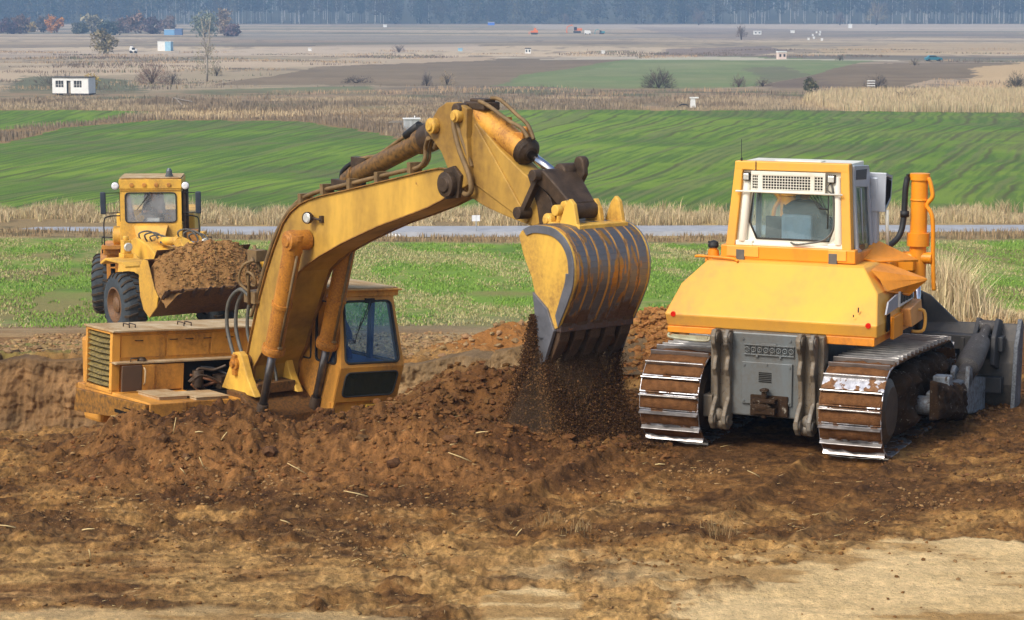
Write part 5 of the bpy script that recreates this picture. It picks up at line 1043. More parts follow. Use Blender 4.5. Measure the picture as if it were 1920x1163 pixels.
for s in (-1, 1):
    b = MB(); b.loft([[(x, s * 1.66, zl), (x, s * 1.84, zl), (x, s * 1.84, zh), (x, s * 1.66, zh)] for x, zl, zh in ((1.45, .42, .66), (2.0, .30, .68), (3.4, .06, .56), (4.3, -.05, .42))])
    b.cyl((1.45, s * 1.55, .50), (1.45, s * 1.86, .50), .12, n=20); b.box((1.9, s * 1.64, .62), (2.1, s * 1.86, .80)); pa = D(b, 'push_arm', arm_m, bevel=.02)
    rr_ = random.Random(3 + s); mudsheet('caked_mud', mudm, pa, 1.3, 2.9, .34, .84, s * 1.83, s, .26, 520 + s, -.28)
    A_, B_ = V(3.0, s * 1.78, .60), V(4.42, s * 1.82, 1.10); d_ = (B_ - A_).normalized(); L_ = (B_ - A_).length
    b = MB(); b.prof(A_, B_, [(0, .05), (.02, .09), (.25, .1), (.3, .155), (.5, .17), (.9, .15), (1.05, .14), (1.1, .07), (L_, .07)], 18)
    for k in range(14):
        t_ = .3 + .05 * k; b.ball(A_ + d_ * t_ + V(rr_.uniform(-.05, .05), s * .05, rr_.uniform(-.16, -.06)), rr_.uniform(.04, .07), 8, 6, (.7, .6, 1.6))
    b.cyl(V(4.42, s * 1.70, 1.10), V(4.42, s * 1.94, 1.10), .09); b.cyl(V(3.0, s * 1.66, .58), V(3.0, s * 1.9, .58), .09); D(b, 'tilt_brace', paint('clay_smeared_brace', lin(96, 92, 88), lin(50, 44, 38), .8, 4, rough=.6, edge=.5, rust=lin(170, 168, 160), rustamt=.3, bmp=.6), pa, .008)
    b = MB(); b.prism([(2.85, .40), (3.15, .40), (3.10, .72), (2.95, .78), (2.85, .7)], 'y', s * 1.66, s * 1.72); b.prism([(2.85, .40), (3.15, .40), (3.10, .72), (2.95, .78)], 'y', s * 1.84, s * 1.9); D(b, 'brace_lug', arm_m, pa, .008)
a_ = R(66); lx, ly = 1.45, -.04
seated_person((3.08 + lx * cos(a_) - ly * sin(a_), 25.70 + lx * sin(a_) + ly * cos(a_), 2.40), 66, dark_cloth, 'bulldozer driver in a dark jacket sitting behind the rear window', lean=.04, hands_fwd=.45)

# ------------------------------------------------------------------ wheel loader with a heaped bucket, front frame steered to the right
LZ = -2.5
ldr = empty('wheel_loader', (-8.35, 51.71, LZ), -57)
tag(ldr, 'yellow wheel loader on the far side of the pit with its bucket heaped with soil', 'wheel loader')
REAR = Matrix.Translation((-1.9, 0, 0)) @ Matrix.Rotation(R(-28), 4, 'Z') @ Matrix.Translation((0, .33, 0))
def L(mb, name, mat, parent=ldr, bevel=0, rear=False):
    if rear: mb.v = [tuple(REAR @ Vector(v)) for v in mb.v]
    return mb.build(name, mat, parent, bevel, z0=LZ, fixn=True)
ly_ = paint('dusty_loader_yellow', lin(236, 184, 66), lin(150, 110, 60), .5, 1.3, rust=RUST, rustamt=.12, edge=.6)
lo_ = paint('loader_orange', lin(222, 152, 56), lin(110, 76, 42), .6, 1.4, rust=RUST, rustamt=.2, edge=.56)
rim_m = paint('rusty_rim', lin(150, 104, 60), lin(84, 66, 46), .8, 2.5, rust=RUST, rustamt=.4, edge=.5)
tyre_m = plain('dusty_tyre', lin(70, 76, 80), .85, 0, .35, 4, .6, .01)
tread_m = plain('muddy_tread', lin(74, 64, 52), .95, 0, .4, 5, .8, .01)
def wheel(cx, cy, cz, side, rear=False):
    """tyre with lugs across the tread, dished rim; side = outward y sign"""
    w, r = .58, .79; b = MB()
    pr = [(-w / 2, .42), (-w / 2 - .02, .52), (-w / 2 + .0, .66), (-w / 2 + .07, .75), (-w / 2 + .12, .765), (w / 2 - .12, .765), (w / 2 - .07, .75), (w / 2, .66), (w / 2 + .02, .52), (w / 2, .42)]
    n = 48; secs = [[(cx + rr * cos(2 * pi * k / n), cy + yy, cz + rr * sin(2 * pi * k / n)) for k in range(n)] for yy, rr in pr]; b.loft(secs, False, True)
    t = L(b, 'wheel', tyre_m, rear=rear)
    b = MB(); nl = 22
    for k in range(nl):
        for s in (-1, 1):
            a0 = 2 * pi * (k + (.5 if s > 0 else 0)) / nl; q = []
            def pt(a, yy, rr): return (cx + rr * cos(a), cy + yy, cz + rr * sin(a))
            for yy, da, rr in ((0.0 * s, .10, .79), (.14 * s, .06, .79), (.24 * s, .0, .77), (.30 * s, -.03, .70)):
                h = .045; q.append([pt(a0 + da - h, yy, rr - .04), pt(a0 + da + h, yy, rr - .04), pt(a0 + da + h * .8, yy, rr), pt(a0 + da - h * .8, yy, rr)])
            b.loft(q)
    L(b, 'tread', tread_m, t, rear=rear)
    b = MB(); ys = cy + side * .18
    b.prof((cx, cy - side * .2, cz), (cx, cy + side * .30, cz), [(0, .42), (.44, .43), (.49, .45), (.50, .40), (.38, .35), (.34, .20), (.44, .19), (.48, .12), (.49, .05)], 30); L(b, 'rim', rim_m, t, rear=rear)
for cx, cy, s, rr in ((0, -1.18, -1, 0), (0, 1.18, 1, 0), (-1.75, -1.35, -1, 1), (-1.75, 1.0, 1, 1)): wheel(cx, cy, LZ + .8, s, bool(rr))
# front frame, arms, bucket
b = MB(); b.box((-1.7, -.42, -1.9), (.5, .42, -1.0)); b.loft([[(-1.9, -.6, -1.2), (-1.9, .6, -1.2), (-1.9, .45, -.35), (-1.9, -.45, -.35)], [(-.6, -.55, -1.3), (-.6, .55, -1.3), (-.6, .40, -.30), (-.6, -.40, -.30)], [(.5, -.4, -1.4), (.5, .4, -1.4), (.5, .3, -.75), (.5, -.3, -.75)]]); b.cyl((0, -1.1, -1.7), (0, 1.1, -1.7), .2); ff = L(b, 'front_frame', ly_, bevel=.03)
for s in (-1, 1):
    b = MB(); b.prism([(-1.0, -.30), (-.7, -.18), (.1, -.30), (1.2, -.85), (1.9, -1.35), (1.75, -1.5), (1.0, -1.25), (-.1, -.75), (-.9, -.55)], 'y', s * .55 - .05, s * .55 + .05); L(b, 'lift_arm', ly_, bevel=.015)
    b = MB(); b.prism([(-.72, -.72), (-.40, -.60), (.62, -.60), (.80, -.68), (.80, -.73), (.62, -.655), (-.40, -.655), (-.70, -.78)], 'y', s * .88, s * 1.50); fe = L(b, 'front_fender', ly_, bevel=.008)
    b = MB(); b.box((-.42, s * 1.02 - .13, -.60), (-.12, s * 1.02 + .13, -.50)); b.box((-.36, s * 1.02 - .1, -.50), (-.16, s * 1.02 + .1, -.18)); b.cyl((-.26, s * 1.02, -.18), (-.26, s * 1.02, -.08), .07); hb_ = L(b, 'headlamp_box', ly_, fe, .012)
    b = MB(); b.prof((-.17, s * 1.02, -.34), (-.10, s * 1.02, -.34), [(0, .10), (.05, .11), (.07, .09)], 18); L(b, 'headlight', lampglass, hb_)
b = MB(); b.cyl((-.9, 0, -.32), (.6, 0, -.18), .10); b.prism([(.4, -.2), (.8, -.1), (1.3, -.5), (1.5, -1.1), (1.2, -1.2), (.9, -.6)], 'y', -.1, .1); L(b, 'tilt_linkage', ly_, bevel=.01)
b = MB()
for i, (x, y, h) in enumerate(((-.8, -.35, .32), (-.75, -.22, .28), (-.7, -.1, .22), (-.5, .55, .34), (-.45, .68, .30), (-.4, .8, .24))): hosepath(b, [(x, y, -.36), (x + .05, y - .12, -.36 + h * .8), (x + .15, y + .1, -.36 + h), (x + .28, y + .25, -.36 + h * .6), (x + .35, y + .32, -.40)], .022)
L(b, 'hose', hose_m, ff)
b = MB(); b.tube([(-.3, -.1, -.30), (.3, .35, -.42)], .045, 12); b.tube([(-.2, .5, -.3), (.4, .95, -.35)], .04, 12); L(b, 'piston_rod', chrome_m, ff)
BP = [(1.80, -.42), (1.62, -.60), (1.55, -.90), (1.60, -1.30), (1.78, -1.60), (2.10, -1.74), (2.45, -1.50), (2.98, -1.05)]
b = MB()
for i in range(len(BP) - 1):
    (x0, z0), (x1, z1) = BP[i], BP[i + 1]; d = math.hypot(x1 - x0, z1 - z0); nx, nz = -(z1 - z0) / d * .03, (x1 - x0) / d * .03
    b.prism([(x0, z0), (x1, z1), (x1 + nx, z1 + nz), (x0 + nx, z0 + nz)], 'y', -1.45, 1.45)
b.prism([(1.80, -.42), (1.83, -.40), (2.03, -.20), (1.99, -.20)], 'y', -1.2, 1.2); bk_ = L(b, 'bucket', paint('dark_mottled_shell', lin(150, 104, 52), SOILD, .9, 1.6, edge=.44, rust=lin(60, 44, 32), rustamt=.5), bevel=.004)  # brown shell broken up by near-black mottling
b = MB(); SPL = [(1.80, -.42), (1.62, -.60), (1.55, -.90), (1.60, -1.30), (1.78, -1.60), (2.10, -1.76), (2.55, -1.45), (2.62, -1.22), (2.42, -1.05), (2.3, -.85), (2.05, -.42)]
for y in (-1.48, 1.45): b.prism(SPL, 'y', y, y + .03)
L(b, 'bucket_side', ly_, bk_, .006)
for k in range(9):
    y = -1.38 + k * .345; b = MB(); b.loft([[(2.80, y - .06, -1.26), (2.86, y - .06, -1.14), (2.86, y + .06, -1.14), (2.80, y + .06, -1.26)], [(3.06, y - .03, -1.02), (3.07, y - .03, -.99), (3.07, y + .03, -.99), (3.06, y + .03, -1.02)]]); L(b, 'tooth', steel_m, bk_, .004)
# heap of soil: its own object, lies in the bucket
nx_, ny_ = 60, 90; gx = np.linspace(1.62, 2.98, nx_); gy = np.linspace(-1.44, 1.44, ny_); GX, GY = np.meshgrid(gx, gy, indexing='ij')
u = (GX - 1.62) / 1.36; e = 1 - np.abs(GY / 1.44) ** 3.0
basez = np.interp(GX, [1.62, 1.95, 2.35, 2.98], [-.62, -.44, -.68, -1.07]); hz_ = .36 * np.clip(np.sin(pi * np.clip(u * .95 + .08, 0, 1)), 0, 1) ** .8 * np.clip(e, 0, 1) * (1 + .25 * np.sin(GY * 1.6 + .8))
GZ = basez + hz_ + (fbm(GX, GY, .35, 4, 300) - .5) * .24 * np.clip(e * 2, 0, 1) + (fbm(GX, GY, .08, 2, 301) - .5) * .10 - .35 * np.abs(GY / 1.44) ** 6
pts = np.stack([GX, GY, GZ - LZ], -1).reshape(-1, 3); ii = np.arange(nx_ * ny_).reshape(nx_, ny_); ff_ = np.stack([ii[:-1, :-1], ii[1:, :-1], ii[1:, 1:], ii[:-1, 1:]], -1).reshape(-1, 4)
cc = np.array(lin(142, 106, 64)) * (.6 + .8 * fbm(GX, GY, .5, 4, 302)).reshape(-1, 1)
heap = npmesh('soil_heap', pts, ff_, soil_lump, {'Col': cc}, True); heap.location = ldr.location; heap.rotation_euler = ldr.rotation_euler; tag(heap, 'brown soil heaped in the wheel loader bucket', 'soil heap', kind='stuff')
# rear frame with cab
b = MB(); b.box((-3.6, -.75, -1.7), (-.4, .75, -.75)); b.box((-3.9, -1.0, -.95), (-1.4, 1.0, .15)); b.cyl((-1.75, -1.0, -1.7), (-1.75, 1.0, -1.7), .2); b.box((-4.1, -1.1, -1.7), (-3.7, 1.1, -.6)); L(b, 'rear_body', ly_, bevel=.04, rear=True)
b = MB(); b.box((-1.2, -1.25, -.62), (.0, 1.25, -.52)); b.box((-1.1, -1.25, -.80), (-.4, -.85, -.62)); b.box((-.9, -1.22, -1.6), (-.82, -1.12, -.6)); b.box((-.9, -1.0, -1.6), (-.82, -.9, -.6)); 
for z in (-1.5, -1.2, -.9): b.box((-.9, -1.2, z), (-.82, -.9, z + .04))
b.box((-.9, .85, -1.6), (-.82, .95, -.6)); b.box((-.9, 1.1, -1.6), (-.82, 1.2, -.6)); b.prism([(-2.4, -.75), (-1.2, -.75), (-1.0, -1.1), (-1.05, -1.1), (-1.25, -.8), (-2.4, -.8)], 'y', -1.4, -.8); L(b, 'platform', lo_, bevel=.008, rear=True)
b = MB(); cw = .76
fr4 = [(.02, -cw, .0), (.02, cw, .0), (.0, cw, .86), (.0, -cw, .86)]
ringpane(b, fr4, lerpq(fr4, .085, .915, .07, .93), .04, .10)
b.box((-1.4, -cw, .86), (.03, cw, .90)); b.loft([[(.02, -cw, .0), (.02, cw, .0), (-.04, cw, .0), (-.04, -cw, .0)], [(.02, -cw, -.52), (.02, cw, -.52), (-.04, cw, -.52), (-.04, -cw, -.52)]])
b.loft([[(.02, -.36, .0), (.02, .36, .0), (.03, .36, -.0), (.03, -.36, -.0)], [(.05, -.44, -.0), (.05, .44, .0), (.30, .30, -.5), (.30, -.30, -.5)]]) if False else None
b.loft([[(.02, -.42, -.02), (.02, .42, -.02), (.10, .42, -.02), (.10, -.42, -.02)], [(.02, -.30, -.52), (.02, .30, -.52), (.42, .30, -.52), (.42, -.30, -.52)]])
for s in (-1, 1):
    q4 = [(.0, s * cw, .0), (-1.4, s * cw, .0), (-1.4, s * cw, .86), (.0, s * cw, .86)]
    if s < 0: q4 = [q4[1], q4[0], q4[3], q4[2]]
    ringpane(b, q4, lerpq(q4, .08, .92, .08, .93), .03, .06); b.box((-1.4, s * cw - .02, -.52), (.0, s * cw + .02, .0))
b.box((-1.42, -cw, -.52), (-1.38, cw, .25)); b.box((-1.42, -cw, .75), (-1.38, cw, .9)); b.box((-1.42, -cw, .2), (-1.38, -cw + .1, .9)); b.box((-1.42, cw - .1, .2), (-1.38, cw, .9)); lc_ = L(b, 'cab', ly_, bevel=.008, rear=True)
b = MB(); b.box((-1.45, -cw - .02, .90), (.05, cw + .02, 1.14)); b.box((-1.45, -cw + .05, 1.14), (.02, cw - .05, 1.17)); lroof = L(b, 'cab_roof', ly_, lc_, .02, rear=True)
b = MB(); b.box((-1.4, -cw + .0, 1.165), (.04, cw, 1.18)); L(b, 'roof_sheet', pale_top, lc_, rear=True)
for y in (-.46, -.15, .15, .46):
    b = MB(); b.prof((.05, y, 1.0), (.075, y, 1.0), [(0, .055), (.02, .055), (.025, .035)], 16); L(b, 'vent_cap', lo_, lroof, rear=True)
b = MB(); b.prof((-.3, .45, 1.17), (-.3, .45, 1.40), [(0, .1), (.06, .1), (.06, .08), (.16, .075), (.22, .04)], 16); L(b, 'beacon', plain('smoked_beacon', lin(90, 96, 100), .2), lc_, rear=True)
def gpane(Q, nm, mt):
    Q = [REAR @ Vector(p) for p in Q]; mb = MB(); g = MB()
    def rc(Q, r, k=5):
        out = []
        for i in range(4):
            p = Q[i]; a = (Q[i - 1] - p).normalized(); c = (Q[(i + 1) % 4] - p).normalized()
            for j in range(k + 1): t = j / k; out.append(p + a * r * (1 - t) ** 2 + c * r * t ** 2)
        return out
    ring = rc(Q, .1); nrm = (Q[1] - Q[0]).cross(Q[3] - Q[0]).normalized(); g.add([p - nrm * .01 for p in ring], [tuple(range(len(ring)))]); w = L(g, nm, mt, lc_)
    mb.tube([p + nrm * .01 for p in ring + ring[:2]], .018, 6); L(mb, 'seal', seal_m, w)
gpane(lerpq(fr4, .085, .915, .07, .93), 'windscreen', glass_clear)
for s in (-1, 1):
    q4 = [(.0, s * cw, .0), (-1.4, s * cw, .0), (-1.4, s * cw, .86), (.0, s * cw, .86)]
    if s < 0: q4 = [q4[1], q4[0], q4[3], q4[2]]
    gpane(lerpq(q4, .08, .92, .08, .93), 'side_window', glass_clear)
b = MB(); b.tube([(.04, -.05, .78), (.05, -.2, .55), (.05, -.34, .38)], .010, 6); b.tube([(.05, -.0, .82), (.05, -.2, .55)], .018, 6); L(b, 'wiper', dark_m, lc_, rear=True)
b = MB(); b.box((-.12, -.1, .06), (.0, .2, .16)); L(b, 'papers', plain('white_paper', lin(230, 230, 226), .8), lc_, rear=True)
b = MB(); b.loft([[(-.1, -.62, .1), (-.06, -.46, .1), (-.12, -.4, .1)], [(-.1, -.60, .4), (-.05, -.50, .45), (-.12, -.46, .4)], [(-.1, -.56, .75), (-.07, -.53, .75), (-.11, -.52, .75)]], True, True); L(b, 'hanging_cloth', plain('red_white_cloth', lin(214, 190, 190), .9, 0, .4, 4), lc_, rear=True)
b = MB(); b.box((-1.0, -.25, -.15), (-.5, .25, .1)); b.box((-1.05, -.25, .0), (-.95, .25, .7)); L(b, 'seat', seat_m, lc_, .04, rear=True)
for s, nm in ((-1, 0), (1, 1)):
    b = MB(); b.tube([(-.05, s * (cw + .02), 1.02), (.0, s * (cw + .10), 1.0)], .012, 6); wl = L(b, 'work_lamp', dark_m, lc_, rear=True)
    b = MB(); b.prof((-.04, s * (cw + .11), .98), (.06, s * (cw + .11), .98), [(0, .07), (.05, .10), (.1, .1)], 18); L(b, 'lamp_housing', dark_m, wl, rear=True); b = MB(); b.prof((.06, s * (cw + .11), .98), (.09, s * (cw + .11), .98), [(0, .092), (.02, .06)], 18); L(b, 'lens', plain('bright_lens', lin(228, 230, 232), .2), wl, rear=True)
    b = MB(); b.tube([(-.05, s * cw, .80), (.02, s * (cw + .42), .80)], .012, 6); b.tube([(-.05, s * cw, .30), (.02, s * (cw + .42), .30)], .012, 6); ma = L(b, 'mirror_arm', dark_m, lc_, rear=True)
    b = MB(); b.box((.0, s * (cw + .42) - .07, .27), (.05, s * (cw + .42) + .07, .83)); L(b, 'mirror', plain('mirror_back', lin(50, 58, 70), .4), ma, .03, rear=True)
    b = MB(); b.tube(bez([(-.1, s * (cw + .02), .22), (-.1, s * (cw + .3), .2), (-.1, s * (cw + .42), .08), (-.1, s * (cw + .42), -.55)], 5), .018, 6); b.tube([(-.3, s * (cw + .06), -.35 + .0), (-.3, s * (cw + .5), -.35), (-.3, s * (cw + .5), -.75)], .018, 6) if s < 0 else b.tube([(-.3, cw + .1, -.35), (-.3, cw + .72, -.36), (-.3, cw + .72, -.75)], .018, 6)
    b.tube([(-.1, s * (cw + .42), -.3), (-.3, s * (cw + .5), -.35)], .015, 6); L(b, 'handrail', dark_m, lc_, rear=True)
b = MB(); b.prof((-.35, -cw - .22, -.3), (-.35, -cw + .0, -.3), [(0, .2), (.02, .24), (.22, .24)], 20); L(b, 'air_filter', ly_, lc_, rear=True)
b = MB(); b.box((-.5, cw + .02, -.55), (-.1, cw + .4, -.15)); L(b, 'battery_box', lo_, lc_, .01, rear=True)
b = MB(); b.box((-.18, cw + .03, -.5), (-.08, cw + .1, .9)); b.tube([(-.2, cw + .12, -.5), (-.2, cw + .12, .95)], .05, 10); L(b, 'exhaust_pipe', grease_m, lc_, rear=True)
pw = ldr.matrix_basis @ REAR @ Vector((-.62, .02, 0)); a_ = R(-57)
pv = Matrix.Translation((-8.35, 51.71, 0)) @ Matrix.Rotation(a_, 4, 'Z') @ REAR @ Vector((-.66, .03, .05))
seated_person((pv.x, pv.y, .0), -85, grey_cloth, 'wheel loader driver in a grey jacket sitting behind the windscreen', lean=.1, hands_fwd=.42)

# ------------------------------------------------------------------ plants
rng = np.random.default_rng(11)
def wx(px, D, z=-7.4): return (px - 960) / 4000 * (D * math.cos(PITCH) + (CAMZ - z) * math.sin(PITCH))
leaf_m = attrmat('foliage', amp=.2, scales=((3, .2), (9, .15)), bst=0, rough=.85)
straw_m = attrmat('dry_grass', amp=.2, scales=((2, .15), (11, .15)), bst=0, rough=.8)
bark_m = plain('grey_bark', lin(112, 102, 92), .9, 0, .3, 3)
palebark_m = plain('pale_bark', lin(170, 160, 146), .9, 0, .25, 3)
def blades(name, P, h, w, col, lean=.35, mat=None, seg=1, droop=0.0, offset=(0, 0, 0)):
    """one thin tapering blade per point; P (n,3), h, w (n,), col (n,3)"""
    n = len(P); a = rng.uniform(0, 2 * pi, n); b = a + rng.uniform(.8, 2.3, n); l = rng.uniform(0, 1, n) * lean * h
    dx, dy = np.cos(a) * w / 2, np.sin(a) * w / 2; lx, ly = np.cos(b) * l, np.sin(b) * l
    v0 = P + np.stack([-dx, -dy, -.02 * np.ones(n)], 1); v1 = P + np.stack([dx, dy, -.02 * np.ones(n)], 1)
    m0 = P + np.stack([lx * .35 - dx * .7, ly * .35 - dy * .7, h * .6], 1); m1 = P + np.stack([lx * .35 + dx * .7, ly * .35 + dy * .7, h * .6], 1)
    t = P + np.stack([lx, ly, h * (1 - droop)], 1)
    V_ = np.stack([v0, v1, m1, m0, t], 1).reshape(-1, 3); k = np.arange(n) * 5
    F = np.concatenate([np.stack([k, k + 1, k + 2], 1), np.stack([k, k + 2, k + 3], 1), np.stack([k + 3, k + 2, k + 4], 1)])
    c = np.repeat(col, 5, axis=0); return npmesh(name, V_ - np.array(offset), F, mat or straw_m, {'Col': c})
def cvar(base, n, amp=.2): 
    return np.array(base)[None] * (1 + rng.uniform(-amp, amp, (n, 1))) * (1 + rng.uniform(-.06, .06, (n, 3)))
def crownmesh(name, cx, cy, z0, w, h, cols, n, size, parent, shape='round', gap=.25, seed=0, mat=None):
    r = np.random.default_rng(seed + 5); nc_ = max(6, n // 22); C_ = []
    while len(C_) < nc_:
        p = r.uniform(-1, 1, 3)
        if (p ** 2).sum() < 1 and r.random() > gap * (abs(p[2]) < .3):
            s = 1.0
            if shape == 'oval': s = (1 - .5 * max(0, p[2])) 
            C_.append((p[0] * s, p[1] * s, p[2]))
    C_ = np.array(C_) * np.array([w / 2 * .85, w / 2 * .85, h / 2 * .88]); k = r.integers(0, nc_, n)
    P = C_[k] + r.normal(0, 1, (n, 3)) * np.array([w, w, h]) * .075 + np.array([cx, cy, z0 + h / 2])
    u = r.normal(0, 1, (n, 3)); u /= np.linalg.norm(u, axis=1)[:, None]; v = np.cross(u, r.normal(0, 1, (n, 3))); v /= np.linalg.norm(v, axis=1)[:, None]
    sz = size * r.uniform(.6, 1.4, (n, 1)); V_ = np.stack([P - u * sz - v * sz * .5, P + u * sz - v * sz * .3, P + u * sz * .8 + v * sz * .6, P - u * sz * .6 + v * sz * .5], 1).reshape(-1, 3)
    f = np.arange(4 * n).reshape(-1, 4); cb = np.array([lin(*cols[i % len(cols)]) for i in range(nc_)])[k]; cb = cb * (.75 + .5 * r.random((n, 1)))
    o = npmesh(name, V_ - np.array([cx, cy, z0 if parent is None else parent.location.z]), f, mat or leaf_m, {'Col': np.repeat(cb, 4, 0)}); o.parent = parent
    return o
def tree(px, D, h, w, cols, name, label, cat='tree', group=None, n=500, size=None, trunk=.25, bark=None, crown0=.25, seed=None, shape='round', dx=0):
    seed = seed if seed is not None else int(px * 7 + D); rr = random.Random(seed); x = wx(px, D); z = hz(x, D)
    e = empty(name, (x, D, z - .05)); tag(e, label, cat, group)
    b = MB(); b.tube([(0, 0, -.1), (rr.uniform(-.02, .02) * h, 0, h * .35), (rr.uniform(-.03, .03) * h, 0, h * .8)], [trunk, trunk * .7, trunk * .2], 7)
    for k in range(9):
        a = rr.uniform(0, 2 * pi); t0 = rr.uniform(.15, .65) * h; L_ = rr.uniform(.3, .48) * w
        b.tube([(0, 0, t0), (cos(a) * L_ * .5, sin(a) * L_ * .5, t0 + L_ * .5), (cos(a) * L_, sin(a) * L_, t0 + L_ * rr.uniform(.9, 1.3))], [trunk * .45, trunk * .25, trunk * .08], 5)
    b.build('trunk', bark or bark_m, e)
    crownmesh('crown', 0, 0, 0 + h * crown0, w, h * (1 - crown0), cols, n, size or D * .00055, None, shape, seed=seed).parent = e
    return e
_lastcrown = None
def crown_fix(): pass
def barebush(px, D, h, w, col, name, label, cat='bush', group=None, n=500, tw=None, stem=0):
    x = wx(px, D); z = hz(x, D); e = empty(name, (x, D, z - .03)); tag(e, label, cat, group); r = np.random.default_rng(int(px + D)); tw = tw or D * .00013
    b = MB(); rr = random.Random(int(px))
    for k in range(10):
        a = rr.uniform(0, 2 * pi); L_ = rr.uniform(.2, .45) * w; b.tube([(0, 0, 0), (cos(a) * L_ * .4, sin(a) * L_ * .4, stem * h + h * .35), (cos(a) * L_, sin(a) * L_, stem * h + h * rr.uniform(.55, .8))], [tw * 1.6, tw, tw * .5], 5)
    b.build('stem', bark_m, e)
    # twigs: short blades filling an uneven dome
    p = r.normal(0, 1, (n, 3)); p /= np.linalg.norm(p, axis=1)[:, None]; p[:, 2] = np.abs(p[:, 2]); rad = r.uniform(.25, 1, (n, 1)) ** .5; lobes = 1 + .25 * np.sin(np.arctan2(p[:, 1:2], p[:, 0:1]) * 3 + px)
    P = p * rad * lobes * np.array([w / 2, w / 2, h * .78]) + np.array([0, 0, stem * h * .7]); d = p + r.normal(0, .35, (n, 3)) + np.array([0, 0, .35]); d /= np.linalg.norm(d, axis=1)[:, None]; L_ = r.uniform(.12, .3, (n, 1)) * h
    s = np.cross(d, r.normal(0, 1, (n, 3))); s /= np.linalg.norm(s, axis=1)[:, None]; s *= tw * .5
    V_ = np.stack([P - s, P + s, P + d * L_], 1).reshape(-1, 3); f = np.arange(3 * n).reshape(-1, 3); c = np.repeat(cvar(lin(*col), n, .35), 3, 0)
    o = npmesh('foliage', V_, f, leaf_m, {'Col': c}); o.parent = e; return e

# ---- grasses as masses
def scatter_zone(n, x0, x1, y0, y1, keep=None):
    x = rng.uniform(x0, x1, n); y = rng.uniform(y0, y1, n)
    if keep is not None: k = keep(x, y); x, y = x[k], y[k]
    return x, y
def grass(name, label, x, y, hfun, wfun, col, amp=.25, lean=.4, cat='grass'):
    z = H(x, y, False); n = len(x); P = np.stack([x, y, z], 1); h = hfun(x, y) * rng.uniform(.55, 1.15, n); c = cvar(col, n, amp) if not callable(col) else col(x, y, n)
    o = blades(name, P, h, wfun(x, y) * rng.uniform(.6, 1.4, n), c, lean); tag(o, label, cat, kind='stuff'); return o
dens = lambda s, sd, th, o=3: (lambda x, y: fbm(x, y, s, o, sd) > th)
straw = lin(198, 178, 136)
# tan grass on the far verge of the road: patchy clumps
def verge_keep(x, y):
    px = 960 + x / y * 4000
    on = ((px < 470) | ((px > 740) & (px < 1010)) | (px > 1170)); return (fbm(x, y * .5, 1.6, 3, 401) > np.where(on, .40, .60))
x, y = scatter_zone(80000, -38, 38, 103.9, 112.5, verge_keep)
grass('dry_grass', 'tall pale dry grass along the far edge of the road', x, y, lambda x, y: .2 + 1.25 * np.clip(fbm(x, y, 2, 3, 402) - .28, 0, 1), lambda x, y: np.full(len(x), .028), lambda x, y, n: cvar(straw, n, .2) * (1 - .35 * (rng.random((n, 1)) < .3)), .2, .85)
x, y = scatter_zone(12000, -38, 38, 95.8, 98.9, dens(1.2, 403, .42))
grass('brown_grass', 'short brown grass between the road and the near green field', x, y, lambda x, y: .12 + .3 * fbm(x, y, 2, 3, 404), lambda x, y: np.full(len(x), .04), lin(152, 130, 96), .35)
# young crop and straw stubble in the near field
def nearfield(x, y): return (y > 57 + 6 * (fbm(x, y, 5, 3, 405) - .5) + 2 * (x > 2)) & (fbm(x + y * .15, y * .3, .9, 3, 406) > .34)
x, y = scatter_zone(170000, -31, 31, 55, 95, nearfield)
def cropcol(x, y, n):
    s = (fbm(x + y * .15, y * .3, 2.0, 5, 150) + rng.normal(0, .08, n)) > .53; g = cvar(lin(122, 152, 62), n, .2); t = cvar(lin(174, 164, 114), n, .2); return np.where(s[:, None], t, g)
grass('young_crop', 'short green crop with pale straw stubble on the near field', x, y, lambda x, y: np.full(len(x), .085), lambda x, y: np.full(len(x), .035), cropcol, .3, 1.4)
# tall straw beside the bulldozer blade
x = rng.normal(12.3, .55, 2200) + 0; y = rng.normal(59.5, .9, 2200); x = np.concatenate([x, rng.normal(13.7, .9, 900)]); y = np.concatenate([y, rng.normal(58.2, .9, 900)])
grass('tall_dry_grass', 'clump of tall bleached grass behind the bulldozer blade', x, y, lambda x, y: 1.7 * np.exp(-((x - 11.9) / 1.15) ** 2) + .3, lambda x, y: np.full(len(x), .022), lin(204, 184, 142), .28, .75)
x, y = scatter_zone(5000, 8.5, 15.5, 55.5, 60.5, dens(.9, 407, .45)); grass('trampled_grass', 'flattened straw coloured grass around the tall clump', x, y, lambda x, y: np.full(len(x), .35), lambda x, y: np.full(len(x), .03), lin(176, 148, 104), .3, 1.6)
# scrub belt between wheat and plain
def belt(x, y): 
    inside = inpoly(x, y, GREEN_MAIN) | inpoly(x, y, GREEN_LEFT); return (~inside) & (fbm(x, y, 6, 3, 408) > .36)
x, y = scatter_zone(150000, -92, 92, 196, 300, belt)
def beltcol(x, y, n):
    a = fbm(x, y, 9, 3, 409); c = np.where((a > .52)[:, None], np.array(lin(170, 152, 122))[None], np.array(lin(138, 122, 100))[None]); gold = inpoly(x, y, REED_GOLD); c = np.where(gold[:, None], np.array(lin(186, 168, 130))[None], c)
    left = (np.exp(-((x + 33) / 10) ** 2 - ((y - 248) / 9) ** 2) > rng.uniform(.15, .9, n)); c = np.where(left[:, None], np.array(lin(200, 178, 138))[None], c); return c * (1 + rng.uniform(-.25, .25, (n, 1)))
grass('scrub_grass', 'belt of rusty and straw coloured grass beyond the winter wheat', x, y, lambda x, y: .35 + .8 * np.clip(fbm(x, y, 7, 3, 410) - .3, 0, 1), lambda x, y: np.full(len(x), .07), beltcol, .2, .35)
x, y = scatter_zone(60000, 36, 92, 269, 338, lambda x, y: inpoly(x, y, REED_GOLD) & (fbm(x, y, 4, 3, 411) > .3))
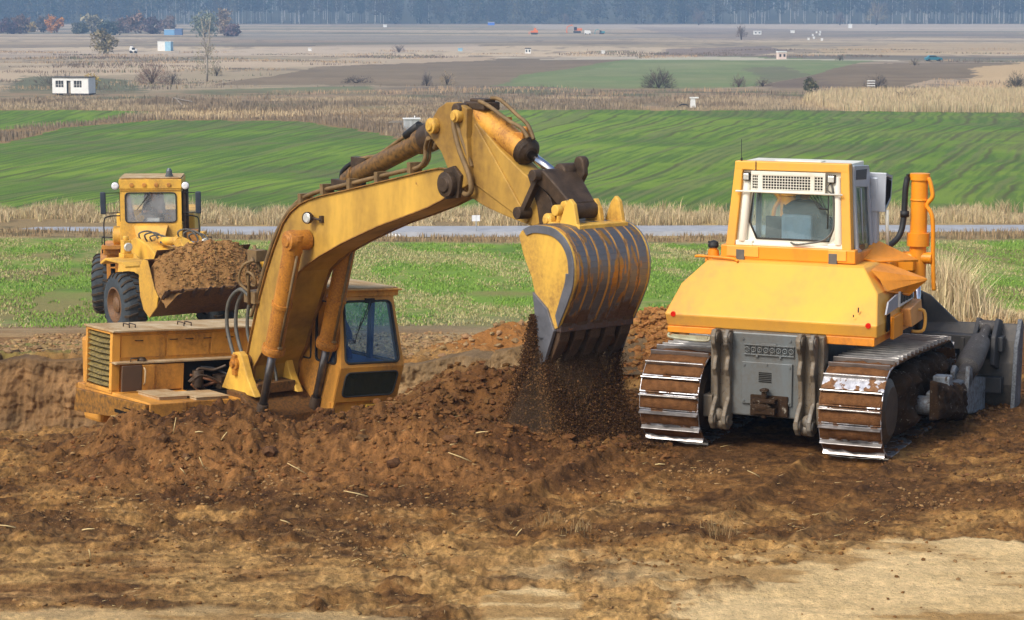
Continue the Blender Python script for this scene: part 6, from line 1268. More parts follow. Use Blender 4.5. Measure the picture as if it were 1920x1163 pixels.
grass('reed_bed', 'golden reed bed at the right beyond the winter wheat', x, y, lambda x, y: .7 + .9 * fbm(x, y, 6, 3, 412), lambda x, y: np.full(len(x), .08), lin(190, 172, 134), .22, .25, 'reeds')
x, y = scatter_zone(110000, -150, 150, 300, 640, lambda x, y: (~(inpoly(x, y, PLOUGH) | inpoly(x, y, PLOUGH2) | inpoly(x, y, GREEN_FAR))) & (fbm(x * .5, y, 14, 4, 413) > .5 + .00025 * (y - 300)))
def plaincol(x, y, n):
    a = fbm(x * .6, y, 12, 3, 414); c = np.where((a > .55)[:, None], np.array(lin(176, 150, 116))[None], np.array(lin(116, 100, 84))[None]); c = np.where(((a > .44) & (a < .5))[:, None], np.array(lin(104, 108, 78))[None], c); return c * (1 + rng.uniform(-.25, .25, (n, 1)))
grass('plain_scrub', 'low grey brown scrub and grass over the plain', x, y, lambda x, y: .3 + 1.0 * np.clip(fbm(x, y, 9, 3, 415) - .3, 0, 1), lambda x, y: .00026 * y, plaincol, .2, .4, 'scrub')

# ---- far forest: one mass of trunks and crowns along the foot of the slope
nt_ = 1500; TX = rng.uniform(-620, 620, nt_); TY = 1652 + rng.uniform(0, 1, nt_) ** 1.6 * 210; TZ = H(TX, TY, False); TH = rng.uniform(15, 25, nt_)
Vs = []; Fs = []; Cs = []; off = 0
stand = ((TX > -175) & (TX < -95)) | (fbm(TX, TY * 0, 90, 2, 777) > .62); w_ = np.where(stand, .26, .16); pale = rng.random(nt_) < np.where(stand, .55, .06)
for sgn in ((1, 0), (0, 1)):
    v = np.stack([np.stack([TX - w_ * sgn[0], TY - w_ * sgn[1], TZ], 1), np.stack([TX + w_ * sgn[0], TY + w_ * sgn[1], TZ], 1), np.stack([TX + w_ * .3 * sgn[0], TY + w_ * .3 * sgn[1], TZ + TH], 1), np.stack([TX - w_ * .3 * sgn[0], TY - w_ * .3 * sgn[1], TZ + TH], 1)], 1).reshape(-1, 3)
    Vs.append(v); Fs.append(np.arange(len(v)).reshape(-1, 4) + off); off += len(v); Cs.append(np.repeat(np.where(pale[:, None], np.array(lin(190, 186, 176))[None], np.array(lin(82, 74, 66))[None]), 4, 0))
q = 110; n = nt_ * q; ti = np.repeat(np.arange(nt_), q); bot = np.where(stand, .45, np.where(rng.random(nt_) < .6, .03, .25))[ti]
hh = bot + (1.02 - bot) * rng.uniform(0, 1, n); rad = (3.2 + 2.4 * rng.random(nt_))[ti] * np.sin(pi * np.clip((hh - bot) / (1.02 - bot), .06, .97)) ** .6; an = rng.uniform(0, 2 * pi, n); rr_ = rad * rng.uniform(.1, 1, n) ** .5
P = np.stack([TX[ti] + np.cos(an) * rr_, TY[ti] + np.sin(an) * rr_, TZ[ti] + TH[ti] * hh], 1); u = rng.normal(0, 1, (n, 3)); u /= np.linalg.norm(u, axis=1)[:, None]; v = np.cross(u, rng.normal(0, 1, (n, 3))); v /= np.linalg.norm(v, axis=1)[:, None]; s = rng.uniform(.4, 1.3, (n, 1))
v4 = np.stack([P - u * s, P - v * s * .5, P + u * s, P + v * s * .6], 1).reshape(-1, 3); Vs.append(v4); Fs.append(np.arange(4 * n).reshape(-1, 4) + off)
pal = np.array([lin(*c) for c in ((56, 58, 46), (66, 68, 50), (50, 60, 48), (78, 70, 50), (60, 72, 54), (96, 92, 66))]); cl = pal[rng.integers(0, 6, nt_)][ti] * rng.uniform(.7, 1.25, (n, 1)); Cs.append(np.repeat(cl, 4, 0))
forest = npmesh('forest', np.concatenate(Vs), np.concatenate(Fs), leaf_m, {'Col': np.concatenate(Cs)}); tag(forest, 'blue hazy autumn forest along the far edge of the plain', 'forest', kind='stuff')
# ---- single trees and bushes
g1 = 'autumn trees in the row at the far left of the plain'
ROW = [(14, 1040, 9, 10, ((96, 76, 84), (84, 70, 70)), 'purplish bare-topped tree at the very start of the far left tree row'),
 (38, 1060, 10.5, 11, ((112, 90, 82), (130, 104, 84)), 'brown rounded tree beside the first purplish tree of the far left row'),
 (60, 1130, 6, 7, ((188, 158, 84), (150, 132, 84)), 'small yellow green tree between the brown tree and the orange tree'),
 (82, 1100, 10, 9, ((110, 98, 88), (96, 86, 78)), 'grey brown tree just left of the orange tree'),
 (102, 1092, 9.5, 10, ((200, 134, 52), (176, 116, 50)), 'bright orange autumn tree in the far left row'),
 (150, 1050, 6.5, 9, ((96, 98, 76), (84, 88, 72)), 'low dark green tree right of the orange tree'),
 (172, 1090, 11, 12, ((160, 150, 118), (136, 128, 104)), 'pale olive tree with a wide crown in the far left row'),
 (205, 1000, 7.5, 12, ((76, 86, 76), (66, 74, 70)), 'dark low spreading tree behind the olive willow'),
 (232, 1080, 10, 10, ((130, 108, 98), (112, 94, 88)), 'pinkish brown tree right of the dark spreading tree'),
 (255, 1060, 11.5, 11, ((148, 120, 102), (110, 92, 84)), 'tall rosy brown tree midway along the far left row'),
 (288, 1050, 9, 12, ((100, 82, 84), (92, 78, 78)), 'plum coloured tree left of the blue shed'),
 (318, 1130, 10, 10, ((138, 116, 104), (118, 104, 96)), 'grey pink tree behind the blue shed'),
 (424, 980, 14, 11, ((160, 140, 116), (140, 124, 108)), 'pale brown tree right behind the tall round crowned tree'),
 (436, 960, 6, 9, ((120, 96, 92), (108, 90, 88)), 'low reddish bush at the foot of the pale brown tree')]
for px, D, h, w, cols, lab in ROW:
    tree(px, D, h, w, cols, 'autumn_tree', lab, group=g1, n=700, size=.62, trunk=.22, crown0=.12)
tree(384, 940, 13, 13, ((128, 134, 108), (112, 118, 98), (150, 148, 120)), 'round_tree', 'green grey round crowned tree behind the tall bare tree', n=1100, size=.5, trunk=.3, crown0=.12)
tree(195, 608, 7.2, 8.2, ((138, 126, 92), (120, 112, 84), (152, 138, 104)), 'willow', 'olive bushy willow standing alone left of the white and blue shed', n=1300, size=.30, trunk=.18, crown0=.02)
# tall pale tree
D = 376; e = empty('bare_tree', (wx(388, D), D, hz(wx(388, D), D) - .05)); tag(e, 'tall bare tree with a pale forked trunk on the left of the plain', 'tree'); b = MB(); rr = random.Random(8)
b.tube([(0, 0, 0), (.1, 0, 2.5), (.05, 0, 5.0), (.5, 0, 7.0), (.6, 0, 9.2), (.9, 0, 11.5)], [.22, .18, .15, .12, .08, .03], 8); b.tube([(.05, 0, 5.0), (-.3, .1, 7.0), (-.5, 0, 9.0), (-.9, 0, 11.2)], [.13, .1, .07, .03], 7)
for k in range(46):
    a = rr.uniform(0, 2 * pi); t0 = rr.uniform(3.5, 10.8); L_ = rr.uniform(.6, 2.0) * (1.2 - t0 / 14); b.tube([(.3 * cos(k), 0, t0), (.3 * cos(k) + cos(a) * L_ * .5, sin(a) * L_ * .5, t0 + L_ * .5), (.3 * cos(k) + cos(a) * L_, sin(a) * L_, t0 + L_ * 1.1)], [.05, .035, .015], 4)
b.build('trunk', palebark_m, e); crownmesh('crown', 0, 0, 3.0, 4.6, 9.2, ((150, 144, 112), (136, 132, 104)), 420, .11, None, seed=3).parent = e
BU = [(285, 368, 4.2, 5.4, (132, 108, 92), 'reddish grey bare bush left of the tall bare tree', 900), (322, 366, 2.6, 3.0, (116, 104, 92), 'small grey bush between the reddish bush and the tall bare tree', 400), (110, 352, 3.0, 7.5, (92, 84, 74), 'wide dark thicket behind the white site cabin', 800),
 (406, 400, 2.6, 2.2, (140, 132, 112), 'slim pale bush just right of the tall bare tree', 250), (668, 366, 1.3, 5.6, (66, 58, 54), 'low almost black thicket left of the excavator arm top', 600), (800, 352, 2.7, 1.5, (104, 98, 94), 'narrow grey bush left of the stick cylinder', 300), (838, 356, 2.8, 2.4, (160, 142, 112), 'pale straw coloured bush next to the narrow grey bush', 260),
 (1235, 338, 3.3, 4.9, (86, 74, 68), 'big dark rounded bush on the far green field edge', 1300), (1385, 344, 2.2, 2.6, (112, 98, 88), 'faint brown bush between the big dark bush and the olive bush', 350), (1645, 340, 2.5, 3.8, (84, 76, 68), 'bare dark bush with a pale stacked crate rack in it', 600), (1905, 340, 3.2, 3.2, (80, 78, 66), 'dark bush at the right edge of the plain', 800),
 (1430, 348, 1.6, 3.0, (104, 94, 84), 'low brown bush right of the faint brown bush', 250), (1700, 300, 1.6, 4.6, (108, 88, 72), 'dark tangle of stems in the golden reed bed', 500), (1715, 470, 2.0, 2.2, (128, 118, 96), 'small olive bush left of the parked car', 200), (1575, 520, 1.6, 1.8, (96, 98, 82), 'small green grey bush right of the pinkish hut', 160), (748, 620, 3.0, 3.6, (132, 122, 116), 'hazy grey bush far beyond the excavator arm', 200)]
for px, D, h, w, col, lab, n in BU: barebush(px, D, h, w, col, 'bare_bush', lab, n=n, tw=D * .00016)
tree(1520, 312, 3.3, 2.2, ((96, 98, 70), (84, 84, 62), (112, 108, 78)), 'olive_bush', 'olive green bush with a thin stem above the golden reeds', 'bush', n=700, size=.12, trunk=.06, crown0=.16)
tree(172, 346, 2.9, 3.4, ((196, 166, 66), (170, 144, 62)), 'yellow_bush', 'yellow leaved bush behind the white site cabin', 'bush', n=500, size=.14, trunk=.06, crown0=.05)
for px, D, h, w, lab in ((1390, 864, 5.2, 4.2, 'small lone bare tree left of the pale roofed shed'), (1060, 1640, 8, 5, 'tall thin bare tree at the forest edge above the orange excavator'), (1575, 1560, 9, 6, 'bare tree at the forest edge left of the white tower hut'), (1643, 1560, 16, 14, 'leaning bare tree with yellowish crown at the forest edge'), (1310, 1560, 10, 9, 'faint bare tree at the forest edge above the young crop')):
    barebush(px, D, h, w, (118, 102, 90) if px != 1643 else (150, 132, 92), 'bare_tree', lab, 'tree', n=260, tw=D * .00018, stem=.3)

# ------------------------------------------------------------------ small things on the plain
wht = plain('dirty_white', lin(226, 226, 220), .7, 0, .1, 2); rf_m = plain('dark_roof_felt', lin(80, 76, 72), .8); blu = plain('pale_blue_sheet', lin(150, 190, 210), .6, 0, .1, 2); win_m = plain('dark_window', lin(46, 46, 48), .3); wood_m = plain('weathered_wood', lin(150, 140, 126), .9, 0, .3, 3); orange_m = plain('orange_machine', lin(232, 120, 40), .5); teal_m = plain('teal_machine', lin(60, 150, 160), .5)
def at(px, D, deg=0, name='x', label='', cat='', group=None):
    x = wx(px, D); return tag(empty(name, (x, D, hz(x, D) - .02), deg), label, cat, group)
e = at(139, 324, -14, 'site_cabin', 'white site cabin with two dark windows and an open doorway on the plain', 'cabin')
b = MB(); hw, hd = 2.95, 1.25
for x0, x1, z0, z1 in ((-hw, -2.45, .35, 2.7), (-2.45, -1.1, .35, 1.25), (-2.45, -1.1, 2.25, 2.7), (-1.1, -.6, .35, 2.7), (-.6, .05, 2.25, 2.7), (.05, .55, .35, 2.7), (.55, 1.85, .35, 1.25), (.55, 1.85, 2.25, 2.7), (1.85, hw, .35, 2.7)): b.box((x0, -hd, z0), (x1, -hd + .08, z1))
b.box((-hw, -hd + .08, .35), (-hw + .08, hd, 2.7)); b.box((hw - .08, -hd + .08, .35), (hw, hd, 2.7)); b.box((-hw, hd - .08, .35), (hw, hd, 2.7)); b.build('wall', wht, e)
b = MB(); b.box((-hw - .1, -hd - .15, 2.7), (hw + .1, hd + .1, 2.82)); b.build('roof', rf_m, e); b = MB(); b.box((-hw, -hd, .2), (hw, hd, .35)); b.build('floor_frame', rf_m, e)
for x0 in (-2.45, .55):
    b = MB(); b.box((x0, -hd + .1, 1.25), (x0 + 1.33, -hd + .14, 2.25)); wv = b.build('window', win_m, e); b = MB(); [b.box((x0 + q * .44, -hd + .05, 1.25), (x0 + q * .44 + .05, -hd + .1, 2.25)) for q in range(4)]; b.box((x0, -hd + .05, 1.6), (x0 + 1.33, -hd + .09, 1.64)); b.build('window_bars', wht, wv)
for k, x0 in enumerate((-2.6, 2.4)): b = MB(); b.box((x0, -1.0, -.1), (x0 + .3, 1.0, .2)); b.build('support_block', wood_m, e)
b = MB(); b.box((-.5, -hd + .3, .35), (-.1, -hd + .36, 2.1)); b.build('door', wood_m, e)
e = at(310, 652, -8, 'shed', 'small flat roofed shed, white front and pale blue side, far left plain', 'shed'); b = MB(); b.box((-2.0, -1.3, 0), (.3, 1.3, 2.8)); b.build('wall', wht, e); b = MB(); b.box((.3, -1.3, 0), (2.1, 1.3, 2.75)); b.build('side_wall', blu, e); b = MB(); b.box((-2.1, -1.4, 2.8), (2.2, 1.4, 2.92)); b.build('roof', wht, e)
e = at(250, 628, 0, 'farm_trailer', 'small white farm trailer left of the white and blue shed', 'trailer'); b = MB(); b.prism([(-1.0, .5), (1.1, .5), (1.1, 1.2), (.2, 1.3), (-.2, 2.0), (-.8, 2.0), (-1.0, 1.4)], 'y', -.6, .6); b.build('body', wht, e, .03); b = MB(); b.cyl((-.6, -.7, .4), (-.6, .7, .4), .4); b.build('wheel', dark_m, e); b = MB(); b.cyl((.7, -.7, .4), (.7, .7, .4), .4); b.build('wheel', dark_m, e); b = MB(); b.box((-.3, -.62, 1.0), (.6, -.6, 1.6)); b.build('window', win_m, e)
e = at(326, 1000, 0, 'blue_shed', 'blue sheet metal shed in front of the far left tree row', 'shed'); b = MB(); b.box((-4.2, -2, 0), (.6, 2, 2.6)); b.build('wall', plain('sky_blue_sheet', lin(120, 170, 210), .6), e); b = MB(); b.box((.7, -2, 0), (4.0, 2, 3.0)); b.build('side_wall', plain('dull_blue_sheet', lin(84, 110, 150), .6), e); b = MB(); b.box((-4.3, -2.1, 2.6), (.65, 2.1, 2.75)); b.build('roof', wht, e)
# concrete block hut behind the boom
e = at(772, 213, 6, 'concrete_box', 'grey white concrete box with a flat lid beside the scrub', 'concrete box'); b = MB(); b.loft([[(-.78, -.6, 0), (.70, -.6, 0), (.70, .6, 0), (-.78, .6, 0)], [(-.78, -.6, 1.25), (.78, -.6, 1.25), (.78, .6, 1.25), (-.78, .6, 1.25)]]); b.build('wall', paint('stained_concrete', lin(196, 200, 200), lin(130, 128, 120), .6, 1.4), e, .02); b = MB(); b.box((-.86, -.68, 1.25), (.86, .68, 1.36)); b.build('roof', wht, e, .01); b = MB(); b.cyl((.3, 0, 1.36), (.3, 0, 1.58), .05); b.build('vent_pipe', wht, e)
e = at(742, 214, 0, 'plank_stack', 'grey planks lying left of the concrete box', 'planks'); 
for k in range(4): b = MB(); b.box((-.7 + k * .1, -.3, .85 + k * .05), (.75, .3 - k * .1, .89 + k * .05)); b.build('plank', wood_m, e)
b = MB(); b.box((-.5, -.1, 0), (-.4, .1, .86)); b.build('post', wood_m, e); b = MB(); b.box((.5, -.1, 0), (.6, .1, .86)); b.build('post', wood_m, e)
e = at(1299, 274, 0, 'concrete_pillar', 'white concrete pillar with a capping slab at the wheat field edge', 'pillar'); b = MB(); b.loft([[(-.36, -.3, 0), (.36, -.3, 0), (.36, .3, 0), (-.36, .3, 0)], [(-.26, -.25, 1.2), (.26, -.25, 1.2), (.26, .25, 1.2), (-.26, .25, 1.2)]]); b.build('shaft', wht, e); b = MB(); b.box((-.42, -.35, 1.2), (.72, .35, 1.36)); b.build('capping_slab', wht, e, .01)
e = at(1282, 274, 0, 'bent_pipe', 'black bent pipe left of the white concrete pillar', 'pipe'); b = MB(); hosepath(b, [(-.9, 0, .05), (-.5, 0, .3), (0, 0, .42), (.5, 0, .3), (.6, 0, .0)], .09); b.build('pipe', dark_m, e)
e = at(338, 277, 0, 'fallen_beams', 'two weathered beams leaning over in the brown grass', 'beams')
for a_, b_ in (((-.9, 0, 1.0), (1.5, .3, .5)), ((-.7, .1, 1.05), (.3, -.3, .1)), ((-.9, 0, 1.0), (-1.1, .3, .1))): b = MB(); b.tube([a_, b_], .10, 4, smooth=False); b.build('beam', wood_m, e)
# crate rack in the bush, fence gate like
e = at(1633, 338, 0, 'crate_rack', 'pale slatted crate rack standing at the bare dark bush', 'rack')
b = MB(); [b.box((-.6, -.3, .5 + k * .38), (.6, .3, .62 + k * .38)) for k in range(3)]; b.build('slats', wht, e); b = MB(); b.box((-.55, -.25, 0), (-.48, .25, 1.4)); b.build('post', wood_m, e); b = MB(); b.box((.48, -.25, 0), (.55, .25, 1.4)); b.build('post', wood_m, e)
# hut, sheds
def hut(px, D, w, h, d, label, mat, rm, win=1, deg=0, name='hut', group=None):
    e = at(px, D, deg, name, label, 'hut', group); b = MB(); b.box((-w / 2, -d / 2, 0), (w / 2, d / 2, h)); b.build('wall', mat, e); b = MB(); b.prism([(-w / 2 - .15, h), (w / 2 + .15, h), (w / 2, h + h * .16), (-w / 2, h + h * .16)], 'y', -d / 2 - .15, d / 2 + .15); b.build('roof', rm, e)
    for k in range(win):
        x = (k + .5) / win * w - w / 2; b = MB(); b.box((x - w * .12, -d / 2 - .03, h * .35), (x + w * .12, -d / 2 - .003, h * .75)); b.build('window', win_m, e)
pinkw = plain('pinkish_plaster', lin(226, 204, 190), .8)
hut(1465, 536, 2.1, 1.7, 1.6, 'small pinkish white hut with two dark windows on the plain', pinkw, wht, 2, 10)
hut(1420, 1028, 3.6, 1.5, 2, 'long low white shed near the small lone bare tree', wht, wht, 2); hut(1486, 1088, 2.0, 1.2, 1.4, 'low white shed between the long shed and the beehives', wht, wht, 0); hut(1594, 1340, 2.2, 2.2, 2, 'white tower hut near the forest edge', wht, wht, 0)
hut(990, 608, 1.7, 1.4, 1.3, 'little white hut in the middle of the plain', wht, rf_m, 2); hut(1131, 600, 1.0, .9, .8, 'tiny white hut right of the middle of the plain', wht, wht, 0); hut(863, 640, 1.3, .8, .9, 'tiny pale blue hut left of the little white hut', blu, blu, 0); hut(581, 640, 1.0, .8, .8, 'tiny white hut right of the tall bare tree', wht, wht, 0)
hut(722, 1400, 2.4, 1.6, 1.6, 'faint white hut far beyond the excavator arm', wht, wht, 0); hut(921, 1560, 4.8, 2.0, 2.5, 'bright blue hut right at the forest edge', plain('bright_blue', lin(60, 120, 220), .5), wht, 0)
hives = [(1516, 74), (1524, 67), (1531, 62), (1538, 61), (1526, 72), (1541, 75), (1537, 66)]
for i, (px, py) in enumerate(hives):
    D = 12.8 * 4000 / (py - 14); e = at(px, D, 0, 'beehive', 'white beehive box in the loose cluster on the far right plain', 'beehive', 'beehives on the far right plain'); b = MB(); b.box((-.38, -.3, .1), (.38, .3, .9)); b.build('hive_body', wht, e); b = MB(); b.box((-.45, -.36, .9), (.45, .36, 1.02)); b.build('lid', wht, e)
# parked car
e = at(1750, 520, 8, 'parked_car', 'teal blue car parked on the far right of the plain', 'car'); carp = plain('teal_car_paint', lin(50, 120, 135), .3); b = MB()
b.loft([[(x, y0, .30), (x, y0, zt), (x, -y0, zt), (x, -y0, .30)] for x, y0, zt in ((-2.1, -.72, .75), (-1.9, -.8, .95), (-.9, -.82, 1.0), (1.0, -.82, .98), (1.9, -.8, .85), (2.1, -.7, .6))]); b.loft([[(-1.7, -.74, .95), (1.1, -.74, .95), (1.1, .74, .95), (-1.7, .74, .95)], [(-1.2, -.6, 1.42), (.3, -.6, 1.42), (.3, .6, 1.42), (-1.2, .6, 1.42)]]); b.build('body', carp, e, .06)
for x in (-1.3, 1.3):
    for y in (-.82, .68): b = MB(); b.cyl((x, y, .32), (x, y + .14, .32), .32); b.build('wheel', dark_m, e)
b = MB(); b.prism([(-1.45, 1.0), (.85, 1.0), (.3, 1.36), (-1.1, 1.36)], 'y', -.75, -.70); b.build('window', win_m, e)
# far machines
def far_excavator(px, D, m, label, k=1.0):
    e = at(px, D, 0, 'far_excavator', label, 'excavator'); b = MB(); b.prism([(-.8, 2.0), (-2.6, 4.3), (-5.2, 3.2), (-5.0, 2.9), (-2.5, 3.8), (-.3, 1.6)], 'y', -.25, .25); b.prism([(-5.2, 3.3), (-5.5, .6), (-5.1, .6), (-4.8, 3.1)], 'y', -.2, .2); b.build('boom', m, e, .03); b = MB(); b.box((-1.4, -1.2, 1.1), (2.6, 1.2, 2.3)); b.build('engine_housing', m, e, .1); b = MB(); b.box((-1.6, -1.2, 1.2), (-.1, .0, 3.0)); b.build('cab', win_m, e, .05)
    b = MB(); b.loft([[(x, y, z) for x, z in track_profile(-1.5, 1.5, .45, .47)] for y in (-1.5, -1.0)]); b.build('track', dark_m, e); b = MB(); b.loft([[(x, y, z) for x, z in track_profile(-1.5, 1.5, .45, .47)] for y in (1.0, 1.5)]); b.build('track', dark_m, e); b = MB(); b.prism([(-5.6, .7), (-5.0, .7), (-4.7, .1), (-5.4, .0)], 'y', -.5, .5); b.build('bucket', m, e)
    e.scale = (k, k, k); return e
far_excavator(1082, 1092, orange_m, 'tiny orange excavator working far off on the plain', 1.0); far_excavator(1128, 1040, teal_m, 'tiny teal excavator right of the tiny white van', .62)
e = at(1002, 1028, 0, 'far_bulldozer', 'tiny orange bulldozer left of the tiny orange excavator', 'bulldozer'); b = MB(); b.prism([(-1.9, .9), (1.7, .9), (1.7, 2.0), (.9, 2.1), (.9, 3.1), (-.2, 3.1), (-.4, 1.8), (-1.9, 1.7)], 'y', -.9, .9); b.build('body', orange_m, e, .06); b = MB(); b.box((-2.7, -1.6, .1), (-2.4, 1.6, 1.4)); b.build('blade', orange_m, e)
for y in (-1.4, .9): b = MB(); b.loft([[(x, y + q, z) for x, z in track_profile(-1.2, 1.2, .45, .47)] for q in (0, .5)]); b.build('track', dark_m, e)
e = at(1102, 1028, 0, 'far_van', 'tiny white van between the orange and teal excavators', 'van'); b = MB(); b.prism([(-1.6, .4), (1.6, .4), (1.6, 1.2), (1.1, 1.9), (-1.6, 2.0)], 'y', -.8, .8); b.build('body', wht, e, .1); 
for x in (-1.0, 1.0): b = MB(); b.cyl((x, -.85, .35), (x, .85, .35), .34); b.build('wheel', dark_m, e)
# road sign
e = at(893, 99.6, 4, 'road_sign', 'small white blank sign board on a thin post beside the road', 'road sign'); e.location.z = hz(e.location.x, 99.6); b = MB(); b.cyl((0, 0, -.1), (0, 0, .98), .022, n=10); b.build('post', plain('sign_post', lin(170, 170, 168), .5), e); b = MB(); b.box((-.20, -.03, .70), (-.01, -.02, .98)); b.box((.01, -.03, .70), (.18, -.02, .98)); b.box((-.20, -.019, .70), (.18, -.015, .98)); b.build('board', plain('sign_white', lin(236, 236, 236), .4, 0, .03, 3, 0), e)
# stones by the roadside
for i, (px, D) in enumerate(((745, 98.6), (1005, 98.4), (735, 98.9))): 
    x = wx(px, D, -5.1); b = MB(); b.ball((0, 0, .05), .14, 9, 6, (1.5, 1, .8)); o = b.build('roadside_stone', wht); o.location = (x, D, hz(x, D)); tag(o, 'pale stone lying on the near verge of the road', 'stone', 'pale stones on the road verge')
# ---- the air
b = MB(); b.box((-1800, -90, -19), (1800, 2750, 95)); hzb = b.build('haze', None, fixn=True); tag(hzb, kind='stuff')
m = bpy.data.materials.new('haze_air'); m.use_nodes = True; n_ = m.node_tree; n_.nodes.clear(); o_ = n_.nodes.new('ShaderNodeOutputMaterial'); v_ = n_.nodes.new('ShaderNodeVolumePrincipled'); v_.inputs['Color'].default_value = (.44, .68, 1.0, 1); v_.inputs['Density'].default_value = .00034; v_.inputs['Anisotropy'].default_value = .0; n_.links.new(v_.outputs[0], o_.inputs['Volume']); hzb.data.materials.append(m)

# ------------------------------------------------------------------ loose soil on the ground, straw, falling soil
def clods(name, label, x, y, r, cols, sink=.3, zoff=None, mat=None, flat=.75, sm=False, octa=False):
    """rough lumps, each an irregular low polyhedron"""
    n = len(x); ph = (1 + 5 ** .5) / 2; iv = np.array([(-1, ph, 0), (1, ph, 0), (-1, -ph, 0), (1, -ph, 0), (0, -1, ph), (0, 1, ph), (0, -1, -ph), (0, 1, -ph), (ph, 0, -1), (ph, 0, 1), (-ph, 0, -1), (-ph, 0, 1)]) / 1.9
    fi = np.array([(0, 11, 5), (0, 5, 1), (0, 1, 7), (0, 7, 10), (0, 10, 11), (1, 5, 9), (5, 11, 4), (11, 10, 2), (10, 7, 6), (7, 1, 8), (3, 9, 4), (3, 4, 2), (3, 2, 6), (3, 6, 8), (3, 8, 9), (4, 9, 5), (2, 4, 11), (6, 2, 10), (8, 6, 7), (9, 8, 1)])
    if octa: iv = np.array([(1, 0, 0), (-1, 0, 0), (0, 1, 0), (0, -1, 0), (0, 0, 1), (0, 0, -1)], float); fi = np.array([(0, 2, 4), (2, 1, 4), (1, 3, 4), (3, 0, 4), (2, 0, 5), (1, 2, 5), (3, 1, 5), (0, 3, 5)])
    if sm:   # subdivide once so the big lumps are craggy rather than round
        ed = {}; vl = list(iv); nf = []
        def mid(a, b):
            k_ = (min(a, b), max(a, b))
            if k_ not in ed: ed[k_] = len(vl); p_ = vl[a] + vl[b]; vl.append(p_ / np.linalg.norm(p_))
            return ed[k_]
        for a_, b_, c_ in fi: q1, q2, q3 = mid(a_, b_), mid(b_, c_), mid(c_, a_); nf += [(a_, q1, q3), (b_, q2, q1), (c_, q3, q2), (q1, q2, q3)]
        iv = np.array(vl); fi = np.array(nf)
    nv = len(iv); z = (H(x, y) if zoff is None else zoff); V_ = iv[None] * (1 + rng.uniform(-.3 if sm else -.38, .3 if sm else .38, (n, nv, 1))); a = rng.uniform(0, 2 * pi, n); ca, sa = np.cos(a)[:, None], np.sin(a)[:, None]
    sx = rng.uniform(.8, 1.5, (n, 1)); X_ = V_[..., 0] * sx; Y_ = V_[..., 1]; V2 = np.stack([X_ * ca - Y_ * sa, X_ * sa + Y_ * ca, V_[..., 2] * flat], -1) * r[:, None, None]
    V2 = V2 + np.stack([x, y, z + r * (1 - sink) * .5], 1)[:, None]; F = (fi[None] + (np.arange(n) * nv)[:, None, None]).reshape(-1, 3)
    return tag(npmesh(name, V2.reshape(-1, 3), F, mat or soil_clod, {'Col': np.repeat(cols, nv, 0)}, False), label, 'soil', kind='stuff')
soil_clod = attrmat('clod_soil', scales=((14, .25), (70, .35)), bst=.8, bd=.02, spec=.1)
def ptsD(n, x0, x1, y0, y1, keep): x, y = scatter_zone(n, x0, x1, y0, y1, keep); return x, y
# ridge clods: from crumbs to boulders of loam
x, y = ptsD(15000, -7.5, 1.9, 23.0, 27.0, lambda x, y: rng.random(len(x)) < np.clip(.10 + ridge_h(x) * 1.6 * np.exp(-((y - 25.0) / 1.5) ** 2), 0, 1)); r = .005 + .032 * rng.random(len(x)) ** 6
clods('soil_crumbs', 'loose brown crumbs and clods over the near spoil ridge', x, y, r, cvar(lin(120, 82, 46), len(x), .3))
x, y = ptsD(14, -7.0, .6, 23.5, 25.2, None) ; r = .04 + .05 * rng.random(len(x)) ** 2
clods('big_clods', 'big rounded clods at the foot of the near spoil ridge', x, y, r, cvar(lin(96, 68, 44), len(x), .2), .55, sm=True)
x, y = ptsD(20000, -6.5, 7.6, 17.6, 25.2, lambda x, y: (fbm(x, y, 1.5, 4, 430) > .46) & (rng.random(len(x)) < (1 - .85 * pale_mask(x, y)))); r = .004 + .022 * rng.random(len(x)) ** 7
cb = np.where((fbm(x, y, 1.3, 4, 90) > .5)[:, None], np.array(lin(148, 116, 76))[None], np.array(lin(116, 82, 46))[None]) * (1 + rng.uniform(-.25, .25, (len(x), 1)))
clods('soil_crumbs', 'dry crumbs scattered over the scraped foreground', x, y, r, cb)
x, y = ptsD(9000, -2.6, 2.0, 25.4, 30.4, None); r = .006 + .05 * rng.random(len(x)) ** 6
clods('soil_crumbs', 'fresh crumbs on the heap under the bucket', x, y, r, cvar(lin(102, 70, 40), len(x), .25))
x, y = ptsD(9000, .3, 4.3, 31, 35, lambda x, y: np.hypot(x - 2.25, y - 33) < 2.1); r = .012 + .06 * rng.random(len(x)) ** 3
clods('soil_crumbs', 'crumbly orange soil heap behind the bucket', x, y, r, cvar(lin(158, 110, 62), len(x), .2))
x, y = ptsD(6000, 4, 8.5, 22.5, 32, None); r = .006 + .03 * rng.random(len(x)) ** 6
clods('soil_crumbs', 'brown crumbs around the bulldozer', x, y, r, cvar(lin(112, 80, 50), len(x), .25))
x, y = ptsD(9000, -12, 1.5, 36.6, 54, lambda x, y: pit_mask(x, y) < .02); r = .015 + .06 * rng.random(len(x)) ** 4
clods('soil_crumbs', 'pale crumbs on the ground beyond the pit', x, y, r, cvar(lin(150, 122, 84), len(x), .25))
hx_ = rng.uniform(1.66, 2.92, 5000); hy_ = rng.uniform(-1.4, 1.4, 5000); ki = np.clip(((hx_ - 1.62) / 1.36 * 59).astype(int), 0, 58); kj = np.clip(((hy_ + 1.44) / 2.88 * 89).astype(int), 0, 88); hzz = GZ[ki, kj]
ca_, sa_ = cos(R(-57)), sin(R(-57)); wxx = -8.35 + hx_ * ca_ - hy_ * sa_; wyy = 51.71 + hx_ * sa_ + hy_ * ca_; r = .008 + .035 * rng.random(5000) ** 5
clods('soil_crumbs', 'crumbs of soil on the load in the wheel loader bucket', wxx, wyy, r, cvar(lin(142, 106, 64), 5000, .25), .6, hzz - .01)
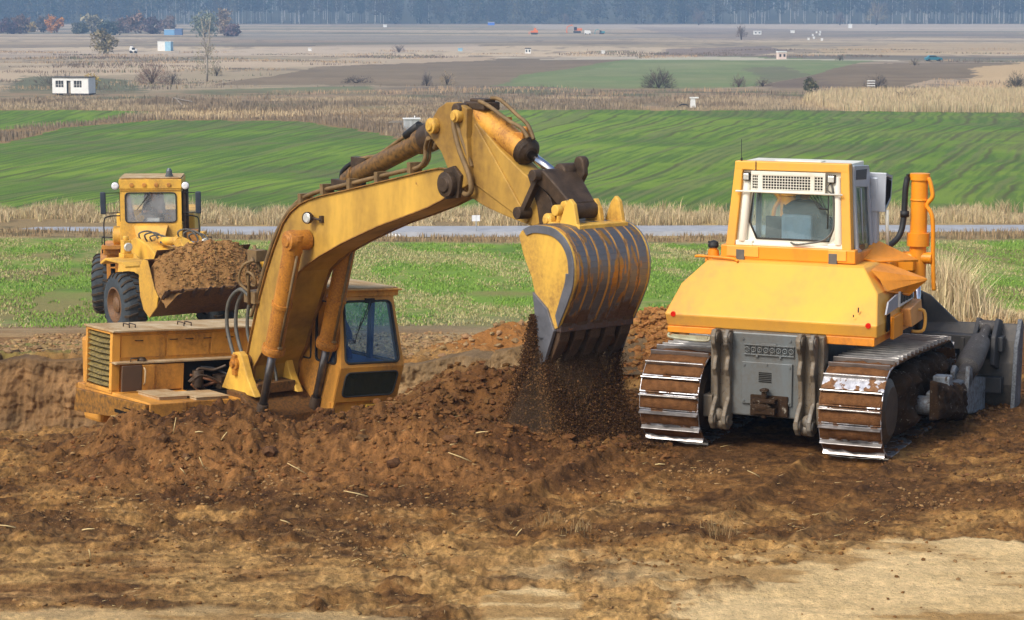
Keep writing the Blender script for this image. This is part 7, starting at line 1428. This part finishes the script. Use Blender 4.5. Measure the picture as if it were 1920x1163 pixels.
# straw stalks one can tell apart
stalk_m = plain('bleached_stalk', lin(214, 188, 130), .7, 0, .15, 9)
ST = [(325, 820, .22, 80, 'pale upright stalk on the ridge below the engine housing'), (366, 817, .10, 5, 'short pale stalk right of the upright one on the ridge'), (415, 828, .13, 60, 'thin stalk leaning on the ridge under the boom foot'), (383, 885, .16, 105, 'bent pale stalk in the dark hollow of the ridge'), (348, 893, .10, 120, 'small stalk left of the bent stalk'),
      (574, 892, .26, 140, 'long pale stalk lying on the ridge in front of the cab'), (520, 817, .08, 170, 'little chip of straw just below the ridge crest'), (690, 936, .28, 160, 'forked pale straw at the foot of the ridge'), (892, 815, .15, 12, 'yellow stalk lying below the pouring soil'), (884, 873, .30, 150, 'long thin stalk on the right flank of the ridge'), (1424, 897, .17, 145, 'bright short stalk behind the bulldozer'), (545, 985, .12, 150, 'grey stalk on the scraped ground'), (154, 1000, .14, 10, 'pale stalk on the scraped ground at the left'), (30, 994, .2, 165, 'thin straw at the left edge of the scraped ground'), (170, 1050, .1, 95, 'short upright straw at the lower left'), (968, 1008, .1, 60, 'small straw standing out of the clods in the middle'), (1228, 874, .12, 5, 'tiny straw right of the heap under the bucket')]
def hitg(px, py):
    u = (px - 960) / 4000; v = -(py - 581.5) / 4000; d = V(u, math.cos(PITCH) + v * math.sin(PITCH), -math.sin(PITCH) + v * math.cos(PITCH)); ts = np.arange(14, 60, .02) / d.y
    z = CAMZ + d.z * ts; h = H(d.x * ts, d.y * ts); k = int(np.argmax(z < h)); return (d.x * ts[k], d.y * ts[k], float(h[k]))
for px, py, L_, an, lab in ST:
    p = V(*hitg(px, py)) + V(0, 0, .015); a = R(an); up = .8 * abs(sin(a)); d = V(cos(a), -.2, up).normalized() * L_; b = MB(); b.tube([(0, 0, 0), d * .45 + V(0, 0, .006), d], [.0075, .007, .004], 6); o = b.build('straw_stalk', stalk_m); o.location = p; tag(o, lab, 'straw', 'pale straw stalks lying on the soil')
x, y = ptsD(2600, -6.5, 7.5, 18, 26.5, dens(1.2, 440, .52)); n = len(x); z = H(x, y); P = np.stack([x, y, z + .006], 1)
a = rng.uniform(0, 2 * pi, n); L_ = rng.uniform(.03, .14, n); d = np.stack([np.cos(a) * L_, np.sin(a) * L_, rng.uniform(-.1, .3, n) * L_], 1); s = np.stack([-np.sin(a), np.cos(a), np.ones(n) * .6], 1) * .003
V_ = np.stack([P - s, P + s, P + d], 1).reshape(-1, 3); tag(npmesh('straw_litter', V_, np.arange(3 * n).reshape(-1, 3), straw_m, {'Col': np.repeat(cvar(lin(190, 164, 112), n, .3), 3, 0)}), 'bits of straw and roots scattered over the soil', 'straw litter', kind='stuff')
# a tuft of dead grass left standing on the scraped ground
for px, py, nn, hh_, lab in ((1345, 1003, 60, .17, 'small tuft of dead grass near the pale sand'), (1080, 995, 50, .12, 'flattened grass tuft in front of the pouring soil'), (1020, 985, 40, .1, 'low straw tuft left of the flattened tuft')):
    p = hitg(px, py); X_ = p[0] + rng.normal(0, .09, nn); Y_ = p[1] + rng.normal(0, .09, nn); P = np.stack([X_, Y_, H(X_, Y_)], 1); o = blades('grass_tuft', P - np.array(p), np.full(nn, hh_) * rng.uniform(.5, 1.2, nn), np.full(nn, .006), cvar(lin(150, 124, 84), nn, .25), 1.6); o.location = p; tag(o, lab, 'grass tuft')
# soil pouring out of the bucket: grains in several curtains
ea = R(-52); EO = np.array([-3.94, 32.4])
def exw(lx, ly): return EO[0] + lx * cos(ea) - ly * sin(ea), EO[1] + lx * sin(ea) + ly * cos(ea)
n = 230000; k = rng.integers(0, 5, n); edge = rng.random(n) < .22; u = rng.random(n) ** .8            # u: 0 at the lip, 1 on the ground
y0 = np.array([-.33, -.08, .17, .42, .66])[k] + rng.uniform(-.075, .075, n); z = np.where(edge, 1.62 - 1.75 * u, 1.18 - 1.32 * u)
wob = .05 * np.sin(z * 5 + k * 2.1); sp = np.where(rng.random(n) < .84, .022 + .03 * u, .07 + .16 * u)
yl = y0 + wob + rng.normal(0, 1, n) * sp - .10 * u ** 1.5; xl = 7.60 + rng.normal(0, 1, n) * (.03 + .12 * u) + .8 * u ** 2 * rng.random(n)
yl = np.where(edge, -.46 - .42 * u ** 1.3 * rng.random(n) - .05 * u + rng.normal(0, .02 + .06 * u, n), yl); xl = np.where(edge, 7.44 + rng.normal(0, .03 + .08 * u, n), xl)
X_, Y_ = exw(xl, yl); r = .0038 + .0055 * rng.random(n) ** 2 + .014 * rng.random(n) ** 40
zz = np.maximum(z, H(X_, Y_, False))
dark = (np.sin(yl * 2 * pi / .25) > .1)[:, None]; clods('falling_soil', 'brown soil pouring out of the excavator bucket in streams', X_, Y_, r, np.where((sp < .09)[:, None], cvar(lin(72, 50, 32), n, .3), cvar(lin(122, 88, 54), n, .25)), 0, zz, flat=1.2, octa=True)
# thin dust round the stream
dm = bpy.data.materials.new('dust_air'); dm.use_nodes = True; q_ = dm.node_tree; q_.nodes.clear(); o_ = q_.nodes.new('ShaderNodeOutputMaterial'); v_ = q_.nodes.new('ShaderNodeVolumePrincipled'); v_.inputs['Color'].default_value = (.52, .36, .22, 1); v_.inputs['Density'].default_value = .75; q_.links.new(v_.outputs[0], o_.inputs['Volume'])
b = MB(); cx, cy = exw(7.6, .2); lx, ly = cos(ea), sin(ea); secs = []
for z, w0, w1, th in ((1.35, -.52, .75, .14), (.95, -.66, .80, .20), (.5, -.9, .88, .30), (.1, -1.15, .95, .42), (-.15, -1.3, 1.0, .46)):
    ring = []
    for j in range(20):
        a = 2 * pi * j / 20; yy = (w0 + w1) / 2 + (w1 - w0) / 2 * cos(a); xx = 7.6 + th * sin(a); X1, Y1 = exw(xx, yy); ring.append((X1, Y1, z))
    secs.append(ring)
b.loft(secs, True, True); du = b.build('dust', dm, fixn=True); tag(du, 'brown dust drifting round the pouring soil', 'dust', kind='stuff')
# soil lump still hanging in the bucket mouth
b = MB(); rr = random.Random(5)
for k in range(40): b.ball((7.55 + rr.uniform(-.05, .15), rr.uniform(-.35, .68), 1.3 + rr.uniform(-.05, .9)), rr.uniform(.05, .14), 8, 6, (1, 1.2, 1))
sl_ = b.build('soil_in_bucket', plain('dark_wet_soil', lin(84, 56, 34), .95, 0, .35, 9, .8, .02), None); sl_.location = (-3.94, 32.4, 0); sl_.rotation_euler = (0, 0, R(-52)); tag(sl_, 'dark soil still stuck inside the excavator bucket', 'soil', kind='stuff')
# track mud and the flattened print beside the dozer stay in the ground sheet

# ---- pieces that are parts of their own: one mesh each
def split_parts(names):
    for o in [o for o in COL.objects if o.type == 'MESH' and o.name.split('.')[0] in names]:
        bm = bmesh.new(); bm.from_mesh(o.data); bmesh.ops.remove_doubles(bm, verts=bm.verts, dist=.0004); bm.verts.ensure_lookup_table()
        lab = [-1] * len(bm.verts); isl = []
        for v in bm.verts:
            if lab[v.index] >= 0: continue
            st = [v]; lab[v.index] = len(isl); q = []
            while st:
                a = st.pop(); q.append(a)
                for e in a.link_edges:
                    w = e.other_vert(a)
                    if lab[w.index] < 0: lab[w.index] = len(isl); st.append(w)
            isl.append(q)
        bb = [([min(v.co[i] for v in q) - .012 for i in range(3)], [max(v.co[i] for v in q) + .012 for i in range(3)]) for q in isl]
        par = list(range(len(isl)))
        def find(i):
            while par[i] != i: i = par[i]
            return i
        for i in range(len(isl)):
            for j in range(i):
                if all(bb[i][0][k] <= bb[j][1][k] and bb[j][0][k] <= bb[i][1][k] for k in range(3)): par[find(i)] = find(j)
        roots = sorted({find(i) for i in range(len(isl))})
        if len(roots) < 2 or len(roots) > 24: bm.free(); continue
        cl = {v.index: find(lab[v.index]) for v in bm.verts}; bm.free()
        for r in roots[1:]:
            c = o.copy(); c.data = o.data.copy(); COL.objects.link(c); c.parent = o.parent; keep(c, cl, r)
        keep(o, cl, roots[0])
def keep(o, cl, r):
    bm = bmesh.new(); bm.from_mesh(o.data); bmesh.ops.remove_doubles(bm, verts=bm.verts, dist=.0004); bm.verts.ensure_lookup_table()
    bmesh.ops.delete(bm, geom=[v for v in bm.verts if cl[v.index] != r], context='VERTS'); bm.to_mesh(o.data); bm.free()
split_parts('''edge_band end_plate greasy_fittings front_pillar bucket_side cylinder_boss hood_handle stick_pin side_plate bucket_lug brace_bracket brace_lug air_scoop cream_post
carrier_roller reflector deck_hatch rubber_pad tank_skirt boom_hose piston_rod hose hydraulic_hose boom_tip_pin rocker_arm hood_top latch base_plate cylinder_hose black_hose cable
mirror_arm muddy_bracket bolt_heads deck_plate hood_panel hose_block door_frame cylinder_yoke radiator_guard handrail'''.split())
